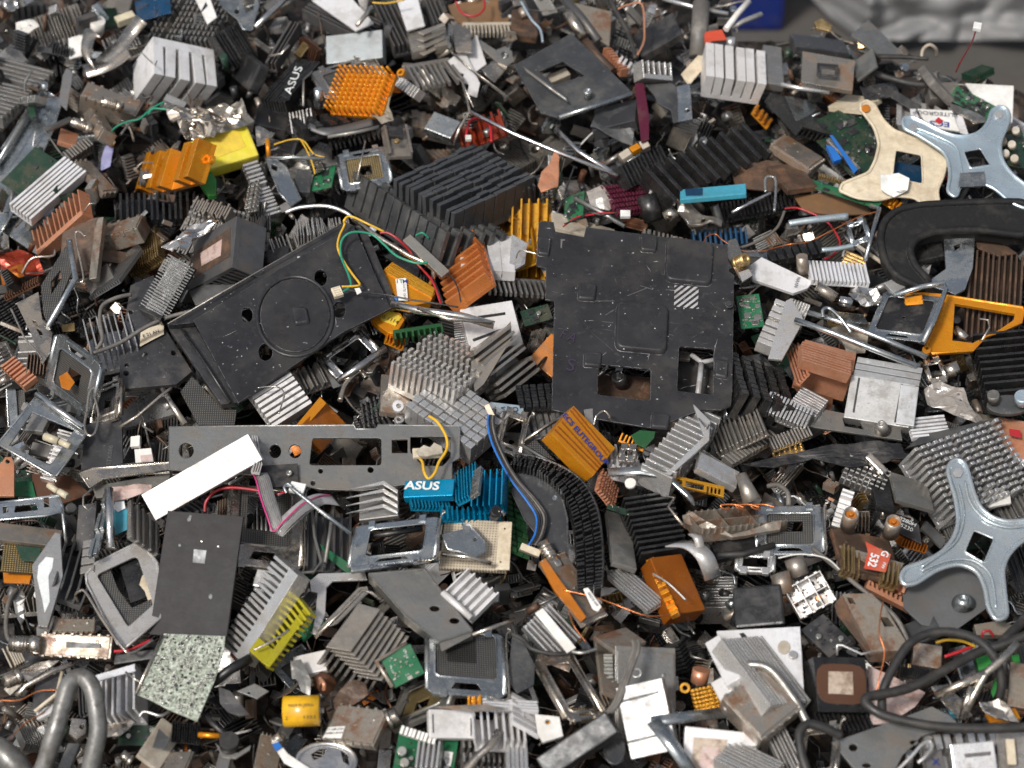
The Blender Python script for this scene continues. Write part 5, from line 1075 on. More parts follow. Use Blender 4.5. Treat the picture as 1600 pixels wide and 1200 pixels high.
f=P('silver screw plate','small silver mounting plate holding a coax ring, right of the big black plate','nick',[(1138,376),(1150,372),(1158,392),(1176,420),(1172,430),(1156,436),(1146,418),(1136,400)],L=5.8,t=3,name='mounting_plate',cat='mounting plate')
coax(f,(1150,412),(1166,404),11,5.6,6.8,mat='brass',hollow=.5)
P('white tab on the screw plate','white-grey bright tab at the lower end of the small silver mounting plate','al',[(1154,426),(1170,420),(1176,430),(1160,440)],L=6.4,t=2)
PCB('green solder board','small green board with shiny solder drops right of the big black plate','pcbg',(1152,462),(1188,458),(1156,514),L=3.8,n=60,comps=('sold','sold'))
f=P('white long cover','white long cover with printed characters, right of the screw plate','alw',[(1170,416),(1190,402),(1270,440),(1262,450),(1240,458),(1176,436)],L=4.8,t=4,name='cover',cat='cover')
text(f,'NVVN',(1246,442),(4,-12),6,'ink')
CY('nickel small cylinder','small nickel cylinder standing left of the white toothed heatsink','tin',(1254,428),(1253,400),9,4.5,6.2,name='cylinder',cat='cylinder')
H('white toothed heatsink','bright white heatsink with upright narrow teeth, right of centre','alw',(1264,406),(1356,410),(1266,438),(1,8),n=15,t=.6,L=5.0)
T('pale bone bar','pale blue double bar lying right of centre above the dark clip row','zincb',[(1233,350,5),(1270,344,5.2),(1324,338,5)],6.0,5,name='metal_bar',cat='bar')
T('orange long wire','thin orange wire running across the pale bone bar, right of centre','coppw',[(1194,392,4),(1232,382,5.5),(1262,378,5.5),(1300,360,6),(1344,338,6),(1374,330,6)],1.1,5.5)
T('red wire beside the bone bar','red wire curving beside the pale bone bar','redw',[(1226,326),(1250,326),(1290,345),(1308,368),(1312,384),(1300,400),(1288,404)],1.7,3.2)
H('black slotted bar','black slotted bar lying under the pale bone bar','blk',(1200,388),(1284,374),(1206,408),(2,8),n=7,t=.7,L=3.4)
T('bright triangular arm','grey metal arm forming a triangle, right of the pale bone bar','zinc',[(1352,406,5),(1362,370,5.4),(1374,326,5.4),(1360,322,5)],4,5,name='metal_arm',cat='arm',sm=False)
T('bright triangular arm lower','pale rod pair running under the metal triangle toward the rounded black ring','beige',[(1340,384,4),(1380,412,4),(1420,446,4)],3.4,4,name='metal_rod',cat='rod',sm=False)
T('second pale rod','second pale flat rod under the metal triangle','steel',[(1352,376,3.6),(1396,424,3.6),(1412,440,3.6)],3.4,3.6,name='metal_rod',cat='rod',sm=False)
T('small pale bone','small pale blue bar below the orange wire','zincb',[(1284,390,4.6),(1310,388,4.6),(1334,384,4.6)],4.2,4.6,name='metal_bar',cat='bar')
SOCK('tilted zinc latch','tilted zinc latch plate inside the metal triangle',(1326,350),(1352,340),(1330,384),L=4.0,fmat='zinc',grid='',lever=False)
P('shadow brown panel','olive-brown mottled panel above the big rounded black ring','pcbbr',[(1240,306),(1300,300),(1350,322),(1364,334),(1300,336),(1256,330)],L=2.4,t=2,name='panel',cat='panel')
P('big black rounded handle','big broad black curved plastic rim at the right edge, upper middle','matb',[(1612,316),(1560,315),(1500,317),(1440,320),(1402,328),(1382,344),(1375,370),(1380,402),(1398,430),(1440,450),(1452,440),(1428,414),(1420,390),(1432,372),(1460,362),(1520,358),(1612,370)],L=5.6,t=16,rim=4,name='curved_plastic_band',cat='plastic band',round_=.4)
P('zinc plate with rust hole','grey zinc plate with a small rusty hole beside the black curved handle','zinc',[(1474,364),(1524,364),(1520,418),(1508,452),(1494,460),(1458,448),(1450,440),(1478,420)],L=4.4,t=3,holes=[[(1490,384),(1500,380),(1500,386),(1492,392)]])
K('chromed dusty gear','dusty chrome and black part inside the curve of the black handle','blk',(1428,376),(1472,366),(1426,410),(2,10),L=3.4,name='gear_part',cat='machine part',bev=3)
P('glint piece','yellowish shiny scrap inside the curve of the black handle','nick',[(1436,412),(1454,416),(1452,428),(1438,426)],L=3.8,t=2,crump=3,name='metal_scrap',cat='scrap')
H('rusty rod grille','rusty brown grille of parallel rods at the right edge','rustd',(1528,386),(1610,396),(1498,526),(0,8),n=10,t=.35,L=3.6,depth=1.5,round_=False)
P('dusty board above the grille','dusty dark board above the rusty rod grille','rustd',[(1520,372),(1560,376),(1590,396),(1560,400),(1528,388)],L=3.6,t=2)
f=P('orange window bracket','bright orange metal bracket with large rectangular windows, right side','org',[(1414,462),(1440,458),(1475,461),(1598,480),(1600,486),(1596,504),(1560,520),(1540,526),(1520,548),(1456,552),(1446,540),(1460,512),(1446,505),(1416,504)],L=4.8,t=4,name='heatsink_bracket',cat='bracket',holes=[[(1492,474),(1586,490),(1584,500),(1560,516),(1520,536),(1488,532)]],rim=1.2)
P('orange lug','orange round lug with a hole at the foot of the window bracket','org',circ((1448,546),7,6.5),L=5.2,t=5,holes=[circ((1448,544),2.4)],name='mounting_lug',cat='lug')
K('orange upright tab','orange upright box tab behind the zinc socket frame','org',(1415,464),(1442,460),(1418,503),(2,4),L=5.0,name='bracket_tab',cat='bracket tab',bev=1)
SOCK('open socket at the orange bracket','zinc-framed socket with a black pad in front of the orange window bracket',(1350,524),(1436,536),(1392,452),L=5.4,fmat='zinc',grid='plb',hole=(.45,.45,.5,.5),win=(.1,.14,.9,.9),lever=False,bars=False)
T('bright socket rail','bright bent zinc rail on the right side of the black-padded socket','zinc',[(1396,462,6),(1440,448,6.4),(1476,442,6.4),(1478,452,6.6),(1460,500,6.8),(1442,536,6.6)],4.2,6.4,name='socket_rail',cat='rail',sm=False)
T('X clip first bar','long zinc bar of a crossed clip, above the copper block','zinc',[(1242,500,6),(1300,520,6.2),(1370,548,6.2),(1432,572,5.8),(1438,568,5.6)],5,6,name='metal_clip',cat='clip',sm=False)
T('X clip second bar','second zinc bar of the crossed clip running to the right','zinc',[(1262,488,6),(1310,502,6.4),(1380,530,6.4),(1448,558,6)],4.4,6.2,name='metal_clip',cat='clip',sm=False)
T('X clip loop','zinc loop rising from the crossed clip above the copper block','zinc',[(1286,496,6.6),(1286,484,6.8),(1296,482,6.8),(1312,496,6.8),(1330,520,6.4)],2.8,6.6,name='metal_clip',cat='clip',sm=True)
CY('small chrome stud','small chrome cylinder pointing right, above the crossed clip','chrome',(1312,470),(1332,474),8,5,5,name='stud',cat='stud')
CY('second chrome stud','larger dusty chrome cylinder left of the small chrome stud','nick',(1276,448),(1306,466),9,5,4.6,name='stud',cat='stud')
K('light grey spring block','pale mechanical block under the chrome studs','zinc',(1296,484),(1352,490),(1300,500),(2,6),L=4.4,name='metal_block',cat='metal block')
P('grey tin crumpled cluster','bright crumpled tin pieces below the white toothed heatsink','chrome',[(1330,446),(1372,448),(1384,462),(1372,480),(1344,478),(1326,460)],L=4.4,t=1.5,crump=8,name='metal_scrap',cat='scrap')
K('small grey cube','small light grey cube left of the black-padded socket','al',(1382,442),(1402,432),(1394,458),(2,6),L=4.6,name='metal_cube',cat='metal block',bev=.4)
H('pale slotted heatsink with plate','pale heatsink with dark slots and a brushed face, right of the big black plate','al',(1178,540),(1216,464),(1208,552),(0,8),n=7,t=.6,L=4.4)
P('brushed plate with pit','brushed aluminium plate with a worn pit, right of the big black plate','al',[(1200,560),(1228,470),(1236,466),(1252,492),(1256,500),(1222,562)],L=5.6,t=3)
P('tan cloth board','tan-olive mottled sheet under the crossed clip','beige',[(1300,510),(1360,502),(1352,552),(1324,556),(1312,530)],L=2.6,t=1,crump=3,name='sheet',cat='sheet')
f=K('copper block heatsink','copper-coloured block heatsink with a smooth front, right of centre','cop',(1250,558),(1330,580),(1240,606),(0,-6),L=4.2,depth=3,name='heatsink',cat='heatsink',bev=.6)
H('copper block fins','close copper fins along the top of the copper block heatsink','cop',(1250,562),(1256,532),(1328,586),(0,10),n=8,t=.6,L=7.0,depth=1.2)
H('copper block left side','copper fin stack at the left side of the copper block heatsink','cop',(1236,552),(1252,534),(1238,600),(0,6),n=5,t=.6,L=4.8)
f=K('big silver block heatsink','big satin silver block heatsink with grooves, right of centre','satin',(1334,585),(1432,601),(1318,652),(4,10),L=5.2,name='heatsink',cat='heatsink',bev=.6)
on(f,'slot',[(1341,590),(1344,591),(1335,645),(1332,644)],'chip');on(f,'slot',[(1408,600),(1411,600),(1400,660),(1397,660)],'chip')
H('silver top steps','stepped silver top of the big silver block heatsink','satin',(1334,584),(1344,556),(1432,602),(0,8),n=3,t=.86,L=5.6)
K('silver right side','satin silver right side column of the big block heatsink','satin',(1410,600),(1438,604),(1398,662),(2,8),L=5.6,name='heatsink_side',cat='heatsink side')
H('small pale lamella cube','small pale lamella cube below the copper block heatsink','al',(1234,628),(1256,604),(1272,650),(0,10),n=8,t=.6,L=4.8)
H('black blade heatsink right of the plate','black heatsink with notched blades, touching the right edge of the big black plate','blk',(1146,548),(1230,574),(1152,612),(0,12),n=5,cuts=8,cut=.2,t=.62,L=5.4,depth=3)
P('brown card under the cube','brown card behind the small pale lamella cube','copd',[(1240,602),(1302,622),(1298,650),(1270,660)],L=3.4,t=1.5,name='card',cat='card')
P('long grey mounting plate','long grey plate with a square hole and a raised screw dome under the silver block','steel',[(1228,642),(1290,640),(1370,656),(1406,664),(1410,688),(1260,666)],L=4.0,t=2.5,holes=[[(1316,652),(1342,656),(1350,671),(1320,666)]])
CY('screw dome','grey screw dome standing on the long grey plate','alg',(1379,672),(1377,662),13,4,5,r2=6,name='screw_dome',cat='screw dome',hollow=.5)
H('white thin ribbed block','white heatsink with thin long ribs below the silver block','alw',(1418,654),(1424,684),(1478,648),(0,6),n=6,t=.6,L=4.4)
P('clear bag film','clear crinkled plastic film right of the big silver block','glassy',[(1444,604),(1470,596),(1504,610),(1520,640),(1538,650),(1526,660),(1490,650),(1470,636),(1450,632)],L=4.6,t=.6,crump=7,name='plastic_film',cat='film')
H('black fins right edge','black heatsink with long bent fins at the right edge, middle','blk',(1528,520),(1534,614),(1616,512),(-4,10),n=9,t=.28,L=5.0,depth=3)
T('thin wire clip right edge','thin bent wire clip beside the black fins at the right edge','nick',[(1534,532),(1546,512),(1544,500),(1530,498)],1.5,6.4,name='wire_clip',cat='wire clip',sm=False)
CY('silver tube end in the bracket','small silver tube seen in the window of the orange bracket','nick',(1492,514),(1510,530),7,4.6,4.6,name='tube',cat='tube',hollow=.6)
CY('coax drum at right','nickel coax drum below the orange window bracket','nick',(1476,582),(1498,574),11,4.4,4.8,name='coax_drum',cat='connector',hollow=.7)
SOCK('small nickel frame right','small nickel frame bracket below the crossed clip end',(1446,566),(1470,560),(1452,598),L=4.4,fmat='nick',grid='',lever=False)
P('flat black wheel','dark round plate with a stud at the right edge, middle','slate',circ((1576,632),34,15,26),L=4.6,t=4,name='round_plate',cat='round plate')
CY('stud on round plate','steel stud standing on the dark round plate at the right edge','steel',(1552,626),(1552,616),9,5,5.8,name='stud',cat='stud')
CY('pale knob on round plate','pale green-grey knob on the dark round plate at the right edge','zincb',(1598,628),(1598,618),12,5,5.8,name='knob',cat='knob')
P('brown orange panel right','orange-brown mottled panel at the right edge below the round plate','cop',[(1560,652),(1612,660),(1612,740),(1590,724),(1560,690)],L=2.6,t=2,name='panel',cat='panel')
f=P('red white sticker right','small red and white sticker at the right edge','inkred',[(1577,670),(1594,672),(1596,684),(1578,680)],L=3.4,t=.8,name='sticker',cat='sticker')
P('barcode card','white barcode card at the right edge','paperw',[(1582,712),(1612,722),(1612,734),(1588,726)],L=3.6,t=1,name='card',cat='card')
H('needle fin heatsink','pale warm heatsink with long needle fins in a fan, right of centre','alwarm',(1110,668),(1184,632),(1118,706),(-2,12),n=13,cuts=0,t=.5,L=5.4,rnd=1)
H('needle fins lower rows','lower row of pale needle fins pointing down, right of centre','alwarm',(1126,712),(1206,672),(1140,724),(-2,8),n=14,t=.5,L=5.0)
H('needle fan right','right fan of the pale needle fins with a tall middle tuft','al',(1190,640),(1206,612),(1256,668),(0,10),n=3,cuts=12,cut=.4,t=.9,L=5.6)
H('needle fan lower right','lower right needle fins with gold screws behind','alwarm',(1200,684),(1262,662),(1208,702),(0,6),n=13,t=.5,L=5.0)
H('gold screw row','row of gold posts under the pale needle fins','brass',(1206,704),(1252,688),(1212,724),(0,8),n=6,t=.5,cuts=1,L=4.0,round_=True)
P('black leather strap','long curved black plastic strap running under the needle fins to the right','plb',[(1160,726),(1200,716),(1250,706),(1300,696),(1350,690),(1408,692),(1414,706),(1440,716),(1448,722),(1444,730),(1420,718),(1396,716),(1386,722),(1330,730),(1296,724),(1270,716),(1210,732)],L=5.2,t=2,name='plastic_strap',cat='strap',crump=2)
H('large light pin heatsink','large light grey heatsink covered with tall round-topped pins, right side','al',(1424,700),(1570,655),(1478,800),(-12,22),n=13,cuts=11,cut=.5,t=.5,L=6.0,depth=3.2,rnd=1.2)
P('dark top edge of the pin heatsink','dark board edge behind the large light pin heatsink','slate',[(1416,700),(1440,680),(1560,652),(1566,658),(1440,694)],L=4.4,t=3)
H('grey segmented heatsink','dark grey heatsink with dashed bright fin tops, right side','alg',(1314,746),(1330,712),(1376,772),(0,10),n=6,cuts=7,cut=.3,t=.35,L=4.8)
K('worn dark plate','dark plate with worn beige face, left of the large light pin heatsink','steel',(1396,738),(1456,756),(1394,778),(2,6),L=6.6,name='metal_plate',cat='metal plate',bev=.5)
K('nickel crystal can','small nickel can lying on the dark grey dashed heatsink','nick',(1352,714),(1362,706),(1378,742),(0,6),L=5.8,name='crystal_can',cat='metal can',bev=1.5)
K('black long fins under the worn plate','black fin block under the worn dark plate','blk',(1366,748),(1396,756),(1364,790),(2,6),L=4.6,name='dark_block',cat='metal block')
f=P('black card with white print','black card with white faded print behind the rusty coax tuner, right','blkm',[(1376,792),(1436,820),(1440,850),(1400,830)],L=3.4,t=1.5,name='card',cat='card')
text(f,'0280H',(1418,816),(20,9),6,'inkw',stretch=1.1);text(f,'05230',(1414,824),(20,9),6,'inkw',stretch=1.1)
XB('big zinc X bracket','big bluish zinc X-shaped cooler bracket in front at the right edge','zincl',[(1481,740),(1483,726),(1494,717),(1506,722),(1512,736),(1520,768),(1530,792),(1548,808),(1572,816),(1612,812),(1612,836),(1590,850),(1574,868),(1566,890),(1570,930),(1574,964),(1556,970),(1544,950),(1540,920),(1528,892),(1500,880),(1466,888),(1430,912),(1412,914),(1407,902),(1414,888),(1440,880),(1470,866),(1490,842),(1498,818),(1494,780)],
   rrect([(1521,828),(1554,842),(1538,880),(1507,862)],.12),L=8.0,rim=2.4)
T('bead of the big X upper arm','raised bead along the upper arm of the big zinc X bracket','zincl',[(1497,757,8.2),(1502,775,8.2),(1506,800,8.2),(1502,828,8.2),(1488,852,8.2),(1440,886,8.2)],1.6,8.2,name='metal_bead',cat='bead')
T('bead of the big X right','second raised bead along the big zinc X bracket','zincl',[(1508,752,8.2),(1516,785,8.2),(1540,812,8.2),(1575,824,8.2),(1612,820,8.2)],1.6,8.2,name='metal_bead',cat='bead')
T('bead of the big X lower','lower raised bead of the big zinc X bracket','zincl',[(1440,892,8.2),(1480,876,8.2),(1520,876,8.2),(1548,900,8.2),(1556,950,8.2)],1.6,8.2,name='metal_bead',cat='bead')
P('big X end mark','hexagonal press mark at the upper arm end of the big zinc bracket','al',circ((1497,738),8,8,6),L=8.2,t=.8,name='press_mark',cat='press mark')
P('white curved plastic right','white curved plastic cover behind the big zinc X bracket','white',[(1530,770),(1564,762),(1578,772),(1580,786),(1548,792),(1530,784)],L=4.4,t=3,name='plastic_cover',cat='plastic cover')
H('grey fins at the right edge low','dull grey fin block at the right edge behind the big zinc X bracket','alg',(1560,790),(1612,766),(1566,816),(0,8),n=9,t=.35,L=3.6)
H('dark fins at the right edge low','black fins seen below the right arm of the big zinc X bracket','blk',(1576,860),(1612,850),(1580,920),(0,8),n=7,t=.3,L=3.6)
H('grey tilted strips','grey tilted strip pile left of the upper arm of the big zinc X bracket','alg',(1468,806),(1490,798),(1478,850),(0,6),n=6,t=.4,L=3.4,rnd=2)
# ================================================================== lower left
f=P('long holed steel strip','long grey steel strip with round holes and large windows lying across the centre left','steel',
 [(264,667),(400,665),(553,664),(556,670),(588,670),(590,664),(716,665),(719,670),(717,716),(706,722),(706,748),(640,756),(560,766),(500,764),(400,742),(264,734)],L=6.6,t=2,
 holes=[circ((291,704),12,12.5),circ((430,705),9.5,11),circ((461,705),10,11),rrect([(488,684),(596,684),(596,727),(483,727)],.12),rrect([(612,687),(637,686),(637,708),(612,708)],.05),rrect([(641,682),(705,682),(704,716),(692,728),(660,728),(641,706)],.1),circ((501,736),4),circ((579,734),5),circ((489,755),4)],rim=.5)
T('yellow wire loop on the strip','yellow wire loop threaded through the right window of the long holed steel strip','yelw',[(670,650,7.6),(684,660,8),(697,682,8),(698,702,8),(686,722,8),(680,738,8),(670,748,8),(663,738,8),(660,722,7.8),(655,716,7)],2.2,8)
f=K('cream terminal blob','cream connector with brown hardened glue in the right window of the strip','cream',(644,700),(692,698),(646,714),(0,4),L=7.6,name='terminal',cat='terminal',bev=1)
P('brown glue lump','brown hardened glue lump on the cream connector of the strip','beige',[(650,704),(662,696),(672,698),(678,690),(690,696),(692,708),(676,710),(668,712),(654,712)],L=8.0,t=3,crump=3,name='glue_lump',cat='glue')
f=K('long white bar','long bright white aluminium bar lying diagonally over the steel strip, lower left','alw',(221,773),(387,678),(244,813),(0,6),L=8.0,name='metal_bar',cat='bar',bev=.5,depth=1.6)
H('bar end fins','thin lamellae at the upper end of the long white bar','alw',(386,680),(398,682),(402,722),(0,4),n=4,t=.5,L=7.8,depth=1.2)
T('red black lead under the bar','red wire arching under the lower end of the long white bar','redw',[(320,800,5.6),(322,784,6),(336,768,6.4),(360,762,6.6),(400,766,6.6),(420,772,6.8),(438,772,7),(448,766,7)],2.3,6.4)
f=T('black partner lead','black lead running beside the red wire to the white plug, lower left','blkw',[(400,770,6.8),(420,774,6.8),(436,774,7),(446,768,7)],1.8,7)
plug(f,(465,763),(1,.2),16,22,7.4)
f=S('ribbon cable first leg','grey flat ribbon cable with a pink edge, folded in a V, lower left','gryrib',[(400,732,6),(410,746,7.4),(418,775,7.6),(428,806,7.6),(434,830,7.2)],(22,-2),7.4,t=.8,name='ribbon_cable',cat='cable')
S('ribbon cable second leg','right leg of the grey ribbon cable with printed characters, lower left','gryrib',[(432,830,7.2),(450,812,7.6),(476,790,7.6),(500,780,7),(524,782,6)],(12,16),7.6,t=.8,name='ribbon_cable',cat='cable')
for i in range(7):T('ribbon groove %d'%i,'groove','alg',[(390+i*3.1+1,733,6.2),(400+i*3.1,747,7.55),(408+i*3.1,775,7.75),(418+i*3.1,806,7.75),(425+i*3,828,7.4)],.5,7,name='groove',cat='groove')
T('ribbon pink edge','pink edge','pink',[(390,734,6.2),(399,747,7.6),(407,776,7.8),(418,808,7.8),(427,830,7.4),(442,816,7.8),(470,790,7.8),(496,776,7.2),(516,774,6.2)],1.3,7,name='pink_strand',cat='strand')
for i in range(6):T('ribbon groove b%d'%i,'groove','alg',[(430+i*2,834-i*.5+i*1.5,7.4),(449+i*2,808+i*2.6,7.8),(474+i*2,785+i*2.8,7.8),(499+i*1.5,775+i*2.6,7.2)],.5,7,name='groove',cat='groove')
f=P('black bracket with screw','black plastic bracket plate holding a bright screw left of the white plug','plb',[(404,728),(465,724),(466,756),(424,762),(404,752)],L=7.0,t=3,name='bracket',cat='bracket')
bmx=bmesh.new();cyl(bmx,hit((452,741),7.1*LAY),4.5*s_,0,.003,10,axis=PN,hollow=.4);attach(f,'screw',bmx,'sold')
T('steel hook rod','long zinc rod with a hook eye from the white plug to the zinc frame, centre','zinc',[(446,764,7.6),(452,758,7.8),(460,766,7.8),(500,798,7.6),(548,834,7.2)],3.0,7.6,name='hook_rod',cat='rod',sm=False)
T('hook eye','small round eye at the upper end of the long zinc hook rod','zinc',[(448,770,7.8),(444,762,7.9),(449,756,7.9),(456,760,7.9)],2,7.8,name='hook_eye',cat='hook')
SOCK('socket under the ribbon','socket with a dark pin grid and wide metal frame under the ribbon cable, lower left',(362,874),(474,888),(356,758),L=5.0,fmat='nick',win=(.12,.26,.84,.98),hole=(.2,.3,.62,.85))
H('fin stack above the ribbon socket','dark fins with bright edges between the long white bar and the dark square pad','ald',(238,800),(310,780),(262,812),(0,10),n=10,t=.35,L=5.0)
H('slate angled fins','dark grey sheared fins below the lower end of the white bar','alg',(196,782),(236,812),(214,832),(0,6),n=5,t=.3,L=5.4)
f=K('dark square pad','flat dark square pad with a small pale square, lower left','pad',(256,800),(378,808),(236,989),(2,5),L=7.0,name='rubber_pad',cat='pad',bev=.3,depth=.35)
on(f,'pale_square',[(303,858),(323,860),(320,881),(301,879)],'grykast',z=.0003)
on(f,'hole',circ((281,852),2.4,2.6,8),'chip');on(f,'hole',circ((329,932),3.4,4.4,10),'chip');on(f,'hole',[(292,812),(297,804),(300,806),(298,814),(294,816)],'chip')
on(f,'nick_mark',circ((315,846),1.6,1,6),'sold');on(f,'nick_mark',circ((341,854),1.6,1.2,6),'sold')
P('curved flat bracket','bluish zinc long slotted bar at the left edge below the copper tab','zinc',[(-4,786),(92,774),(97,786),(96,800),(70,806),(0,812),(-4,812)],L=5.0,t=2,rim=1.2,holes=[rrect([(24,790),(56,787),(60,797),(22,801)],.2),[(4,792),(12,791),(13,800),(5,802)],[(68,778),(76,777),(77,792),(69,793)]])
T('zinc frame right post','thin zinc post bending down from the long slotted bar at the left edge','zinc',[(90,778,5),(97,790,5),(100,820,4.4),(104,850,4)],2.6,4.6,name='metal_post',cat='post',sm=False)
f=K('pin grid array board','tin frame around a bronze pin grid board at the left edge','tin',(-4,816),(92,830),(-2,840),(0,4),L=4.6,name='metal_frame',cat='frame',bev=.4)
PCB('bronze grid board','green-black processor board with bronze pins at the left edge','gridg',(4,842),(86,850),(8,890),L=4.4,n=0)
P('dark centre of the grid board','dark green centre with a pinned square of the bronze pin board at the left edge','pcbd',[(24,852),(64,856),(62,878),(34,876)],L=4.9,t=.6,name='chip',cat='chip')
P('orange board below the grid','orange-brown board under the bronze pin grid at the left edge','amber',[(4,886),(50,896),(46,912),(6,910)],L=4.0,t=2,name='circuit_board',cat='circuit board')
H('vertical pin tin socket','bright zinc upright socket rail with notches, left of the long white bar','zinc',(148,768),(162,764),(152,862),(-2,5),n=2,t=.7,L=5.6,cuts=2)
T('bright upright roll','bright zinc roll standing left of the long white bar','chrome',[(170,764,6.2),(172,800,6.2),(173,858,6)],6.5,6.2,name='metal_roll',cat='socket rail',sm=False)
T('bent wire left of the roll','bent wire loop left of the bright zinc roll','nick',[(148,760,6),(130,776,6.2),(130,790,6.2),(138,798,6.2),(150,784,6)],1.5,6.2,name='wire_clip',cat='wire clip',sm=False)
P('blue label card','bright blue and white label card between the bright roll and the white bar','ltblue',[(176,784),(194,782),(206,824),(180,836)],L=5.0,t=1,name='card',cat='card')
P('white part of the label','white patch on the bright blue label card','paperw',[(180,784),(194,783),(196,794),(184,800),(178,794)],L=5.15,t=.6,name='card_mark',cat='mark')
P('spotted cream strip','cream torn strip with red-brown spots above the bright blue card','pinkp',[(174,762),(210,757),(238,756),(236,768),(200,778),(176,784)],L=5.2,t=1,crump=2,name='paper_strip',cat='strip')
K('dark sheet behind the roll','dark flat sheet left of the bright zinc roll','blkm',(118,790),(148,786),(120,860),(2,4),L=4.0,name='metal_sheet',cat='metal sheet')
f=H('grey cast heatsink with arm','grey cast heatsink with a pale-smeared flat triangle face at the left','grykast',(96,842),(144,862),(100,900),(2,14),n=5,t=.25,L=4.8,depth=2.2)
f=P('smeared triangle face','flat grey triangular face with pale smears at the left','alg',[(86,832),(94,834),(98,900),(84,948),(74,980),(60,978),(52,900),(50,884)],L=6.2,t=5,name='metal_face',cat='metal plate')
on(f,'smear',[(60,884),(72,870),(84,872),(82,888),(76,900),(78,940),(70,958),(66,936),(58,904)],'inkw',z=.0003)
H('grey square fins','pale grey square fin tips right of the smeared triangle','alg',(126,848),(128,894),(148,844),(2,6),n=4,t=.85,L=5.6)
H('lower cast fins','dark cast fins under the smeared triangle at the left','grykast',(100,908),(126,912),(98,946),(0,10),n=5,t=.4,L=4.2)
P('white framed socket','large bright zinc socket frame leaning against the dark square pad, lower left','al',[(134,898),(150,880),(210,850),(222,846),(246,880),(256,940),(250,966),(196,1012),(184,1006),(136,912)],L=5.6,t=2,rim=1.4,holes=[rrect([(150,898),(214,868),(240,944),(200,980)],.1)],name='processor_socket',cat='socket')
P('grid of the white framed socket','black pin grid of the large bright zinc socket frame, lower left','gridb',[(150,900),(172,888),(184,920),(206,950),(236,936),(238,946),(200,980)],L=5.2,t=2,name='contact_grid',cat='contact grid')
P('torn black sheet','glossy black sheet with a torn cream patch inside the zinc socket frame','blk',[(184,872),(228,856),(240,900),(236,930),(204,942)],L=5.0,t=1.5,name='sheet',cat='sheet')
P('torn cream patch','torn cream patch on the glossy black sheet, lower left','cream',[(222,898),(240,896),(242,946),(232,940),(226,924),(218,914)],L=5.15,t=.5,crump=1,name='paper_patch',cat='mark')
T('socket lever lower left','long lever wire along the left side of the bright zinc socket frame','nick',[(122,940,5),(118,930,5.6),(124,924,6),(134,926,6.2),(160,968,6.2),(190,1010,6.2),(206,1020,6),(240,1000,5.6)],2.2,6,name='lever',cat='lever')
T('red black cord below the socket','dark red cord under the bright zinc socket frame, lower left','redw',[(178,1018,5),(205,1014,5),(236,1000,5)],2.4,5)
K('black slab below the socket','black flat plastic block between the zinc socket frame and the solder board','plb',(176,1024),(240,1014),(178,1038),(0,8),L=4.6,name='plastic_block',cat='plastic block')
f=TUN('rusty white tuner','rusty whitened tuner box with a large coax barrel, left edge low',(62,990),(176,994),(60,1024),(2,10),L=5.2,mat='rust',conns=[((64,1008),(16,1006),13,5.4,5.4)],slots=8)
TUN('rusty comb bracket','small rusty comb-edged tin piece above the rusty whitened tuner',(84,966),(148,968),(86,986),(0,6),L=5.0,mat='rust',slots=8)
on(f,'black_strip',[(104,1003),(158,1006),(158,1013),(104,1012)],'chip',z=.0015)
T('braided grey cord','grey braided cord hanging at the left edge into the coax barrel','rubg',[(26,920,4),(14,940,4.6),(8,970,4.8),(12,996,5),(22,1006,5)],3.4,4.8,name='cord',cat='cord')
P('tangled shiny strap left','tangled crumpled grey metal strap at the left edge','alg',[(20,925),(32,918),(42,940),(40,970),(34,982),(26,960)],L=3.6,t=1.4,crump=7,name='metal_strap',cat='strap')
H('tan comb block','tan slotted block at the left edge under the coax barrel','beige',(2,1014),(22,1004),(20,1042),(0,8),n=6,t=.55,L=3.4)
P('grey strip behind the tuner','grey metal strip standing above the rusty whitened tuner','alg',[(68,962),(88,962),(72,1000),(58,1010),(57,980)],L=4.0,t=2)
f=P('coax bracket foot','shiny curved bracket holding a coax plug at the lower left edge','nick',[(34,1046),(56,1034),(94,1032),(80,1042),(60,1054),(44,1064),(36,1060)],L=4.6,t=2,crump=2,name='bracket',cat='bracket')
coax(f,(34,1056),(8,1066),11,4.6,4.8)
T('shiny bent rod','shiny bent rod with a hooked foot, lower left','nick',[(112,1038,5),(84,1048,5.2),(40,1072,5),(32,1082,4.8),(26,1086,4.6)],4,5,name='metal_rod',cat='rod',sm=False)
T('fine copper wire low left','fine copper wire crossing the lower left edge','coppw',[(0,1094),(30,1094),(60,1080),(90,1078)],.9,5)
T('second copper wire low left','second fine copper wire slanting in the lower left dark','coppw',[(14,1156),(40,1130),(70,1112)],.8,4)
P('yellow edged chip','black textured pad with a pale yellow edge, lower left','blkm',[(98,1048),(88,1082),(54,1112),(50,1106),(56,1066)],L=4.4,t=3,name='chip',cat='chip')
T('yellow edge of the pad','pale yellow band along the black textured pad, lower left','cream',[(98,1046,4.8),(89,1084,4.8),(54,1112,4.8)],2.6,4.8,name='chip_edge',cat='edge bar',sm=False)
K('grey slab under the pad','light grey slab under the black textured pad, lower left','alw',(54,1114),(108,1086),(58,1124),(0,4),L=4.2,name='metal_slab',cat='metal slab')
T('big bent pipe','thick grey bent pipe arching in front at the lower left','tube',[(62,1215,5.5),(72,1190,6.5),(88,1140,8),(98,1100,8.6),(108,1070,9),(124,1058,9),(140,1066,9),(151,1096,8.4),(153,1140,7.4),(146,1180,6.2),(138,1215,5)],12,8,name='bent_pipe',cat='pipe',seg=18)
T('thick grey pipe at the corner','thick blurred grey pipe in the bottom left corner','tube',[(-30,1158,6),(0,1174,6.4),(24,1196,6),(40,1224,5)],17,6,name='bent_pipe',cat='pipe',seg=18)
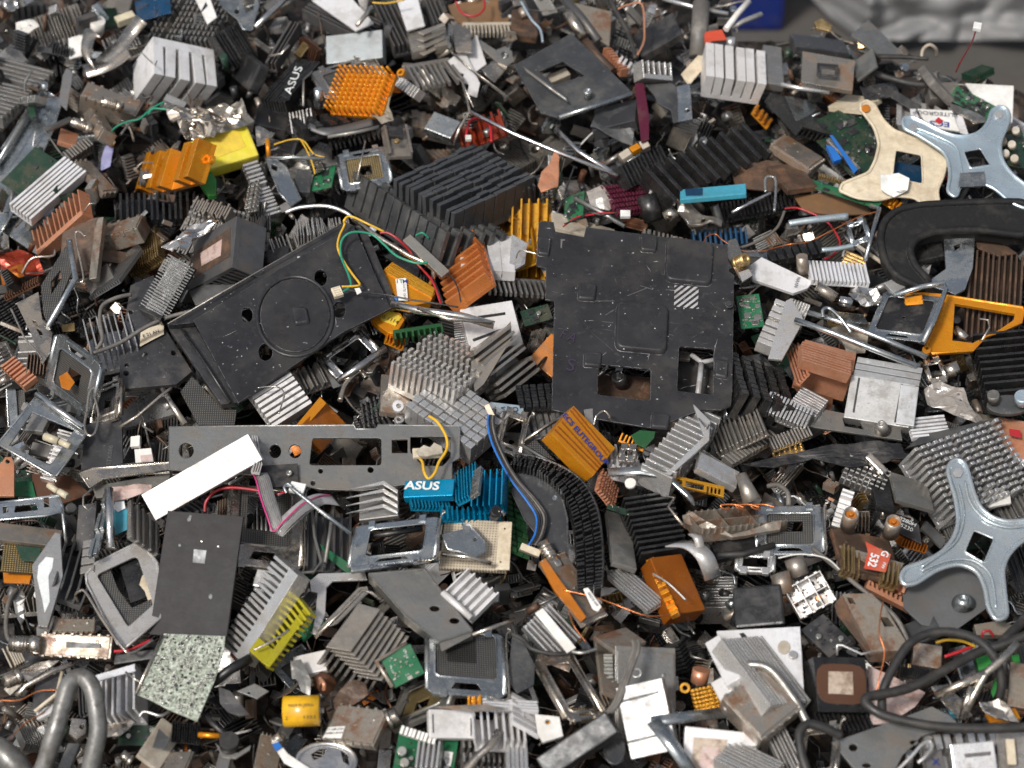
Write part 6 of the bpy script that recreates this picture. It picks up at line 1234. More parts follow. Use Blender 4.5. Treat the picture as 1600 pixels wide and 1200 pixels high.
H('silver black comb heatsink low left','silver comb heatsink with dark gaps behind the thick bent pipe','alw',(148,1058),(208,1040),(160,1118),(-2,10),n=7,t=.38,L=4.6,depth=2.5)
P('silver top band','silver top band of the comb heatsink behind the bent pipe','alw',[(146,1056),(208,1038),(212,1048),(152,1064)],L=5.4,t=1.5)
H('dark comb fins low left','slanted dark comb fins left inside the bent pipe arch','ald',(116,1078),(140,1066),(128,1114),(0,8),n=5,t=.35,L=4)
T('wire over the comb','bent wire lying over the comb heatsink, lower left','nick',[(196,1050,6),(212,1062,6),(240,1076,5.6)],1.4,6,sm=False)
f=P('solder side board','pale green circuit board packed with solder joints, lower left','pcbo',[(256,990),(352,994),(350,1016),(336,1062),(308,1127),(262,1108),(236,1094),(214,1085)],L=6.0,t=1.6,name='circuit_board',cat='circuit board')
scatter(f,[(256,992),(350,996),(334,1062),(306,1124),(262,1105),(216,1084)],520,seed=4)
T('silver edge of the solder board','silver frame edge along the left side of the pale green solder board','nick',[(254,992,6.2),(212,1084,6.2)],1.8,6.2,name='metal_edge',cat='edge bar',sm=False)
K('amber diamond tile','tan diamond-shaped tile with a dark shiny centre, bottom left','beige',(248,1126),(280,1152),(222,1172),(0,4),L=4.6,name='tile',cat='tile')
P('dark centre of the diamond','dark blue-grey shiny centre on the tan diamond tile, bottom left','slate',[(248,1138),(266,1154),(256,1172),(238,1168)],L=5.6,t=.8,name='tile_centre',cat='mark')
P('rusty shiny foil','rusty shiny foil scrap beside the bent pipe, bottom left','tin',[(164,1130),(200,1122),(212,1130),(186,1150),(164,1150)],L=4,t=1,crump=5,name='metal_foil',cat='foil')
T('hooked grey wire low','grey hooked wire above the dark boards, bottom left','alg',[(218,1120,5),(226,1112,5.2),(250,1118,5.2),(264,1112,5)],2.4,5)
PCB('dark board strip low left','dark green board strip below the comb heatsink, bottom left','pcbd',(186,1134),(262,1136),(186,1162),L=3.4,n=30)
H('black ribbed block low','black ribbed block right of the tan diamond tile','blk',(268,1126),(310,1134),(272,1150),(0,6),n=12,t=.4,L=4.0)
f=TUN('coax tuner bottom left','dusty tuner with a small coax plug, bottom edge left',(222,1180),(302,1174),(214,1206),(0,8),L=4.4,mat='tin',conns=[((206,1190),(190,1178),8,4.6,5)])
K('steel tab with hole','steel tab with a hole inside the bent pipe arch, bottom left','steel',(102,1164),(122,1164),(94,1196),(0,3),L=4.2,name='metal_tab',cat='tab')
f=P('round nickel barrel','nickel perforated barrel inside the bent pipe arch, bottom left','nick',[(112,1122),(134,1124),(134,1146),(120,1156),(108,1146)],L=4,t=7,crump=1,name='barrel',cat='barrel',holes=[circ((128,1136),4)])
T('black rod low','black smooth rod slanting right of the pale green solder board','plb',[(310,1106,5),(332,1130,5.2),(356,1152,5.4)],4,5.2,name='plastic_rod',cat='rod',sm=False)
CY('black foot','black round foot at the end of the smooth rod, bottom left','rub',(358,1166),(358,1156),13,5,6,name='rubber_foot',cat='foot')
P('toothed steel arc','toothed steel arc under the black round foot','steel',[(336,1160),(352,1176),(372,1176),(392,1164),(390,1172),(368,1186),(348,1184)],L=5,t=2)
P('dark steel lever','dark steel curved lever right of the solder board','ald',[(342,1074),(360,1080),(376,1100),(390,1118),(374,1120),(356,1112),(344,1098)],L=5.4,t=3,crump=2)
T('black strap low left','black rounded strap crossing between the solder board and the yellow slotted plate','plb',[(328,1070,5),(360,1046,5.4),(392,1028,5.4)],7,5.4,name='plastic_strap',cat='strap',sm=False)
K('grey slab bottom','grey slab standing at the bottom edge under the black round foot','alg',(340,1176),(362,1172),(336,1206),(0,4),L=4.8,name='metal_slab',cat='metal slab')
P('grey flat plate with hole','grey flat plate with a small hole, lower left centre','steel',[(370,1080),(398,1068),(420,1080),(402,1092)],L=4.8,t=2,holes=[circ((389,1083),2)])
T('thin orange pins','orange slotted strip under the solder board corner','org',[(310,1148,4.4),(344,1150,4.4)],4,4.4,name='metal_strip',cat='metal strip',sm=False)
# ================================================================== lower centre
H('long grey comb heatsink','long grey comb heatsink with many slots, slanting between the dark pad and the yellow one','al',(381,1034),(468,896),(341,1006),(4,14),mode='comb',n=17,t=.52,base=.013,L=6.6,depth=1.6)
K('flat end of the comb heatsink','flat grey end of the long comb heatsink, lower left centre','al',(400,890),(470,898),(394,915),(2,6),L=5.8,name='heatsink_end',cat='heatsink')
H('yellow slotted plate','bright olive-yellow slotted heatsink beside the long grey comb heatsink','oliv',(389,1016),(458,928),(419,1043),(2,6),mode='comb',n=12,t=.45,base=.007,L=6.0,depth=.8)
P('yellow slotted plate end','olive end','oliv',[(389,1016),(404,996),(434,1020),(418,1043)],L=6.3,t=2,name='end_plate',cat='end plate')
P('yellow slot rim','olive rim','oliv',[(478,945),(487,952),(421,1043),(411,1036)],L=7.0,t=2,name='rim',cat='rim')
T('bent wire on the yellow plate','shiny wire lying over the yellow slotted plate','nick',[(396,1016,7),(425,1002,7.2),(452,984,7)],1.8,7)
PCB('green board behind the yellow plate','green circuit board behind the olive-yellow slotted plate','pcbg',(462,980),(496,950),(474,1002),L=4.6,n=30,comps=('sold','sold'))
P('bright zinc plate with window','large bright plate edge with a window right of the long comb heatsink','al',[(484,908),(498,896),(570,894),(574,906),(520,908),(510,918),(508,960),(496,992),(488,990),(494,950),(496,926),(486,924)],L=5.4,t=2)
T('nickel long lever centre','long nickel lever slanting beside the stacked plate heatsink, lower centre','nick',[(492,996,6.4),(530,960,6.8),(566,922,6.8),(580,926,6.6),(596,938,6.4)],2.6,6.6,name='lever',cat='lever',sm=False)
P('brushed strip at the lever','warm brushed strip along the long nickel lever, lower centre','alwarm',[(494,986),(560,918),(574,916),(576,926),(528,974)],L=5.8,t=1.5)
H('stacked plate heatsink','warm grey heatsink of broad stacked plates, lower centre','alwarm',(560,942),(636,996),(508,1020),(-2,22),n=9,cuts=2,cut=.04,t=.4,L=5.6,depth=3.5,prof='slope',rnd=.3)
for i in range(8):P('stack plate %d'%i,'stacked plate','alwarm',[(561+i*8,943+i*6.5),(594+i*6.5,952+i*6),(548+i*7,1018+i*6.5),(509+i*7,1011+i*6.5)],L=7.6-i*.42,t=1.2,name='fin_plate',cat='heatsink plate')
K('pale cover block','pale grey block left of the stacked plate heatsink, lower centre','alw',(456,1028),(508,1016),(460,1056),(0,8),L=5.0,name='metal_block',cat='metal block')
P('dull steel clip','dull steel folded clip hanging from the pale grey block','steel',[(454,1034),(470,1030),(486,1064),(484,1086),(470,1080),(464,1060),(456,1060)],L=6,t=1.5,crump=2)
T('copper coil end','black coil with copper turns below the pale grey block','copd',[(502,1062,4.6),(512,1072,5)],14,4.8,name='coil',cat='coil',sm=False)
T('copper turn','bright copper turns around the black coil, lower centre','cop',[(500,1060,5.8),(506,1068,6.2),(506,1078,5.8)],3,6,name='coil_turn',cat='coil')
P('rusty dome','red-brown rusty curved sheet right of the black coil, lower centre','rustd',[(530,1078),(548,1062),(572,1066),(576,1084),(544,1104),(524,1112),(520,1094)],L=4.8,t=4,crump=3,name='rusty_sheet',cat='metal sheet')
f=CY('yellow capacitor','yellow cylindrical capacitor with black print, lower left centre','capyel',(444,1112),(500,1110),21,6.0,6.0,name='capacitor',cat='capacitor')
def curvedtext(fr,s,u0,v,hp,m,wid):
    a,b=hit((444,1112),6.0*LAY),hit((500,1110),6.0*LAY);ax=(b-a);s__=DIST/F;R=21*s__;axn=ax.normalized();L_=ax.length
    cu=bpy.data.curves.new('t','FONT');cu.body=s;cu.size=1;cu.resolution_u=2;tmp=bpy.data.objects.new('t',cu);COL.objects.link(tmp);bpy.context.view_layer.update()
    me=bpy.data.meshes.new_from_object(tmp);bpy.data.objects.remove(tmp);bpy.data.curves.remove(cu)
    side=axn.cross(CB).normalized()*-1
    inv=fr.obj.matrix_basis.inverted();mxx=max(p.co.x for p in me.vertices)
    for p in me.vertices:
        ang=(v+p.co.y*hp)/21;q=a+axn*(L_*u0+p.co.x/mxx*wid*s__)+(CB*math.cos(ang)+(-side if(-side).dot(CU)>0 else side)*math.sin(ang))*(R+.0003);p.co=inv@q
    me.materials.append(MATS['ink']);link('lettering',me,None,fr.obj)
curvedtext(f,'MADE IN JAPAN',.15,9,6,'ink',34);curvedtext(f,'1322',.55,-7,6,'ink',18);curvedtext(f,'2',.06,-8,7,'ink',4)
bmx=bmesh.new();a_,b_=hit((444,1112),6*LAY),hit((500,1110),6*LAY);ax_=b_-a_;s_=DIST/F
cyl(bmx,b_,17*s_,0,.0008,20,axis=ax_);cyl(bmx,b_,4*s_,.0008,.0035,10,axis=ax_);attach(f,'end_cap',bmx,'nick')
bmx=bmesh.new();cyl(bmx,a_,20.4*s_,-.0006,.0,20,axis=ax_);tubebm(bmx,[a_+ax_*.9+(RC@Vector((math.cos(t),math.sin(t),0)).cross(Vector((0,0,0))))*0 for t in(0,1)],.0001);attach(f,'end_face',bmx,'capyel')
SOCK('grey socket frame low','grey frame with a bronze grid under the pale slotted block, lower centre',(608,1140),(700,1094),(626,1086),L=4.4,fmat='steel',grid='gridg',lever=False,hole=(.3,.2,.6,.5))
f=TUN('rust smeared tuner','tuner box with rusty top and paper label, bottom centre left',(524,1106),(608,1110),(502,1154),(4,10),L=5.6,mat='rust',conns=[((606,1126),(622,1118),15,5.6,5.8)])
on(f,'paper_label',[(514,1137),(540,1135),(534,1154),(504,1154)],'paperw',z=.0008)
text(f,'CT-108 5101',(524,1141),(20,-1),3.4,'ink',z=.0014);text(f,'SAMBO 0049',(521,1147),(20,-1),3.4,'ink',z=.0014)
f=P('round chrome dish','chrome spoked round dish at the bottom edge, left of centre','chrome',circ((510,1190),46,28,30),L=5.0,t=2,rim=2.4,name='chrome_dish',cat='dish',holes=[[(486,1178),(500,1170),(512,1170),(504,1182),(490,1188)],[(532,1172),(544,1180),(546,1196),(536,1190)]])
P('white blue strap','white strap with a blue stripe at the bottom edge, left','white',[(424,1160),(434,1158),(450,1178),(486,1202),(480,1212),(444,1192)],L=5.6,t=1,name='strap',cat='strap')
P('blue stripe','blue band on the white strap','blw',[(425,1162),(435,1159),(441,1167),(431,1174)],L=5.8,t=.6,name='strap_band',cat='band')
TUN('left dusty coax box low','dusty crushed tuner box at the bottom edge, left of the chrome dish',(404,1150),(440,1160),(400,1196),(2,6),L=4.4,mat='rust',conns=[((428,1160),(440,1150),8,5,5.4)])
f=PCB('green board with heatsink','green circuit board with a small ribbed heatsink and white connector, bottom centre','pcbg',(624,1140),(716,1160),(612,1216),L=5.4,n=110,big=.4)
H('ribbed white connector','white ribbed connector strip on the green board, bottom centre','white',(628,1134),(682,1150),(624,1146),(0,5),n=9,t=.7,L=6.8,base=.001)
H('silver ribbed mini heatsink','small silver heatsink with long ribs on the green board, bottom centre','al',(652,1160),(690,1160),(648,1196),(0,8),n=5,t=.4,L=6.6,depth=1)
on(f,'sticker',[(694,1174),(708,1176),(704,1198),(691,1196)],'paperw',z=.001)
text(f,'S/N 104',(699,1186),(-2,10),4,'ink',z=.0016)
for i,(x,y)in enumerate(((628,1176),(632,1194))):CY('mini can %d'%i,['upper','lower'][i]+' small silver can at the left side of the green board, bottom centre','sold',(x,y+2),(x,y-3),6,5.8,6.6,name='capacitor',cat='capacitor')
f=PCB('green board with rusty edge','bright green circuit board with rusty border, lower centre','pcbg',(594,1030),(640,1008),(618,1072),L=6.2,n=24,comps=('paste','sold'),back=.2)
T('rusty border','rusty metal border along the left of the bright green board, lower centre','rust',[(636,1006,6.2),(588,1034,6.2),(614,1074,6)],3.6,6.2,name='board_border',cat='border',sm=False)
text(f,'C 7-1/3',(634,1022),(4,10),4,'inkw',z=.0006);text(f,'TV-17',(612,1046),(6,14),4,'inkw',z=.0006)
f=P('grey holed channel','long dusty grey channel with two round holes, lower centre','steel',[(576,896),(664,888),(690,924),(738,985),(686,1002),(632,960)],L=7.6,t=2,holes=[circ((679,951),8,4.6),circ((710,970),8,5)],walls=16)
P('channel end face','folded end face of the dusty grey holed channel','steel',[(686,1003),(737,985),(736,994),(690,1018)],L=7.4,t=1.5)
SOCK('lower centre socket','zinc socket frame with a black pin grid and lever, lower centre',(670,1074),(790,1086),(666,986),L=6.4,fmat='zinc',win=(.10,.26,.90,.99),hole=(.22,.36,.66,1.01))
T('nickel pin lower centre','nickel rod pointing at the folded end of the holed channel','nick',[(738,992,7.6),(776,978,7.4),(804,968,7)],3,7.4,name='metal_rod',cat='rod',sm=False)
K('orange lump in the socket','reddish rusty lump in the opening of the lower centre socket','rustd',(700,1010),(736,1004),(706,1034),(0,6),L=5.0,name='rusty_lump',cat='lump',bev=3)
H('white open comb','white comb heatsink with five long thin bars, lower centre','alw',(690,930),(738,966),(732,890),(0,8),n=6,t=.22,L=7.2,base=.001,depth=.8)
T('white comb base bar','bright base bar of the white comb with long thin bars, lower centre','alw',[(692,926,7.6),(737,966,7.6)],5,7.6,name='comb_base',cat='bar',sm=False)
f=K('pale silver block low','pale silver heatsink block with two short slots, bottom centre','alw',(670,1108),(742,1112),(672,1150),(-4,6),L=6.8,name='heatsink',cat='heatsink',bev=.5)
on(f,'slot',[(675,1116),(677,1116),(678,1145),(676,1145)],'chip');on(f,'slot',[(735,1122),(737,1122),(737,1150),(735,1150)],'chip')
H('silver comb side','silver comb with rounded slots right of the pale silver block, bottom centre','alw',(742,1112),(820,1116),(746,1150),(2,8),n=8,t=.36,L=6.6,depth=1.6)
P('gold flecked top sheet','rough pale sheet on top of the pale silver block, bottom centre','tin',[(678,1104),(760,1100),(794,1108),(740,1112)],L=8.2,t=1,crump=1)
H('orange pin tips low','cluster of small orange pins behind the pale silver block','org',(730,1100),(752,1098),(730,1088),(0,6),n=3,cuts=3,t=.5,L=6.4,round_=True)
H('white ribs low centre','white ribs of a heatsink right of the small orange pins','alw',(754,1090),(756,1104),(840,1098),(0,6),n=4,t=.5,L=6.0)
H('stacked dark plates bottom','grey plate stack heatsink at the bottom edge, centre','alg',(722,1156),(800,1160),(726,1206),(-2,12),n=9,cuts=2,t=.35,L=5.2,depth=3)
S('nickel arm over the stack','nickel twisted arm over the grey plate stack at the bottom edge','nick',[(780,1142,7),(768,1162,7.4),(744,1184,7.2),(728,1204,7)],(10,6),7,t=2)
f=P('flower nut','white slotted square with a star-shaped hole, bottom centre','white',[(836,1116),(874,1120),(880,1150),(848,1160),(840,1146)],L=6.6,t=3,name='plastic_nut',cat='nut',holes=[[(856+r*math.cos(i*math.pi/8),1128+r*.9*math.sin(i*math.pi/8))for i in range(16)for r in((6 if i%2 else 3.2),)]])
CY('amber star core','amber core in the star-shaped hole, bottom centre','org',(856,1129),(856,1125),7,5.6,6.2,name='core',cat='core')
H('pale ribs beside the nut','pale ribbed wedge left of the white star nut, bottom centre','alw',(800,1086),(802,1120),(842,1112),(0,4),n=5,t=.6,L=5.8)
for i in range(4):
    P('slanted plate %d'%i,['top','second','third','bottom'][i]+' slanted plate of the grey heatsink under the long steel strip','al',[(540,766+i*12),(600,751+i*12),(622,766+i*11),(621,770+i*11),(598,756+i*12)],L=7.4-i*.5,t=1.6,name='heatsink_plate',cat='heatsink plate')
K('base of the slanted plates','grey base side of the heatsink with four slanted plates','alg',(560,770),(622,762),(562,812),(0,6),L=5.2,name='heatsink_base',cat='heatsink base')
f=K('blue heatsink','bright blue anodised heatsink with white letters, centre','blue',(632,752),(710,748),(630,777),(2,10),L=7.0,name='heatsink',cat='heatsink',bev=.6)
text(f,'ASUS',(660,760),(50,1),13,'inkw',stretch=1.15,bold=.03)
H('blue fins middle','blue fin row in the middle of the bright blue heatsink','blue',(708,740),(742,722),(712,782),(0,10),n=8,t=.4,L=7.2)
H('blue fins right','tall blue fins at the right of the bright blue heatsink','blue',(738,736),(786,732),(736,790),(4,10),n=6,t=.22,L=8.2,depth=2.2)
K('blue silver block','worn silver-blue face in front of the tall blue fins','zinc',(738,738),(751,728),(734,776),(1,3),L=8.8,name='fin_face',cat='fin')
H('blue fins lower','lower blue comb row of the bright blue heatsink','blue',(688,790),(782,794),(690,808),(2,8),n=12,t=.3,L=6.8)
H('blue arc fins','fanned thin blue fins below the white letters','blue',(640,778),(700,780),(644,790),(2,8),n=12,t=.4,L=6.4)
f=CY('spring push pin','black push pin with a spring at the right of the blue heatsink','blk',(772,806),(776,798),8,7.6,8.4,name='push_pin',cat='push pin')
T('spring at the blue heatsink','short steel spring right of the black push pin','nick',[(778,802,8),(780,798,8.4),(782,806,8),(785,798,8.4),(787,806,8),(790,800,8.2)],1.2,8,name='spring',cat='spring',sm=False)
f=SOCK('zinc frame centre','empty zinc frame with printed lettering on its front edge, centre',(545,886),(680,868),(552,826),L=7.4,fmat='zinc',grid='',win=(.18,.2,.86,.88),lever=True)
text(f,'7583  FOXCONN  LF-LGA775',(612,884),(70,-8),6,'ink',stretch=1,z=.0022)
K('front rail of the zinc frame','bright front rail with small print on the empty zinc frame, centre','zinc',(548,884),(684,868),(550,892),(0,5),L=7.2,name='frame_rail',cat='frame rail',bev=1.2)
T('black slot bar in the frame','black toothed bar lying across the opening of the zinc frame','plb',[(576,838,5.8),(620,832,5.8),(660,826,5.8)],4,5.8,name='plastic_bar',cat='bar',sm=False)
H('black comb in the frame','small black comb seen in the opening of the zinc frame, centre','blk',(578,850),(598,846),(580,866),(0,6),n=7,t=.5,L=5)
f=K('cream socket','cream plastic socket with a fine hole grid, centre','gridc',(694,812),(800,816),(686,886),(0,4),L=6.6,name='processor_socket',cat='socket',bev=.6,depth=.5)
P('plain side of the cream socket','plain cream lever side of the cream hole-grid socket, centre','cream',[(780,816),(800,816),(796,890),(774,890)],L=7.2,t=1.5,name='socket_side',cat='socket side',holes=[circ((789,826),1.6),circ((782,878),1.6)])
P('grey spring plate','grey stamped metal tongue lying on the cream socket, centre','zinc',[(690,836),(724,828),(722,818),(734,820),(758,846),(758,862),(742,870),(718,862),(700,858)],L=7.9,t=1.5,rim=.8,holes=[circ((742,843),3)])
T('nickel pin on the cream socket','shiny pin with a pointed end lying on the lower cream socket','nick',[(690,866,8.4),(730,870,8.6),(768,880,8.2)],3,8.4,name='metal_pin',cat='pin',sm=False)
H('green comb centre','green finned heatsink strip right of the blue heatsink','grnan',(790,748),(818,760),(800,852),(-2,6),n=3,cuts=12,t=.8,L=4.8)
P('blue green board piece','green board strip under the steel strip, centre','pcbg',[(500,850),(546,880),(548,900),(510,870)],L=4.2,t=2,name='circuit_board',cat='circuit board')
T('long dark rods centre','dark long rod standing between the ribbon socket and the zinc frame','steel',[(522,785,5.4),(516,830,5.6),(508,880,5.6)],3,5.6,name='metal_rod',cat='rod',sm=False)
T('second dark rod','grey bent rod at the right side of the ribbon cable socket','steel',[(486,782,5.2),(492,840,5.6),(502,878,5.6),(490,894,5.6),(430,898,5.6)],2.4,5.4,name='metal_rod',cat='rod',sm=False)
H('dark fins left of the zinc frame','dark fins in the gap left of the empty zinc frame','ald',(478,800),(546,806),(484,880),(0,10),n=6,t=.3,L=3.8)
for i,(m,nm)in enumerate((('blw','blue'),('blkw','black'),('blkw','dark'),('rubg','grey'),('blkw','inner black'))):
    T(nm+' lead of the bundle',nm+' lead of the cable bundle curving down right of the blue heatsink',m,[(766+i*2,640,6.4),(762+i*2.4,660,6.8),(768+i*2.6,690,7),(784+i*2.6,725,7.2),(800+i*3,752,7.2),(824+i*4,784,7),(838+i*4,808,6.8),(836+i*3.4,834,6.8),(826+i*3.4,852,6.8)],1.7,7,group=None)
f=K('bundle top plug','cream plug at the upper end of the cable bundle, centre','cream',(756,634),(764,630),(766,654),(0,4),L=6.8,name='plug',cat='plug',bev=.4)
f=K('bundle bottom plug','cream plug at the lower end of the cable bundle, centre','cream',(816,848),(846,860),(812,858),(0,5),L=7.2,name='plug',cat='plug',bev=.4)
P('violet strap by the bundle','violet-grey strap beside the lower cable bundle','peri',[(834,796),(850,806),(856,826),(856,842),(850,842),(846,824),(836,806)],L=5.8,t=1,name='plastic_strap',cat='strap')
f=P('curved dark cheek plate','dark curved cheek plate of the big black arched heatsink, centre right','slate',[(800,726),(830,730),(862,748),(878,774),(887,810),(888,872),(880,864),(850,850),(820,812),(800,770)],L=6.2,t=2,rim=.7)
on(f,'rivet',circ((867,778),4,4,10),'zinc',z=.0006)
archo=[(806,716),(840,722),(880,738),(912,762),(932,800),(940,845),(942,890),(940,925)]
archi=[(800,735),(836,742),(868,764),(890,800),(898,845),(900,890),(902,930)]
def arcfin(ref,label,mat,po,pi,nf,L,h=.018,th=.0016):
    Wo=smooth([hit(p,L*LAY)for p in po],8);Wi=smooth([hit(p,L*LAY)for p in pi],8);n=min(len(Wo),len(Wi));c=Wo[n//2].copy();bm=bmesh.new();r=random.Random(3)
    for k in range(nf):
        t=k/(nf-1)*(n-1.01);i=int(t);fr_=t-i
        def at(W,q):j=min(len(W)-2,int(q));return W[j].lerp(W[j+1],q-j)
        so,si=at(Wo,t*(len(Wo)-1)/(n-1)),at(Wi,t*(len(Wi)-1)/(n-1));tg=(at(Wo,min(len(Wo)-1,t*(len(Wo)-1)/(n-1)+.6))-so)
        if tg.length<1e-6:tg=so-at(Wo,t*(len(Wo)-1)/(n-1)-.6)
        tg.normalize()
        d=si-so
        for(a,b)in((.02,.3),(.36,.64),(.7,.98)):
            hh=h*r.uniform(.85,1.05);p,q=so+d*a-c,so+d*b-c;up=PN*hh*.5;j=tg*r.uniform(-.0012,.0012)
            v=[bm.verts.new(x)for x in(p-tg*th/2-up,q-tg*th/2-up,q+tg*th/2-up,p+tg*th/2-up,p-tg*th/2+up+j,q-tg*th/2+up+j,q+tg*th/2+up+j,p+tg*th/2+up+j)]
            for qd in((3,2,1,0),(4,5,6,7),(0,1,5,4),(1,2,6,5),(2,3,7,6),(3,0,4,7)):bm.faces.new([v[z]for z in qd])
    tubebm(bm,[w-c+PN*h*.45 for w in Wo],.0012,6)
    for i in range(n-1):
        try:bm.faces.new([bm.verts.new(x-c-PN*h*.5)for x in(Wo[i],Wo[i+1],Wi[min(i+1,len(Wi)-1)],Wi[min(i,len(Wi)-1)])])
        except ValueError:pass
    o=link('heatsink',mesh('heatsink',bm,mat),Matrix.Translation(c));setp(o,label,'heatsink');reg(ref,po[len(po)//2])
arcfin('black arched heatsink','big glossy black arched heatsink with rows of short fins, centre right','blk',archo,archi,46,6.6)
T('steel line above the arch','straight dull steel strip along the top of the black arched heatsink','steel',[(812,694,6.6),(850,716,7),(888,736,7)],2.4,7,name='metal_strip',cat='metal strip',sm=False)
T('nickel arm left of the arch','nickel arm slanting above the black arched heatsink','nick',[(818,690,6.6),(850,668,7),(880,650,7)],3,7,name='metal_arm',cat='arm',sm=False)
P('perforated mesh scrap','grey perforated mesh triangle above the black arched heatsink','gridb',[(824,696),(836,686),(868,720),(850,712)],L=6.2,t=1,name='mesh_scrap',cat='mesh')
SOCK('bent nickel frame left of the arch','bent nickel frame with a lever, left of the black arched heatsink',(776,700),(812,712),(790,640),L=5.4,fmat='nick',grid='',lever=True)
f=K('elitegroup heatsink','orange heatsink with blue lettering and ribbed sides, centre right','org',(860,676),(897,634),(926,743),(-3,6),L=8.0,name='heatsink',cat='heatsink',bev=.4,depth=1.6)
for a,b in(((866,672),(931,737)),((871,667),(935,732)),((890,642),(948,712)),((894,638),(952,708)),((877,660),(938,728))):
    on(f,'groove',[a,b,(b[0]+1.4,b[1]-1.4),(a[0]+1.4,a[1]-1.4)],'orgd',z=.0004)
text(f,'ECS ELITEGROUP',(914,687),(40,46),8,'inkblue',stretch=.92,bold=.03,z=.0008)
H('copper needle rows','copper-brown rows of thin fins under the blue-lettered orange heatsink','cop',(944,732),(970,765),(934,760),(0,8),n=8,cuts=3,t=.5,L=6.4)
H('black wide fin heatsink','black heatsink with wide flat fins and slotted plate, centre right','blk',(975,778),(1000,862),(1050,768),(-2,12),n=11,t=.4,L=6.4,depth=2.5,rnd=.4)
T('Z shaped wire clip','nickel Z-shaped wire clip on the black wide-fin heatsink','nick',[(1040,776,8.4),(1054,778,8.4),(1044,792,8.4),(1060,812,8.4),(1072,826,8)],2,8.4,name='wire_clip',cat='wire clip',sm=False)
PCB('dark board edge','dark green board edge above the rusty dark box, centre right','pcbd',(950,786),(992,800),(948,794),L=6.4,n=10)
K('dark grey tall box','dusty dark metal box standing right of the black arched heatsink','steel',(950,800),(988,812),(954,872),(2,8),L=5.6,name='metal_box',cat='metal box',bev=1)
H('silver slanted blades heatsink','silver heatsink with slanted blades and comb front, right of the lettered orange one','al',(1000,722),(1086,632),(1046,744),(-4,14),n=13,t=.28,L=7.2,depth=2.6)
P('silver flank','silver flank plate with a spring clip on the slanted blade heatsink','al',[(1083,631),(1110,658),(1108,688),(1048,742),(1040,740),(1100,682)],L=8.2,t=3)
T('clip on the flank','small spring clip on the silver flank plate','nick',[(1092,654,9),(1100,664,9.4),(1104,670,9.4),(1108,664,9)],1.3,9,name='wire_clip',cat='wire clip')
H('orange comb under the blades','orange comb strip left of the silver slanted blades','org',(966,690),(1004,706),(972,676),(0,6),mode='comb',n=7,t=.4,L=5.8)
P('green fabric top','dusty green patch lying on the orange comb strip','grnan',[(986,680),(1000,672),(1024,674),(1022,684),(1008,700),(994,694)],L=6.4,t=1.5,name='patch',cat='patch')
H('white combs under the blades','white comb bits below the orange comb strip','alw',(952,692),(1000,704),(956,734),(0,6),n=5,cuts=2,t=.3,L=5.2,depth=1)
SOCK('small nickel latch','small nickel latch plate among the white comb bits',(968,716),(990,718),(972,698),L=6.2,fmat='nick',grid='',lever=False)
T('hook wire above','thin nickel hook above the orange comb strip','nick',[(928,664,8),(932,650,8.4),(944,642,8.4),(952,650,8.4),(952,654,8.4)],1.6,8.2,name='wire_hook',cat='wire hook')
P('white tab of the heatsink below','grey upright blade behind the lettered orange heatsink','alg',[(912,640),(926,638),(928,676),(916,664)],L=6.6,t=2,name='metal_blade',cat='blade')
S('zinc hinge bar','zinc hinge bar with a bend below the silver slanted blades','zinc',[(950,738,7.4),(1000,736,7.8),(1040,742,7.8),(1068,768,7.6),(1084,784,7.4)],(3,12),7.6,t=2.4,name='hinge_bar',cat='bar',sm=False)
CY('white round button','small white round button left of the zinc hinge bar','white',(985,758),(985,754),8,6.6,7,name='button',cat='button')
P('yellow comb strip','bright yellow-orange strip with rectangular openings, right of the zinc hinge bar','gold',[(1050,742),(1132,760),(1131,777),(1116,772),(1054,757)],L=7.0,t=3,name='heatsink',cat='heatsink',holes=[[(1058,748),(1066,750),(1066,757),(1059,755)],[(1072,751),(1100,757),(1099,766),(1071,760)]]+[[(1105+i*6,759+i*1.2),(1108+i*6,760+i*1.2),(1107+i*6,770+i*1),(1104+i*6,769+i*1)]for i in range(4)])
H('thin grey lamella block','grey lamella block with orange-brown thin lower edge, right of the zinc hinge bar','alwarm',(1080,712),(1096,700),(1140,752),(0,8),n=10,t=.5,L=6.0)
K('silver folded cover','silver folded cover right of the grey lamella block','al',(1096,706),(1158,738),(1088,730),(-2,10),L=6.8,name='metal_cover',cat='cover',bev=.8)
CY('tin cone plug','dull tin cone-shaped plug right of the yellow comb strip','tin',(1176,786),(1158,742),14,6.4,6.8,name='cone_plug',cat='plug',r2=8)
TUN('rusty open tuner','open tin tuner box with orange rust and copper coils, right of centre',(1072,800),(1214,790),(1090,824),(2,14),L=6.0,mat='rust',open_=True,slots=14,depth=1.4)
for i in range(3):T('copper winding %d'%i,['left','middle','right'][i]+' copper red winding in the open rusty tuner','coppw',[(1138+i*24+a*5*math.cos(a*1.3),792+4*math.sin(a*1.3),7.2+.1*a)for a in range(6)],1.4,7,name='coil',cat='coil')
P('rusty tuner front wall','rust-eaten front wall of the open tin tuner','rust',[(1066,806),(1080,800),(1142,836),(1206,816),(1222,812),(1220,826),(1144,840),(1100,826),(1070,816)],L=6.6,t=4,crump=2)
K('black slotted plate','long black slotted plate below the open rusty tuner','plb',(1110,850),(1220,828),(1120,872),(0,8),L=5.4,name='plastic_plate',cat='plastic plate')
f=SOCK('dark comb socket','zinc socket frame with dark comb grid right of the open rusty tuner',(1180,864),(1282,862),(1186,794),L=5.6,fmat='zinc',hole=(.1,.45,.75,.75))
T('orange black bar','long dark bar under the black slotted plate','rub',[(1120,868,5.6),(1160,866,5.6),(1210,852,5.6)],5,5.6,name='plastic_bar',cat='bar',sm=False)
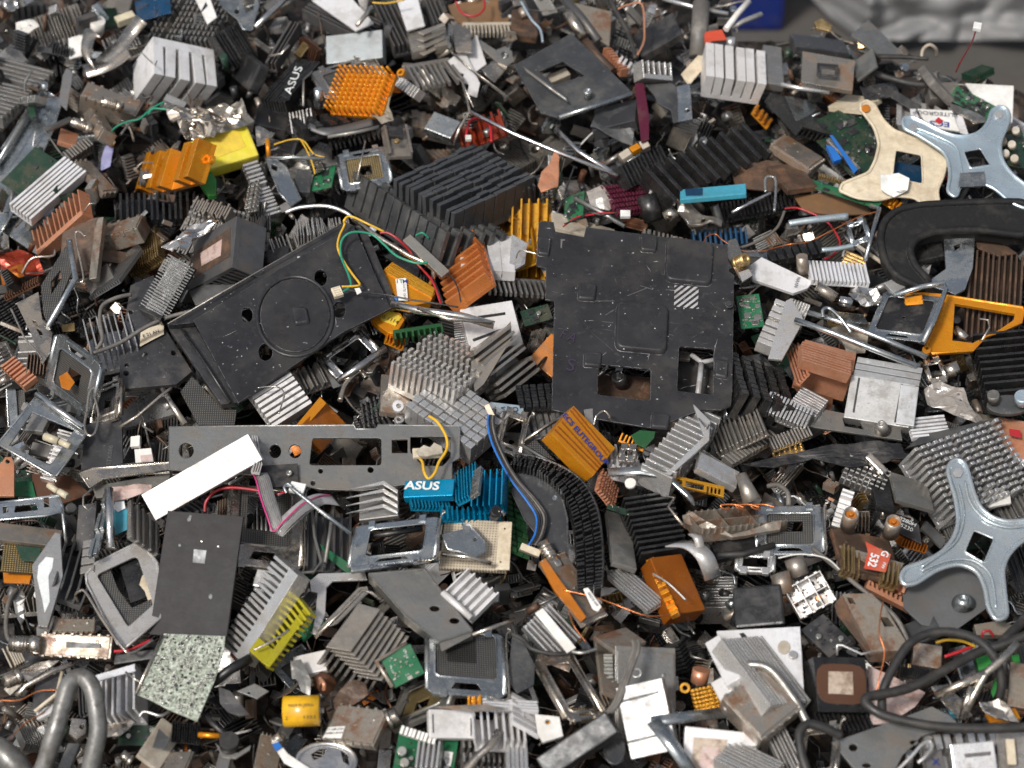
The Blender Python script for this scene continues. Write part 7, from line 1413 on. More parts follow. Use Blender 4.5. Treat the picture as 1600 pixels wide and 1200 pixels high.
f=SOCK('white flaky plate','whitened rough plate with slots below the long black slotted plate',(1150,890),(1206,892),(1154,866),L=5.4,fmat='al',grid='',lever=False)
f=TUN('two-cup tuner','tuner box with two upright rusty coax cups and a red label, right',(1304,826),(1400,846),(1308,886),(2,8),L=6.0,mat='rustd',slots=4)
for i,(x,y)in enumerate(((1325,812),(1391,824))):
    bmx=bmesh.new();cyl(bmx,hit((x,y+10),6*LAY),12*s_,0,.022,18,r2=11*s_,axis=PN,hollow=.82);attach(f,'connector',bmx,'tin')
    bmx=bmesh.new();cyl(bmx,hit((x,y+10),6*LAY),8*s_,.012,.0185,14,axis=PN);cyl(bmx,hit((x,y+10),6*LAY),3*s_,.0185,.022,10,axis=PN);attach(f,'connector_core',bmx,'amber')
H('brass fins left of the label','dull brass fins left of the red label, right side','brass',(1322,850),(1350,862),(1314,886),(0,8),n=5,t=.4,L=7.2,depth=1)
H('brass fins right of the label','dull brass fins right of the red label, right side','brass',(1386,872),(1410,882),(1376,904),(0,8),n=4,t=.4,L=7.2,depth=1)
P('brown fins under the label','brown metal plate under the red label, right side','tin',[(1312,852),(1412,880),(1398,910),(1330,898),(1306,884)],L=6.6,t=2)
f=P('red label','red-orange printed label on the brown plate of the two-cup tuner, right','papero',[(1352,846),(1392,866),(1384,894),(1350,888),(1356,862)],L=7.6,t=.6,name='label',cat='label')
text(f,'G',(1382,866),(-3,8),12,'inkw',bold=.02);text(f,'532',(1364,876),(-3,10),14,'inkw',stretch=.9,bold=.03);text(f,'PW',(1380,884),(-3,8),6,'inkw')
H('striped pale strip right','pale ladder-like strip left of the two-cup tuner','alw',(1298,820),(1318,766),(1316,826),(0,4),n=8,t=.5,L=5.4,depth=.6)
T('grey cord loop right','grey cord loop below the black plastic strap, right','rubg',[(1200,760,5),(1216,758,5.6),(1230,770,5.8),(1232,790,5.6)],3.6,5.4,name='cord',cat='cord')
T('long dark curved rod','dark grey rod curving from the socket down to the rusty box, right','rubg',[(1270,856,6),(1310,890,6.8),(1360,930,7),(1400,966,7),(1420,1006,6.6)],3.4,6.8,name='cable',cat='cable')
H('copper toothed strip','copper toothed strip lying under the red label, right side','cop',(1352,918),(1434,960),(1358,906),(0,6),mode='comb',n=12,t=.5,base=.004,L=6.0)
H('copper brass comb','warm brass comb block right above the copper toothed strip','cop',(1346,898),(1412,926),(1352,886),(0,8),n=8,t=.5,L=6.4)
P('grey plate with dome','large grey plate with a punched dome behind the big zinc X bracket','grykast',[(1410,908),(1470,880),(1540,884),(1556,940),(1494,984),(1440,976),(1412,950)],L=5.8,t=2)
CY('punched dome','raised punched dome with a hole on the large grey plate, lower right','zinc',(1505,942),(1505,934),17,5.9,6.5,r2=7,name='dome',cat='dome',hollow=.5)
TUN('white frame tuner','open whitened tin frame tuner with brown coils, right of the black glossy box',(1226,922),(1282,892),(1250,966),(2,8),L=6.6,mat='al',open_=True,slots=4,depth=1.6)
for i,(p,q)in enumerate((((1228,928),(1218,896)),((1250,900),(1240,872)))):CY('nickel can %d'%i,['left','right'][i]+' nickel screw cylinder above the whitened tin frame tuner','tin',p,q,14,6,6.6,name='metal_cylinder',cat='cylinder')
T('thin white wire','thin white and red wire crossing above the whitened tin frame','white',[(1216,872,8),(1250,866,8.4),(1290,872,8.4),(1312,890,8)],1,8)
K('glossy black box','glossy black rounded box lower right of centre','blk',(1146,920),(1222,912),(1148,980),(2,6),L=6.4,name='plastic_box',cat='box',bev=3)
f=K('deep orange heatsink','deep orange hollow heatsink box, lower right of centre','orgd',(1016,872),(1068,868),(1050,956),(-6,8),L=6.0,name='heatsink',cat='heatsink',bev=.8,depth=2)
H('deep orange slots','slotted left side of the deep orange hollow heatsink','org',(1012,880),(1044,956),(1024,874),(0,6),n=9,t=.55,L=6.6,depth=.8)
T('long bent needle','long grey needle over the deep orange heatsink','alg',[(1020,896,8),(1045,912,8.2),(1072,938,8)],1.4,8)
S('curled bright sheet','curled bright metal sheet above the deep orange heatsink, right of centre','al',[(1052,850,8),(1080,852,8.8),(1100,868,9),(1110,890,8.2),(1114,904,7)],(26,-8),8,t=1.2,name='curled_sheet',cat='metal sheet')
S('curled sheet upper tongue','upper narrow tongue of the curled bright sheet','al',[(1082,834,9),(1090,840,9.4),(1094,856,9)],(14,-2),9,t=1.2,name='curled_sheet',cat='metal sheet')
f=TUN('orange rusted long tuner','long labelled tuner stick with an orange rusted side, left of the deep orange heatsink',(846,878),(884,866),(912,972),(-6,6),L=6.8,slots=12)
P('amber side','amber rusted side strip of the long tuner stick','amber',[(843,878),(852,872),(884,918),(916,964),(908,972),(866,922)],L=8.0,t=3,name='rusted_side',cat='side strip',crump=1)
f2=P('tuner label','small white printed label on the long tuner stick','paperw',rrect([(911,920),(919,918),(940,948),(934,956),(926,952)],.2),L=8.8,t=.5,name='label',cat='label');text(f2,'000210 A09',(926,937),(14,20),4,'ink')
coax(None,(872,890),(848,848),11,6.8,7.2,parent=False,label='corrugated nickel coax barrel at the upper end of the long tuner stick',ref='coax barrel')
T('copper hair wire','thin copper wire winding across the grey plates, lower centre right','coppw',[(880,922,8),(925,932,8.2),(960,944,8),(1010,962,8),(1048,960,7.6)],.9,8)
T('copper hair wire 2','thin copper wire hanging down left of the long tuner stick','coppw',[(862,910,7.6),(886,930,7.6),(890,960,7.4),(898,980,7.4),(916,1004,7)],.9,7.5)
H('grey double ribs','grey ribbed bar heatsink under the curved needle, lower centre right','al',(950,900),(976,886),(1010,950),(0,8),n=7,t=.4,L=5.6)
H('silver ribs with white band','silver ribbed heatsink with a speckled white band, lower centre','al',(818,978),(858,944),(868,1030),(-4,8),n=8,t=.4,L=6.0)
P('speckled white band','speckled white band on the silver ribbed heatsink, lower centre','paperw',[(836,958),(848,950),(900,1012),(886,1020)],L=7.6,t=1.5,name='heatsink_band',cat='band')
P('grey dish plate','smooth dark grey plate left of the silver ribbed heatsink','slate',[(800,1000),(822,1012),(836,1040),(834,1070),(808,1084),(792,1060)],L=5.4,t=2)
SOCK('open nickel frame low','open nickel frame showing a bronze grid inside, lower centre right',(888,1116),(944,1112),(836,1034),L=6.8,fmat='nick',grid='',lever=True,win=(.16,.12,.86,.88))
P('bronze grid inside the frame','bronze pin grid deep inside the open nickel frame','gridg',[(878,1104),(926,1108),(932,1120),(890,1120)],L=4.6,t=2,name='contact_grid',cat='contact grid')
T('grey ragged cord','dark ragged cord with silver strands, above the open nickel frame','rub',[(800,990,7),(818,1000,7.2),(832,1014,7.4),(866,1022,7.4),(894,1020,7.2),(930,1016,7)],3.2,7.2,name='cord',cat='cord')
T('silver frayed strands','frayed silver strands at the end of the dark ragged cord','sold',[(894,1018,7.4),(910,1020,7.6),(932,1014,7.4)],2.4,7.4,name='wire_strands',cat='wire')
f=TUN('tall tin can','tall open tin can with solder pins at its left side, lower centre right',(962,1010),(1058,1016),(960,1150),(-2,4),L=6.2,mat='steel',slots=0,depth=2.5)
K('tin can top','open rusty rim above the tall tin can, lower centre right','rust',(928,994),(980,984),(958,1012),(0,6),L=6.4,name='can_rim',cat='rim')
K('tin can left side','dark rusty side of the tall tin can','rust',(932,998),(960,1010),(938,1070),(0,4),L=6.4,name='can_side',cat='side')
for i in range(1):H('solder pin ladder','ladder of gold solder pins at the left of the tall tin can','sold',(944,1024),(945,1082),(958,1024),(0,3),n=11,t=.35,L=7.2,depth=.3,base=.0003)
for k in range(3):T('cable strand %d'%k,['left','middle','right'][k]+' strand of the flat dark cable crossing the tall tin can','rubg',[(988+k*4,1000,9.6),(990+k*4,1014,9.8),(978+k*4,1048,9.6),(962+k*4,1092,9.2),(948+k*3.6,1114,8.6)],2.6,9.4,name='cable',cat='cable')
T('small c hook','small bright C-shaped hook on the tall tin can','al',[(990,1046,9.4),(999,1046,9.6),(1001,1054,9.6),(994,1058,9.4),(989,1056,9.4)],1,9.5,name='wire_hook',cat='wire hook')
f=K('pale block heatsink front','pale grey block heatsink with two dark slots standing in front of the tall tin can','satin',(963,1078),(1034,1060),(986,1186),(6,4),L=8.8,name='heatsink',cat='heatsink',bev=.5,depth=1.8)
on(f,'slot',[(968,1095),(1030,1079),(1030,1083),(969,1099)],'chip');on(f,'slot',[(980,1158),(1030,1146),(1031,1150),(981,1162)],'chip')
S('grey angle bracket','blue-grey L-shaped bracket in front of the pale block, bottom right of centre','zinc',[(1086,1216,9),(1050,1164,9.6),(1020,1126,10)],(18,-10),9.4,t=2.5,name='angle_bracket',cat='bracket',sm=False)
S('grey angle arm','upper arm of the blue-grey angled bracket, bottom right of centre','zinc',[(1018,1128,9.8),(1060,1122,9),(1144,1112,8)],(2,16),9,t=2.5,name='angle_bracket',cat='bracket',sm=False)
f=K('black dusty long box','dusty black slanted long box at the bottom, right of centre','plb',(836,1186),(946,1112),(856,1216),(0,6),L=8.4,name='plastic_box',cat='box',bev=1.5,depth=2)
P('blue dish','dark blue-grey round dish under the dusty black long box','slate',circ((960,1170),16,24,20),L=6.2,t=2,rim=1,name='round_dish',cat='dish')
H('orange perforated heatsink','gold-orange perforated block with an eyelet, lower right of centre','gold',(1080,1078),(1124,1068),(1088,1112),(0,8),n=7,cuts=5,t=.6,L=7.2,ears=((0,0),),depth=1.5)
CY('rose copper drum','rose copper drum behind the gold-orange perforated block','cop',(1092,1066),(1096,1046),12,5.6,6.4,name='copper_drum',cat='drum')
f=P('bright white plate','brilliant white square plate with a screw, under the silver striped heatsink, lower right','alw',[(1120,986),(1250,979),(1257,1092),(1200,1110),(1140,1080)],L=7.2,t=3)
on(f,'round_mark',circ((1225,1012),10,11,18),'beige',z=.0005);bmx=bmesh.new();cyl(bmx,hit((1239,1024),7.3*LAY),6*s_,0,.002,14,axis=PN);attach(f,'screw',bmx,'al')
on(f,'burn_mark',[(1155,990),(1162,989),(1168,996),(1160,998)],'chip')
H('silver striped heatsink','silver heatsink with long diagonal ribs lying on the brilliant white plate','al',(1128,998),(1202,1002),(1196,1090),(-8,10),n=14,t=.5,L=9.0,depth=1.6)
K('bright flank','bright brushed flank of the silver striped heatsink, lower right','alw',(1105,1010),(1128,996),(1130,1066),(-1,4),L=9.0,name='heatsink_flank',cat='heatsink side',depth=1)
TUN('big front tuner','large brown-grey tuner box with slots leaning in front of the white plate, lower right',(1128,1090),(1196,1046),(1186,1150),(-2,10),L=9.6,slots=5,depth=2)
K('bright wedge','bright white wedge left of the large front tuner, lower right','alw',(1112,1070),(1136,1056),(1130,1106),(0,5),L=9.0,name='metal_wedge',cat='wedge')
CY('blue arc logo','blue and white arc disc right of the large front tuner','blue',(1212,1090),(1212,1086),17,8.8,9.0,name='disc',cat='disc')
CY('cream arc','cream rim disc around the blue arc','cream',(1208,1094),(1208,1090),21,8.0,8.6,name='disc',cat='disc')
T('dark ribs arc','striped steel blades right of the large front tuner','steel',[(1160,1040,9.6),(1200,1044,9.8),(1240,1090,9.2),(1262,1130,8.6)],6,9.4,name='blade',cat='blade')
f=H('brown square heatsink','dark heatsink seen from its burnt brown base with a pale square, lower right','blk',(1271,1027),(1356,1031),(1275,1108),(-8,12),mode='base',n=12,t=.4,L=7.6,depth=2.6)
on(f,'burnt_ring',rrect([(1274,1036),(1353,1039),(1354,1102),(1278,1099)],.35),'copd',z=.0002)
on(f,'pale_square',[(1294,1049),(1332,1050),(1333,1086),(1294,1084)],'paste',z=.0008)
T('bent wire above the brown square','bent white wire clip behind the brown square heatsink','al',[(1308,1024,8),(1308,1008,8.4),(1316,1008,8.4),(1346,1022,8.4),(1364,1018,8.4)],1.6,8.4,name='wire_clip',cat='wire clip',sm=False)
H('fins under the brown square','black fins sticking out below the brown square heatsink','blk',(1270,1112),(1356,1112),(1280,1140),(-2,8),n=12,t=.4,L=6.4)
f=P('rusty brown box','rusty brown steel box with two square openings, lower right','rust',[(1316,928),(1362,927),(1384,950),(1420,1010),(1416,1016),(1362,1018)],L=7.6,t=20,name='steel_box',cat='metal box',holes=[[(1323,933),(1332,934),(1338,944),(1328,943)],[(1374,963),(1388,965),(1398,979),(1382,979)]])
P('rusty box left wall','darker rusty left wall of the steel box with openings','rustd',[(1316,929),(1362,1018),(1360,1026),(1308,960),(1304,944)],L=7.0,t=2)
T('copper thread right','copper thread hanging over the rusty brown box','coppw',[(1380,940,9),(1376,960,9.4),(1374,990,9.4),(1382,1020,9),(1374,1060,8.4),(1370,1080,8)],1.0,9)
PCB('dark burnt board','dark burnt board left of the rusty brown box, lower right','blkm',(1252,985),(1290,962),(1292,1024),L=6.2,n=30)
K('dark card right','dark scratched card right of the rusty brown box','slate',(1410,980),(1460,960),(1418,1008),(0,5),L=5.6,name='card',cat='card')
P('pale mottled card','pale mottled card below the rusty brown box, lower right','pinkp',[(1356,1040),(1394,1056),(1446,1082),(1430,1104),(1390,1130),(1360,1132)],L=5.4,t=2,name='card',cat='card')
H('black capacitor comb','black block with fine bright pins inside the black cable loop','blk',(1410,1038),(1454,1042),(1404,1054),(0,8),n=14,t=.4,L=6.4)
K('brown crystal','brown metal block left of the small zinc plates, inside the cable loop','tin',(1430,1004),(1474,1010),(1424,1038),(0,8),L=5.8,name='metal_block',cat='metal block')
P('rusty can upper right low','rusty flat can above the black cable at the right, low','rust',[(1522,976),(1560,970),(1586,978),(1580,992),(1526,992)],L=5.6,t=7,name='tin_can',cat='metal can')
T('black cable loop','thick black cable looping through the lower right','rub',[(1378,1112,8.4),(1380,1080,9.2),(1396,1040,9.6),(1420,1006,9.8),(1450,990,9.8),(1490,988,9.8),(1528,1000,9.6),(1556,1030,9),(1566,1064,8),(1562,1090,7)],6.2,9.6,name='cable',cat='cable',seg=12)
T('black cable long bottom','thick black cable running along the bottom right to the edge','rub',[(1620,1134,9.8),(1560,1138,10),(1480,1136,10),(1420,1128,10),(1376,1116,10),(1352,1100,10),(1354,1090,10),(1372,1086,9.8),(1420,1074,9.6),(1480,1044,9.4),(1530,1018,9.2),(1570,1006,9.4),(1620,985,9.8)],6.6,9.8,name='cable',cat='cable',seg=12)
T('black cable lower left end','thick black cable curling at the bottom, left of the slotted grey plate','rub',[(1316,1150,9),(1290,1138,9.4),(1264,1132,9.6),(1250,1146,9.6),(1252,1176,9.4),(1262,1210,9)],6.2,9.4,name='cable',cat='cable',seg=12)
T('black cable right upper','black cable entering from the right edge above the cable loop','rub',[(1620,952,8.6),(1598,972,8.8),(1578,990,9),(1562,1010,9)],7,9,name='cable',cat='cable',seg=12)
T('yellow wire in the loop','yellow wire inside the black cable loop, lower right','yelw',[(1462,1004,7.4),(1480,1000,7.6),(1504,1002,7.6),(1524,1010,7.4)],2,7.5)
T('red wire in the loop','red wire inside the black cable loop, lower right','redw',[(1476,1026,7),(1500,1018,7.2),(1524,1008,7.2)],2.4,7.1)
T('red yellow curl','small red and yellow wire curl at the right, above the cable loop','redw',[(1534,998,7),(1536,988,7.6),(1546,986,7.6),(1552,994,7.2)],2,7.4)
K('green terminal','bright green terminal block inside the black cable loop','grnp',(1524,1022),(1548,1020),(1528,1046),(0,5),L=6.8,name='terminal',cat='terminal')
P('green shard','thin green shard at the right below the green terminal block','grnp',[(1556,1058),(1560,1074),(1552,1090),(1548,1080)],L=6.4,t=1,name='plastic_shard',cat='plastic shard')
P('green corner bit','green bit near the right edge below the black cable','grnp',[(1580,1024),(1592,1022),(1596,1044),(1586,1040)],L=5.8,t=3,name='plastic_piece',cat='plastic piece')
f=K('zinc plate with round socket','small zinc plate with a round dark socket inside the cable loop','zinc',(1494,1032),(1522,1028),(1500,1062),(0,3),L=6.8,name='metal_plate',cat='metal plate');on(f,'socket_hole',circ((1509,1048),6,7,14),'blk',z=.001)
T('forked nickel handle upper arm','thick nickel forked handle, long arm reaching up at the lower right','nick',[(1590,1006,10.4),(1566,1030,10.2),(1540,1052,9.8),(1524,1080,9.2),(1508,1112,8.6)],5.5,10,name='fork_handle',cat='fork',sm=False)
T('forked nickel left arm','left arm of the nickel forked handle, lower right','nick',[(1540,1052,9.8),(1500,1070,9.2),(1462,1088,8.4)],6,9,name='fork_handle',cat='fork',sm=False)
T('forked nickel lower arm','short lower arm of the nickel forked handle, lower right','nick',[(1520,1074,9.4),(1510,1096,8.8),(1504,1124,8)],5.5,9,name='fork_handle',cat='fork',sm=False)
P('nickel fork webs','crumpled nickel web between the fork arms, lower right','nick',[(1456,1078),(1482,1068),(1500,1090),(1520,1120),(1500,1128),(1478,1104)],L=7.6,t=1.5,crump=5)
H('cyan fins','cyan fins glimpsed between the nickel fork arms','ltblue',(1484,1098),(1482,1112),(1506,1096),(0,4),n=4,t=.5,L=6.4,depth=.8)
P('crumpled nickel right low','crumpled nickel sheet with an orange piece right of the fork, bottom right','nick',[(1530,1096),(1560,1090),(1580,1104),(1594,1126),(1560,1120),(1540,1110)],L=8,t=1.2,crump=6,name='crushed_sheet',cat='metal sheet')
K('orange piece right low','orange piece under the crumpled nickel sheet, bottom right','org',(1540,1112),(1590,1108),(1545,1126),(0,5),L=6.8,name='plastic_piece',cat='plastic piece')
K('rusty brown plate right edge','rusty brown plate at the right edge above the bottom cable','rust',(1584,1036),(1612,1040),(1570,1100),(0,4),L=6.0,name='metal_plate',cat='metal plate')
P('grey slotted bottom plate','long dusty olive-grey plate with dark slots at the bottom right','steel',[(1300,1160),(1380,1132),(1456,1104),(1484,1118),(1496,1130),(1440,1150),(1410,1180),(1398,1204),(1340,1208)],L=8.2,t=2.5,holes=[circ((1333,1168),7,6),circ((1428,1160),7,4),circ((1354,1196),7,4)])
T('hook wire bottom right','large bright hook wire at the bottom right','al',[(1400,1206,9.4),(1422,1184,9.8),(1440,1164,10),(1452,1158,10),(1456,1168,10),(1446,1182,10),(1434,1192,9.8)],2.6,9.8,name='wire_hook',cat='wire hook')
H('silver square plates bottom','silver stack of large square fins at the bottom right','al',(1446,1150),(1560,1148),(1452,1200),(0,6),n=7,cuts=1,t=.6,L=7.4,depth=2)
f=K('silver front square','bright silver square panel with a small slot at the bottom right','al',(1486,1164),(1554,1158),(1490,1212),(0,6),L=8.6,name='metal_panel',cat='panel');on(f,'slot',[(1506,1178),(1548,1174),(1548,1180),(1508,1184)],'ald')
f=K('grey square with x','grey square panel with a dark blue X mark at the bottom right','alg',(1446,1172),(1476,1176),(1448,1212),(0,6),L=8.8,name='metal_panel',cat='panel');text(f,'X',(1462,1192),(8,1),10,'inkblue',bold=.02)
K('grey box at the corner','grey box edge with a cream strip in the bottom right corner','alg',(1560,1146),(1608,1146),(1558,1210),(0,6),L=7.4,name='metal_box',cat='metal box')
K('cream strip corner','cream strip at the bottom right corner','cream',(1574,1156),(1588,1156),(1572,1192),(0,3),L=8.2,name='strip',cat='strip')
f=K('white lug heatsink base','white flat heatsink base with a brown square and a rounded lug, bottom right of centre','alw',(1072,1136),(1186,1148),(1064,1214),(0,5),L=7.8,name='heatsink',cat='heatsink',bev=.8,depth=1)
on(f,'brown_square',[(1084,1152),(1136,1156),(1128,1212),(1080,1206)],'paste',z=.0006);on(f,'pink_square',[(1097,1166),(1124,1168),(1120,1206),(1092,1200)],'pinkp',z=.0012)
P('rounded lug','white rounded lug with a hole right of the flat heatsink base','alw',[(1166,1142),(1180,1146),(1190,1152),(1188,1164),(1176,1166),(1160,1162)],L=8.3,t=2.5,holes=[circ((1182,1157),4)],name='mounting_lug',cat='lug')
H('arched silver fins bottom','arched silver fins lying over the flat white base at the bottom','al',(1116,1186),(1150,1160),(1190,1216),(0,8),n=9,t=.45,L=8.8,depth=2)
H('silver blade fan','silver fins with bright edges at the bottom edge, right of the arched ones','al',(1200,1150),(1230,1140),(1226,1206),(0,10),n=6,t=.4,L=7.4)
SOCK('nickel frame bottom','nickel frame with a bent lever at the bottom edge, right of centre',(1240,1216),(1296,1206),(1262,1146),L=7.6,fmat='nick',grid='',lever=True)
H('pale ribs bottom left of black box','pale grey ribbed slab at the bottom edge left of the dusty black long box','al',(790,1156),(824,1160),(792,1206),(0,6),n=5,t=.8,L=6.2)
# ================================================================== put pieces of one thing under it
ADOPT={'big zinc X bracket':['bead of the big X upper arm','bead of the big X right','bead of the big X lower','big X end mark'],
 'blue-white X bracket':['inner line of the blue-white bracket','rivet disc a','rivet disc b'],'cream X bracket':['orange stain cup'],
 'large slate plate':['bright front edge of the slate plate','small standoff'],'tan socket plate':['dark square ring'],
 'big black plate':[],'round dented plate':['plate upper fold','plate lower fold','edge line of the fold','fold groove'],
 'paste-marked heatsink':['dark fins right of the paste heatsink','dark base plate under the paste heatsink'],
 'large silver bent-fin heatsink':['short silver fins'],'glossy black angled heatsink':['glossy black broken end'],
 'dark grey slab left':['paper label on the dark slab'],'tall socket grid':['tall socket rail','lever of the tall socket'],
 'nickel plate with dark slot':['thin wire on the nickel plate'],'big zinc frame':['bright hinge of the zinc frame'],
 'upper nylon pin':['upper nylon pin tip'],'lower nylon pin':['lower nylon pin tip'],'white card with pink square':['pink square'],
 'stepped':[],'black ribbed bar with white letters':['lettering strip'],'silver black long heatsink at the top':['white band'],
 'black and silver striped heatsink':['white centre stripe','striped heatsink right half'],'pale stepped heatsink':['layered fin 0','layered fin 1','layered fin 2','layered fin 3'],
 'big slate staggered heatsink':['right half of the slate heatsink'],'gold tall heatsink':['gold heatsink right part'],
 'teal wire over the dented plate':['teal wire end'],'shiny long clip':['shiny long clip lower leg'],'long zinc tray':['bright tray rim'],
 'white heatsink left of the black plate':['grey angled end'],'grey diagonal open heatsink':['brushed side wall'],
 'large staggered pin heatsink':['white lug ring'],'dark dotted socket':['nickel edge of the dark socket'],'shiny twisted frame':['chrome roll'],
 'orange square heatsink':['bright orange lip'],'nickel channel':[],'yellow slotted plate':['yellow slotted plate end','yellow slot rim'],'silver screw plate':['white tab on the screw plate'],
 'pile':[],'pale slotted heatsink with plate':['brushed plate with pit'],'white ECS plate':['white side flap left','white side flap right'],
 'bright triangular arm':[],'orange window bracket':['orange lug','orange upright tab'],
 'open socket at the orange bracket':['bright socket rail'],'X clip first bar':['X clip second bar','X clip loop'],'white Y stem':['white Y arms'],
 'copper block heatsink':['copper block fins','copper block left side'],'big silver block heatsink':['silver top steps','silver right side'],
 'long grey mounting plate':['screw dome'],'flat black wheel':['stud on round plate','pale knob on round plate'],'needle fin heatsink':['needle fins lower rows','needle fan right','needle fan lower right','gold screw row'],
 'large light pin heatsink':['dark top edge of the pin heatsink'],'long holed steel strip':[],'cream terminal blob':['brown glue lump'],
 'long white bar':['bar end fins'],'ribbon cable first leg':['ribbon cable second leg','ribbon pink edge']+['ribbon groove %d'%i for i in range(7)]+['ribbon groove b%d'%i for i in range(6)],
 'steel hook rod':['hook eye'],'curved flat bracket':['zinc frame right post'],'pin grid array board':['bronze grid board','dark centre of the grid board'],
 'vertical pin tin socket':['bright upright roll'],'blue label card':['white part of the label'],'smeared triangle face':['lower cast fins'],
 'white framed socket':['grid of the white framed socket','socket lever lower left'],'torn black sheet':['torn cream patch'],
 'yellow edged chip':['yellow edge of the pad'],'silver black comb heatsink low left':['silver top band'],'solder side board':['silver edge of the solder board'],
 'amber diamond tile':['dark centre of the diamond'],'black rod low':['black foot'],'long grey comb heatsink':['flat end of the comb heatsink'],
 'nickel long lever centre':['brushed strip at the lever'],'stacked plate heatsink':['stack plate %d'%i for i in range(8)],'copper coil end':['copper turn'],
 'white blue strap':['blue stripe'],'green board with heatsink':['ribbed white connector','silver ribbed mini heatsink','mini can 0','mini can 1'],
 'green board with rusty edge':['rusty border'],'grey holed channel':['channel end face'],'white open comb':['white comb base bar'],
 'pale silver block low':['silver comb side'],'flower nut':['amber star core'],'base of the slanted plates':['slanted plate %d'%i for i in range(4)],
 'blue heatsink':['blue fins middle','blue fins right','blue silver block','blue fins lower','blue arc fins'],'spring push pin':['spring at the blue heatsink'],
 'zinc frame centre':['front rail of the zinc frame'],'cream socket':['plain side of the cream socket'],'black arched heatsink':['curved dark cheek plate'],
 'silver slanted blades heatsink':['silver flank','clip on the flank'],'rusty open tuner':['rusty tuner front wall','copper winding 0','copper winding 1','copper winding 2'],
 'two-cup tuner':['brown fins under the label','brass fins left of the label','brass fins right of the label','red label'],
 'grey plate with dome':['punched dome'],'deep orange heatsink':['deep orange slots'],'curled bright sheet':['curled sheet upper tongue'],
 'orange rusted long tuner':['amber side','tuner label','coax barrel'],'silver ribs with white band':['speckled white band'],
 'open nickel frame low':['bronze grid inside the frame'],'grey ragged cord':['silver frayed strands'],'tall tin can':['tin can top','tin can left side','solder pin ladder'],
 'cable strand 0':['cable strand 1','cable strand 2'],'grey angle bracket':['grey angle arm'],'silver striped heatsink':['bright flank'],
 'blue arc logo':['cream arc'],'rusty brown box':['rusty box left wall'],'brown square heatsink':['fins under the brown square'],
 'forked nickel handle upper arm':['forked nickel left arm','forked nickel lower arm','nickel fork webs'],'white lug heatsink base':['rounded lug'],
 'capacitor board at the right edge':['round capacitor %d'%i for i in range(6)],'gold finger board':['gold contacts'],'rusty board can at left':['rusty upright strip'],
 'black cable loop':[],'nickel tab':[],'S':[],'S2':[],'light':[],'blue-edged':[],'bent nickel arm':[],'thick chrome rod':[],'black lens barrel':['nickel cap']}
for pr,chs in ADOPT.items():
    po=OBJ.get(pr)
    if not chs:continue
    if po is None:print('NOREF',pr);continue
    for ch in chs:
        if ch not in OBJ:print('NOREF',ch);continue
        c=OBJ[ch];c.parent=po;c.matrix_basis=po.matrix_basis.inverted()@c.matrix_basis
        for k in('label','category','group'):
            if k in c:del c[k]
        GONE.add(ch)
NMS={'heatsink':'fin_block'}
for pr,chs in ADOPT.items():
    for ch in chs:
        c=OBJ.get(ch)
        if c is None:continue
        b=c.name.split('.')[0]
        if b in('heatsink',):c.name='fin_block'
SKY=[(-50,-200),(1140,-200),(1152,46),(1230,46),(1330,42),(1390,78),(1460,100),(1660,138)]
def skyline(u):
    for(a,b),(c,d)in zip(SKY,SKY[1:]):
        if a<=u<=c:return b+(d-b)*(u-a)/(c-a)
    return SKY[-1][1]
NEI=[(r,p)for r,p in REFS if r not in GONE and isinstance(p,(tuple,list))]
def near(px):
    return sorted(NEI,key=lambda q:(q[1][0]-px[0])**2+(q[1][1]-px[1])**2)[:8]
def protoh(w,h,d,n,mode,mat,**k):
    bm=hsbm(w,h,d,n,mode,**k)
    for v in bm.verts:v.co-=Vector((w/2,h/2,-d/2))
    return('heatsink',mesh('heatsink',bm,mat),[])
PROTO=[]
def addp(kind,col,cat,data):PROTO.append((kind,col,cat,data))
for i,(mat,col)in enumerate((('al','silver'),('alg','grey'),('blk','black'),('ald','dark grey'),('alw','white'),('alwarm','warm grey'),('blk','black'),('al','silver'))):
    addp('finned heatsink',col,'heatsink',protoh(.05+.01*(i%3),.045+.008*(i%2),.022,11+i,['tips','tips','comb','tips','comb','tips','tips','base'][i],mat,cuts=[0,8,0,6,0,0,9,0][i],t=.35,seed=i+3))
for mat,col in(('org','orange'),('cop','copper')):addp('small finned heatsink',col,'heatsink',protoh(.038,.034,.016,9,'tips',mat,cuts=5,t=.4,seed=8))
def tinbox(mat):
    bm=bmesh.new();box(bm,-.03,.03,-.016,.016,-.008,.008,bev=.0008)
    for i in range(6):box(bm,-.026+i*.01,-.021+i*.01,-.0168,.0168,.004,.0087)
    return('tuner_can',mesh('tuner_can',bm,mat),[])
addp('tin box','dusty','tuner box',tinbox('tin'));addp('tin box','rusty','tuner box',tinbox('rust'))
def frame_p(mat):
    bm=bmesh.new();o_=[(-.028,-.026),(.028,-.026),(.028,.026),(-.028,.026)];i_=[(-.018,-.016),(.018,-.016),(.018,.014),(-.018,.014)]
    prism(bm,o_,0,.0015,[i_]);tubebm(bm,[Vector((*p,0))for p in o_],.0016,6,True);box(bm,-.028,.028,.0255,.0275,-.008,0)
    b2=bmesh.new();prism(b2,[(-.022,-.02),(.022,-.02),(.022,.018),(-.022,.018)],-.003,.002,[[(-.008,-.008),(.008,-.008),(.008,.006),(-.008,.006)]])
    return('processor_socket',mesh('socket_frame',bm,mat),[('contact_grid',mesh('contact_grid',b2,'gridb'))])
addp('socket frame','zinc','socket',frame_p('zinc'));addp('socket frame','nickel','socket',frame_p('nick'))
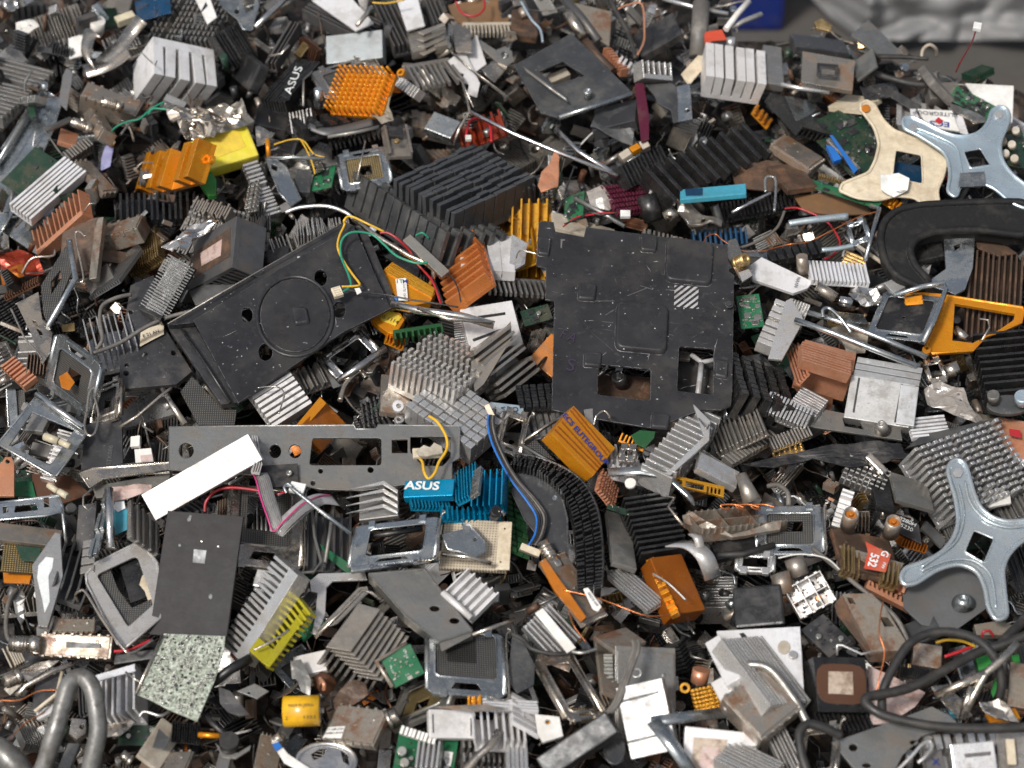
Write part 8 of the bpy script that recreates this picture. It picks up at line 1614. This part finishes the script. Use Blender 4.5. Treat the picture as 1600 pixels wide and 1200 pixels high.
def board_p(mat):
    bm=bmesh.new();box(bm,-.03,.03,-.02,.02,-.0016,0);b2=compbm(.06,.04,60,random.Random(5),0)
    for v in b2.verts:v.co-=Vector((.03,.02,0))
    return('circuit_board',mesh('circuit_board',bm,mat),[('component',mesh('component',b2,['sold','chip']))])
addp('circuit board','green','circuit board',board_p('pcbg'));addp('circuit board','dark green','circuit board',board_p('pcbd'))
def brk(mat,L_=.07):
    bm=bmesh.new();prism(bm,[(-L_/2,-.01),(L_/2,-.01),(L_/2,.01),(-L_/2,.01)],0,.0014,[circ((-L_/3,0),.003,n=10),circ((L_/4,0),.004,n=10)]);box(bm,-L_/2,L_/2,.0101,.0115,-.012,0)
    return('metal_bracket',mesh('metal_bracket',bm,mat),[])
addp('bent bracket','steel','bracket',brk('steel'));addp('bent bracket','nickel','bracket',brk('nick',.06));addp('bent bracket','zinc','bracket',brk('zinc',.08))
def slab(mat):
    bm=bmesh.new();box(bm,-.03,.03,-.022,.022,-.004,.004,bev=.001);box(bm,-.02,.0,-.01,.01,.004,.0052);return('metal_slab',mesh('metal_slab',bm,mat),[])
addp('flat slab','black','slab',slab('plb'));addp('flat slab','dark grey','slab',slab('slate'));addp('flat slab','black','slab',slab('blkm'))
def coaxp():
    bm=bmesh.new();cyl(bm,(0,0,0),.007,0,.006,14);cyl(bm,(0,0,0),.0055,.006,.02,14,hollow=.6)
    for i in range(5):cyl(bm,(0,0,0),.006,.008+i*.002,.009+i*.002,14)
    return('coax_connector',mesh('coax_connector',bm,'nick'),[])
addp('coax connector','nickel','connector',coaxp())
def clip():
    bm=bmesh.new();tubebm(bm,smooth([(-.03,0,0),(-.01,.004,.004),(.01,-.004,.006),(.03,0,0),(.034,.01,0)],5),.0012,7);return('wire_clip',mesh('wire_clip',bm,'nick'),[])
addp('wire clip','nickel','wire clip',clip())
def coil():
    bm=bmesh.new()
    for i in range(9):tubebm(bm,[Vector((.008*math.cos(a*math.pi/5),.008*math.sin(a*math.pi/5),i*.0018))for a in range(10)],.0009,5,True)
    cyl(bm,(0,0,0),.007,-.001,.017,14);return('coil',mesh('coil',bm,'copd'),[])
addp('wound coil','dark copper','coil',coil())
used_lab={}
W_=[6,4,6,5,4,4,5,3,1,1,4,3,4,3,1,2,4,3,2,1,1,1,3,3,1]
rf=random.Random(21);NF=0
def put(px,lift_lo,lift_hi,tries_mat=None,big=1):
    global NF
    i=rf.choices(range(len(PROTO)),W_)[0];kind,col,cat,(nm,me,ch)=PROTO[i]
    pp=hit(px,0);s=rf.uniform(.55,1.0)*big
    R=Matrix.Rotation(rf.uniform(0,6.28),3,'Z');tilt=Matrix.Rotation(rf.gauss(0,.55),3,'X')@Matrix.Rotation(rf.gauss(0,.45),3,'Y')
    base=Matrix((CR,PN.cross(CR),PN)).transposed();R3=base@tilt@R
    o=bpy.data.objects.new(nm,me);COL.objects.link(o)
    top=max((R3@(v.co*s)).dot(PN)for v in me.vertices)
    o.matrix_basis=Matrix.Translation(pp+PN*(rf.uniform(lift_lo,lift_hi)-top))@(R3@Matrix.Scale(s,3)).to_4x4()
    for cn,cm in ch:link(cn,cm,None,o)
    for ref,q in near(px):
        dx,dy=px[0]-q[0],px[1]-q[1]
        side=('right of' if dx>0 else 'left of')if abs(dx)>abs(dy)else('below' if dy>0 else 'above')
        for adv in('half buried ','deep ','loose '):
            lab='%s%s %s %s the %s'%(adv,col,kind,side,ref)
            if lab not in used_lab and len(lab.split())<=16:break
        else:continue
        break
    used_lab[lab]=1
    setp(o,lab,cat,'loose scrap pieces half buried in the heap');NF+=1
for gy in range(0,21):
    for gx in range(0,25):
        if NF>395:break
        u,v=-40+gx*71+rf.uniform(-28,28),-30+gy*64+rf.uniform(-26,26)
        if v<skyline(u)+16:continue
        put((u,v),-.030,-.002)
FM=['al','alg','nick','tin','steel','plb','blkm','rustd','pcbd','copd','chip','zinc','rubg','rust','white','orgd','brass','grykast','ald']
FW=[8,6,10,11,8,10,8,11,4,5,8,6,6,8,1,1,2,5,6]
bm=bmesh.new();rs=random.Random(5)
def jit(bm_,px,lift):
    m=rs.choices(range(len(FM)),FW)[0];c=hit(px,lift);k=rs.random()
    R=Matrix.Rotation(rs.uniform(0,6.28),3,'Z')@Matrix.Rotation(rs.gauss(0,.8),3,'X')@Matrix.Rotation(rs.gauss(0,.8),3,'Y')
    n0=len(bm_.verts)
    if k<.24:a,b,t=rs.uniform(.003,.015),rs.uniform(.002,.007),rs.uniform(.0008,.004);box(bm_,-a,a,-b,b,-t/2,t/2,m)
    elif k<.42:
        cyl(bm_,(0,0,0),rs.uniform(.0015,.005),0,rs.uniform(.006,.022),9,mi=m)
    elif k<.68:
        l=rs.uniform(.01,.03);tubebm(bm_,smooth([(-l,0,0),(-l*.3,rs.uniform(-.006,.006),0),(l*.3,rs.uniform(-.006,.006),rs.uniform(-.006,.006)),(l,0,0)],3),rs.uniform(.0005,.0014),5,mi=m)
    else:
        a=rs.uniform(.004,.014);nn_=rs.randint(4,9);g_=rs.uniform(.0022,.0036)
        if k<.76:box(bm_,-a,a,0,.008,0,.001,m);box(bm_,-a,a,0,.001,.001,.009,m)
        else:
            for q in range(nn_):box(bm_,-a,a,q*g_,q*g_+.0009,0,.007,m)
            box(bm_,-a,a,0,(nn_-1)*g_+.0009,-.001,0,m)
    bm_.verts.ensure_lookup_table()
    for v in bm_.verts[n0:]:v.co=c+R@v.co
for i in range(5200):
    u,v=rs.uniform(-60,1660),rs.uniform(-60,1260)
    if v<skyline(u)+5:continue
    jit(bm,(u,v),rs.uniform(-.055,-.006)if rs.random()<.6 else rs.uniform(-.012,.022))
me=bpy.data.meshes.new('small_scrap');bm.to_mesh(me);bm.free()
for m in FM:me.materials.append(MATS[m])
o=link('small_scrap',me);setp(o,'countless small shards, screws and bits of metal and plastic between the larger pieces','scrap bits',None,'stuff')
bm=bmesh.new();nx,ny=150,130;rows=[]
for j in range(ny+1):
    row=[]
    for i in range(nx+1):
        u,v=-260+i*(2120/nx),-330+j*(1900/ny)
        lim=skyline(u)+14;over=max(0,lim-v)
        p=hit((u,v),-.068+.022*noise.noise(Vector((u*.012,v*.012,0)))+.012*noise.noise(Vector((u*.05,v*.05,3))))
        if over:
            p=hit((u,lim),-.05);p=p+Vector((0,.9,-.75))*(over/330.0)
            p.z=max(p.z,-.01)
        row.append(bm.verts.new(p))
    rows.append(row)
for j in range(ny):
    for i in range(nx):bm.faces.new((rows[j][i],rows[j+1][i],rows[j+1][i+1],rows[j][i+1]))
o=link('heap_core',mesh('heap_core',bm,'under'));setp(o,'dark packed mass of scrap showing only in the gaps of the heap','scrap heap',None,'stuff')  # dark sheet added below the pieces so the gaps look shaded
bm=bmesh.new();vs=[bm.verts.new(p)for p in((-12,-3,0),(12,-3,0),(12,30,0),(-12,30,0))];bm.faces.new(vs)
o=link('ground',mesh('ground',bm,'asphalt'));setp(o,kind='structure')
def sackobj(ref,label,x0,x1,y,z1,seed,mat='sack'):
    bm=bmesh.new();r=random.Random(seed);nx,nz=220,90;c=Vector(((x0+x1)/2,y,0));rows=[]
    for j in range(nz+1):
        row=[];a=j/nz*math.pi
        for i in range(nx+1):
            u=i/nx;edge=min(1,u*9,(1-u)*9)**.5 if 0<u<1 else 0
            x=x0+(x1-x0)*u;z=z1*math.sin(a/2)*(.55+.45*edge);yy=y-.3*math.cos(a/2)*edge
            q=Vector((x*5,z*9,seed));d=.07*abs(noise.noise(q*1.3))+.05*abs(noise.noise(q*2.9))+.03*abs(noise.noise(Vector((x*9+z*20,z*40,seed))))
            row.append(bm.verts.new(Vector((x,yy-d*edge,max(0.002,z+d*.5)))-c))
        rows.append(row)
    for j in range(nz):
        for i in range(nx):bm.faces.new((rows[j][i],rows[j][i+1],rows[j+1][i+1],rows[j+1][i])).smooth=True
    o=link('plastic_sack',mesh('plastic_sack',bm,mat),Matrix.Translation(c));setp(o,label,'sack');return o
gy_=lambda v:CP.y+CP.z/math.tan(PITCH-math.atan((600-v)/F))
sackobj('s','large grey crinkled plastic sack lying on the ground behind the heap, top right',.49,1.35,gy_(56)+.28,.42,4)
bm=bmesh.new();box(bm,-.075,.06,-.1,.1,0,.32,bev=.012);tubebm(bm,[Vector(p)for p in((-.075,-.1,.32),(.06,-.1,.32),(.06,.1,.32),(-.075,.1,.32))],.01,8,True)
o=link('plastic_bin',mesh('plastic_bin',bm,'binblue'),Matrix.Translation((.40,gy_(50)+.1,0)));setp(o,'deep blue plastic bin behind the heap at the top edge','bin')
import re
LBS=set();RN={'plastic_cap':'plastic_plug','metal_blade':'upright_plate','plastic_handle':'curved_hose','metal_face':'triangular_plate','metal_frame':'grid_board_holder','heatsink_base':'finned_block','metal_panel':'square_plate','metal_arm':'bent_rod','cylinder':'metal_can','socket_rail':'socket_bar','lever':'latch_rod','metal_edge':'metal_strip','hinge':'metal_hinge_bar','fork_handle':'metal_fork','can_rim':'metal_box','fin_edge':'torn_fin_strip','heatsink_end':'metal_block','metal_lip':'metal_strip'}
w=bpy.data.worlds.new('World');SC.world=w;w.use_nodes=True;nt=w.node_tree;bg=nt.nodes['Background']
sky=nt.nodes.new('ShaderNodeTexSky');sky.sky_type='NISHITA';sky.sun_disc=False;sky.sun_elevation=math.radians(52);sky.sun_rotation=math.radians(-28)
sky.air_density=1.0;sky.dust_density=4.0;sky.ozone_density=1.0
hs=nt.nodes.new('ShaderNodeHueSaturation');hs.inputs['Saturation'].default_value=0.5
nt.links.new(sky.outputs[0],hs.inputs['Color']);nt.links.new(hs.outputs[0],bg.inputs[0]);bg.inputs[1].default_value=SKYS
sl=bpy.data.lights.new('sun','SUN');sl.energy=SUNE;sl.angle=math.radians(9);sl.color=(1,.975,.94)
so=bpy.data.objects.new('sun',sl);COL.objects.link(so)
el,az=math.radians(47),math.radians(214)# soft light from above the viewer, a little left
dv=Vector((math.sin(az)*math.cos(el),math.cos(az)*math.cos(el),math.sin(el)))
so.rotation_euler=dv.to_track_quat('Z','Y').to_euler();so.location=dv*5
for o in bpy.data.objects:
    if 'category' in o and 'kind' not in o:o['kind']='thing'
    if 'label' in o and o.parent is None:
        l=o['label']
        if l.startswith(('long bent','x'))is False and re.search(r' (beside|under|left of|right of|behind|above|below|over|between|near|on|inside|across|in|through) the ',l):
            k=re.sub(r',( (far|upper|lower|low|top|bottom|centre|left|right|middle|height|side|part|edge|of|corner|area|at|the|just|row))+$','',l)
            if len(k.split())>=6 and k not in LBS:o['label']=k
        LBS.add(o['label'])
        w=o['label'].split()
        if len(w)>16:print('LONG',o['label'])
        b=o.name.split('.')[0]
        if b in RN:o.name=RN[b]
sky.sun_elevation=el;sky.sun_rotation=az
cd=bpy.data.cameras.new('camera');co=bpy.data.objects.new('camera',cd);COL.objects.link(co)
co.matrix_world=Matrix.Translation(CP)@RC.to_4x4();cd.sensor_width=36;cd.lens=36*F/1600;cd.clip_start=.05;cd.clip_end=100
cd.dof.use_dof=True;cd.dof.focus_distance=1.93;cd.dof.aperture_fstop=4.8
SC.camera=co
SC.view_settings.view_transform='Standard';SC.view_settings.look='None';SC.view_settings.gamma=1;SC.view_settings.use_curve_mapping=False;SC.view_settings.exposure=EXPO
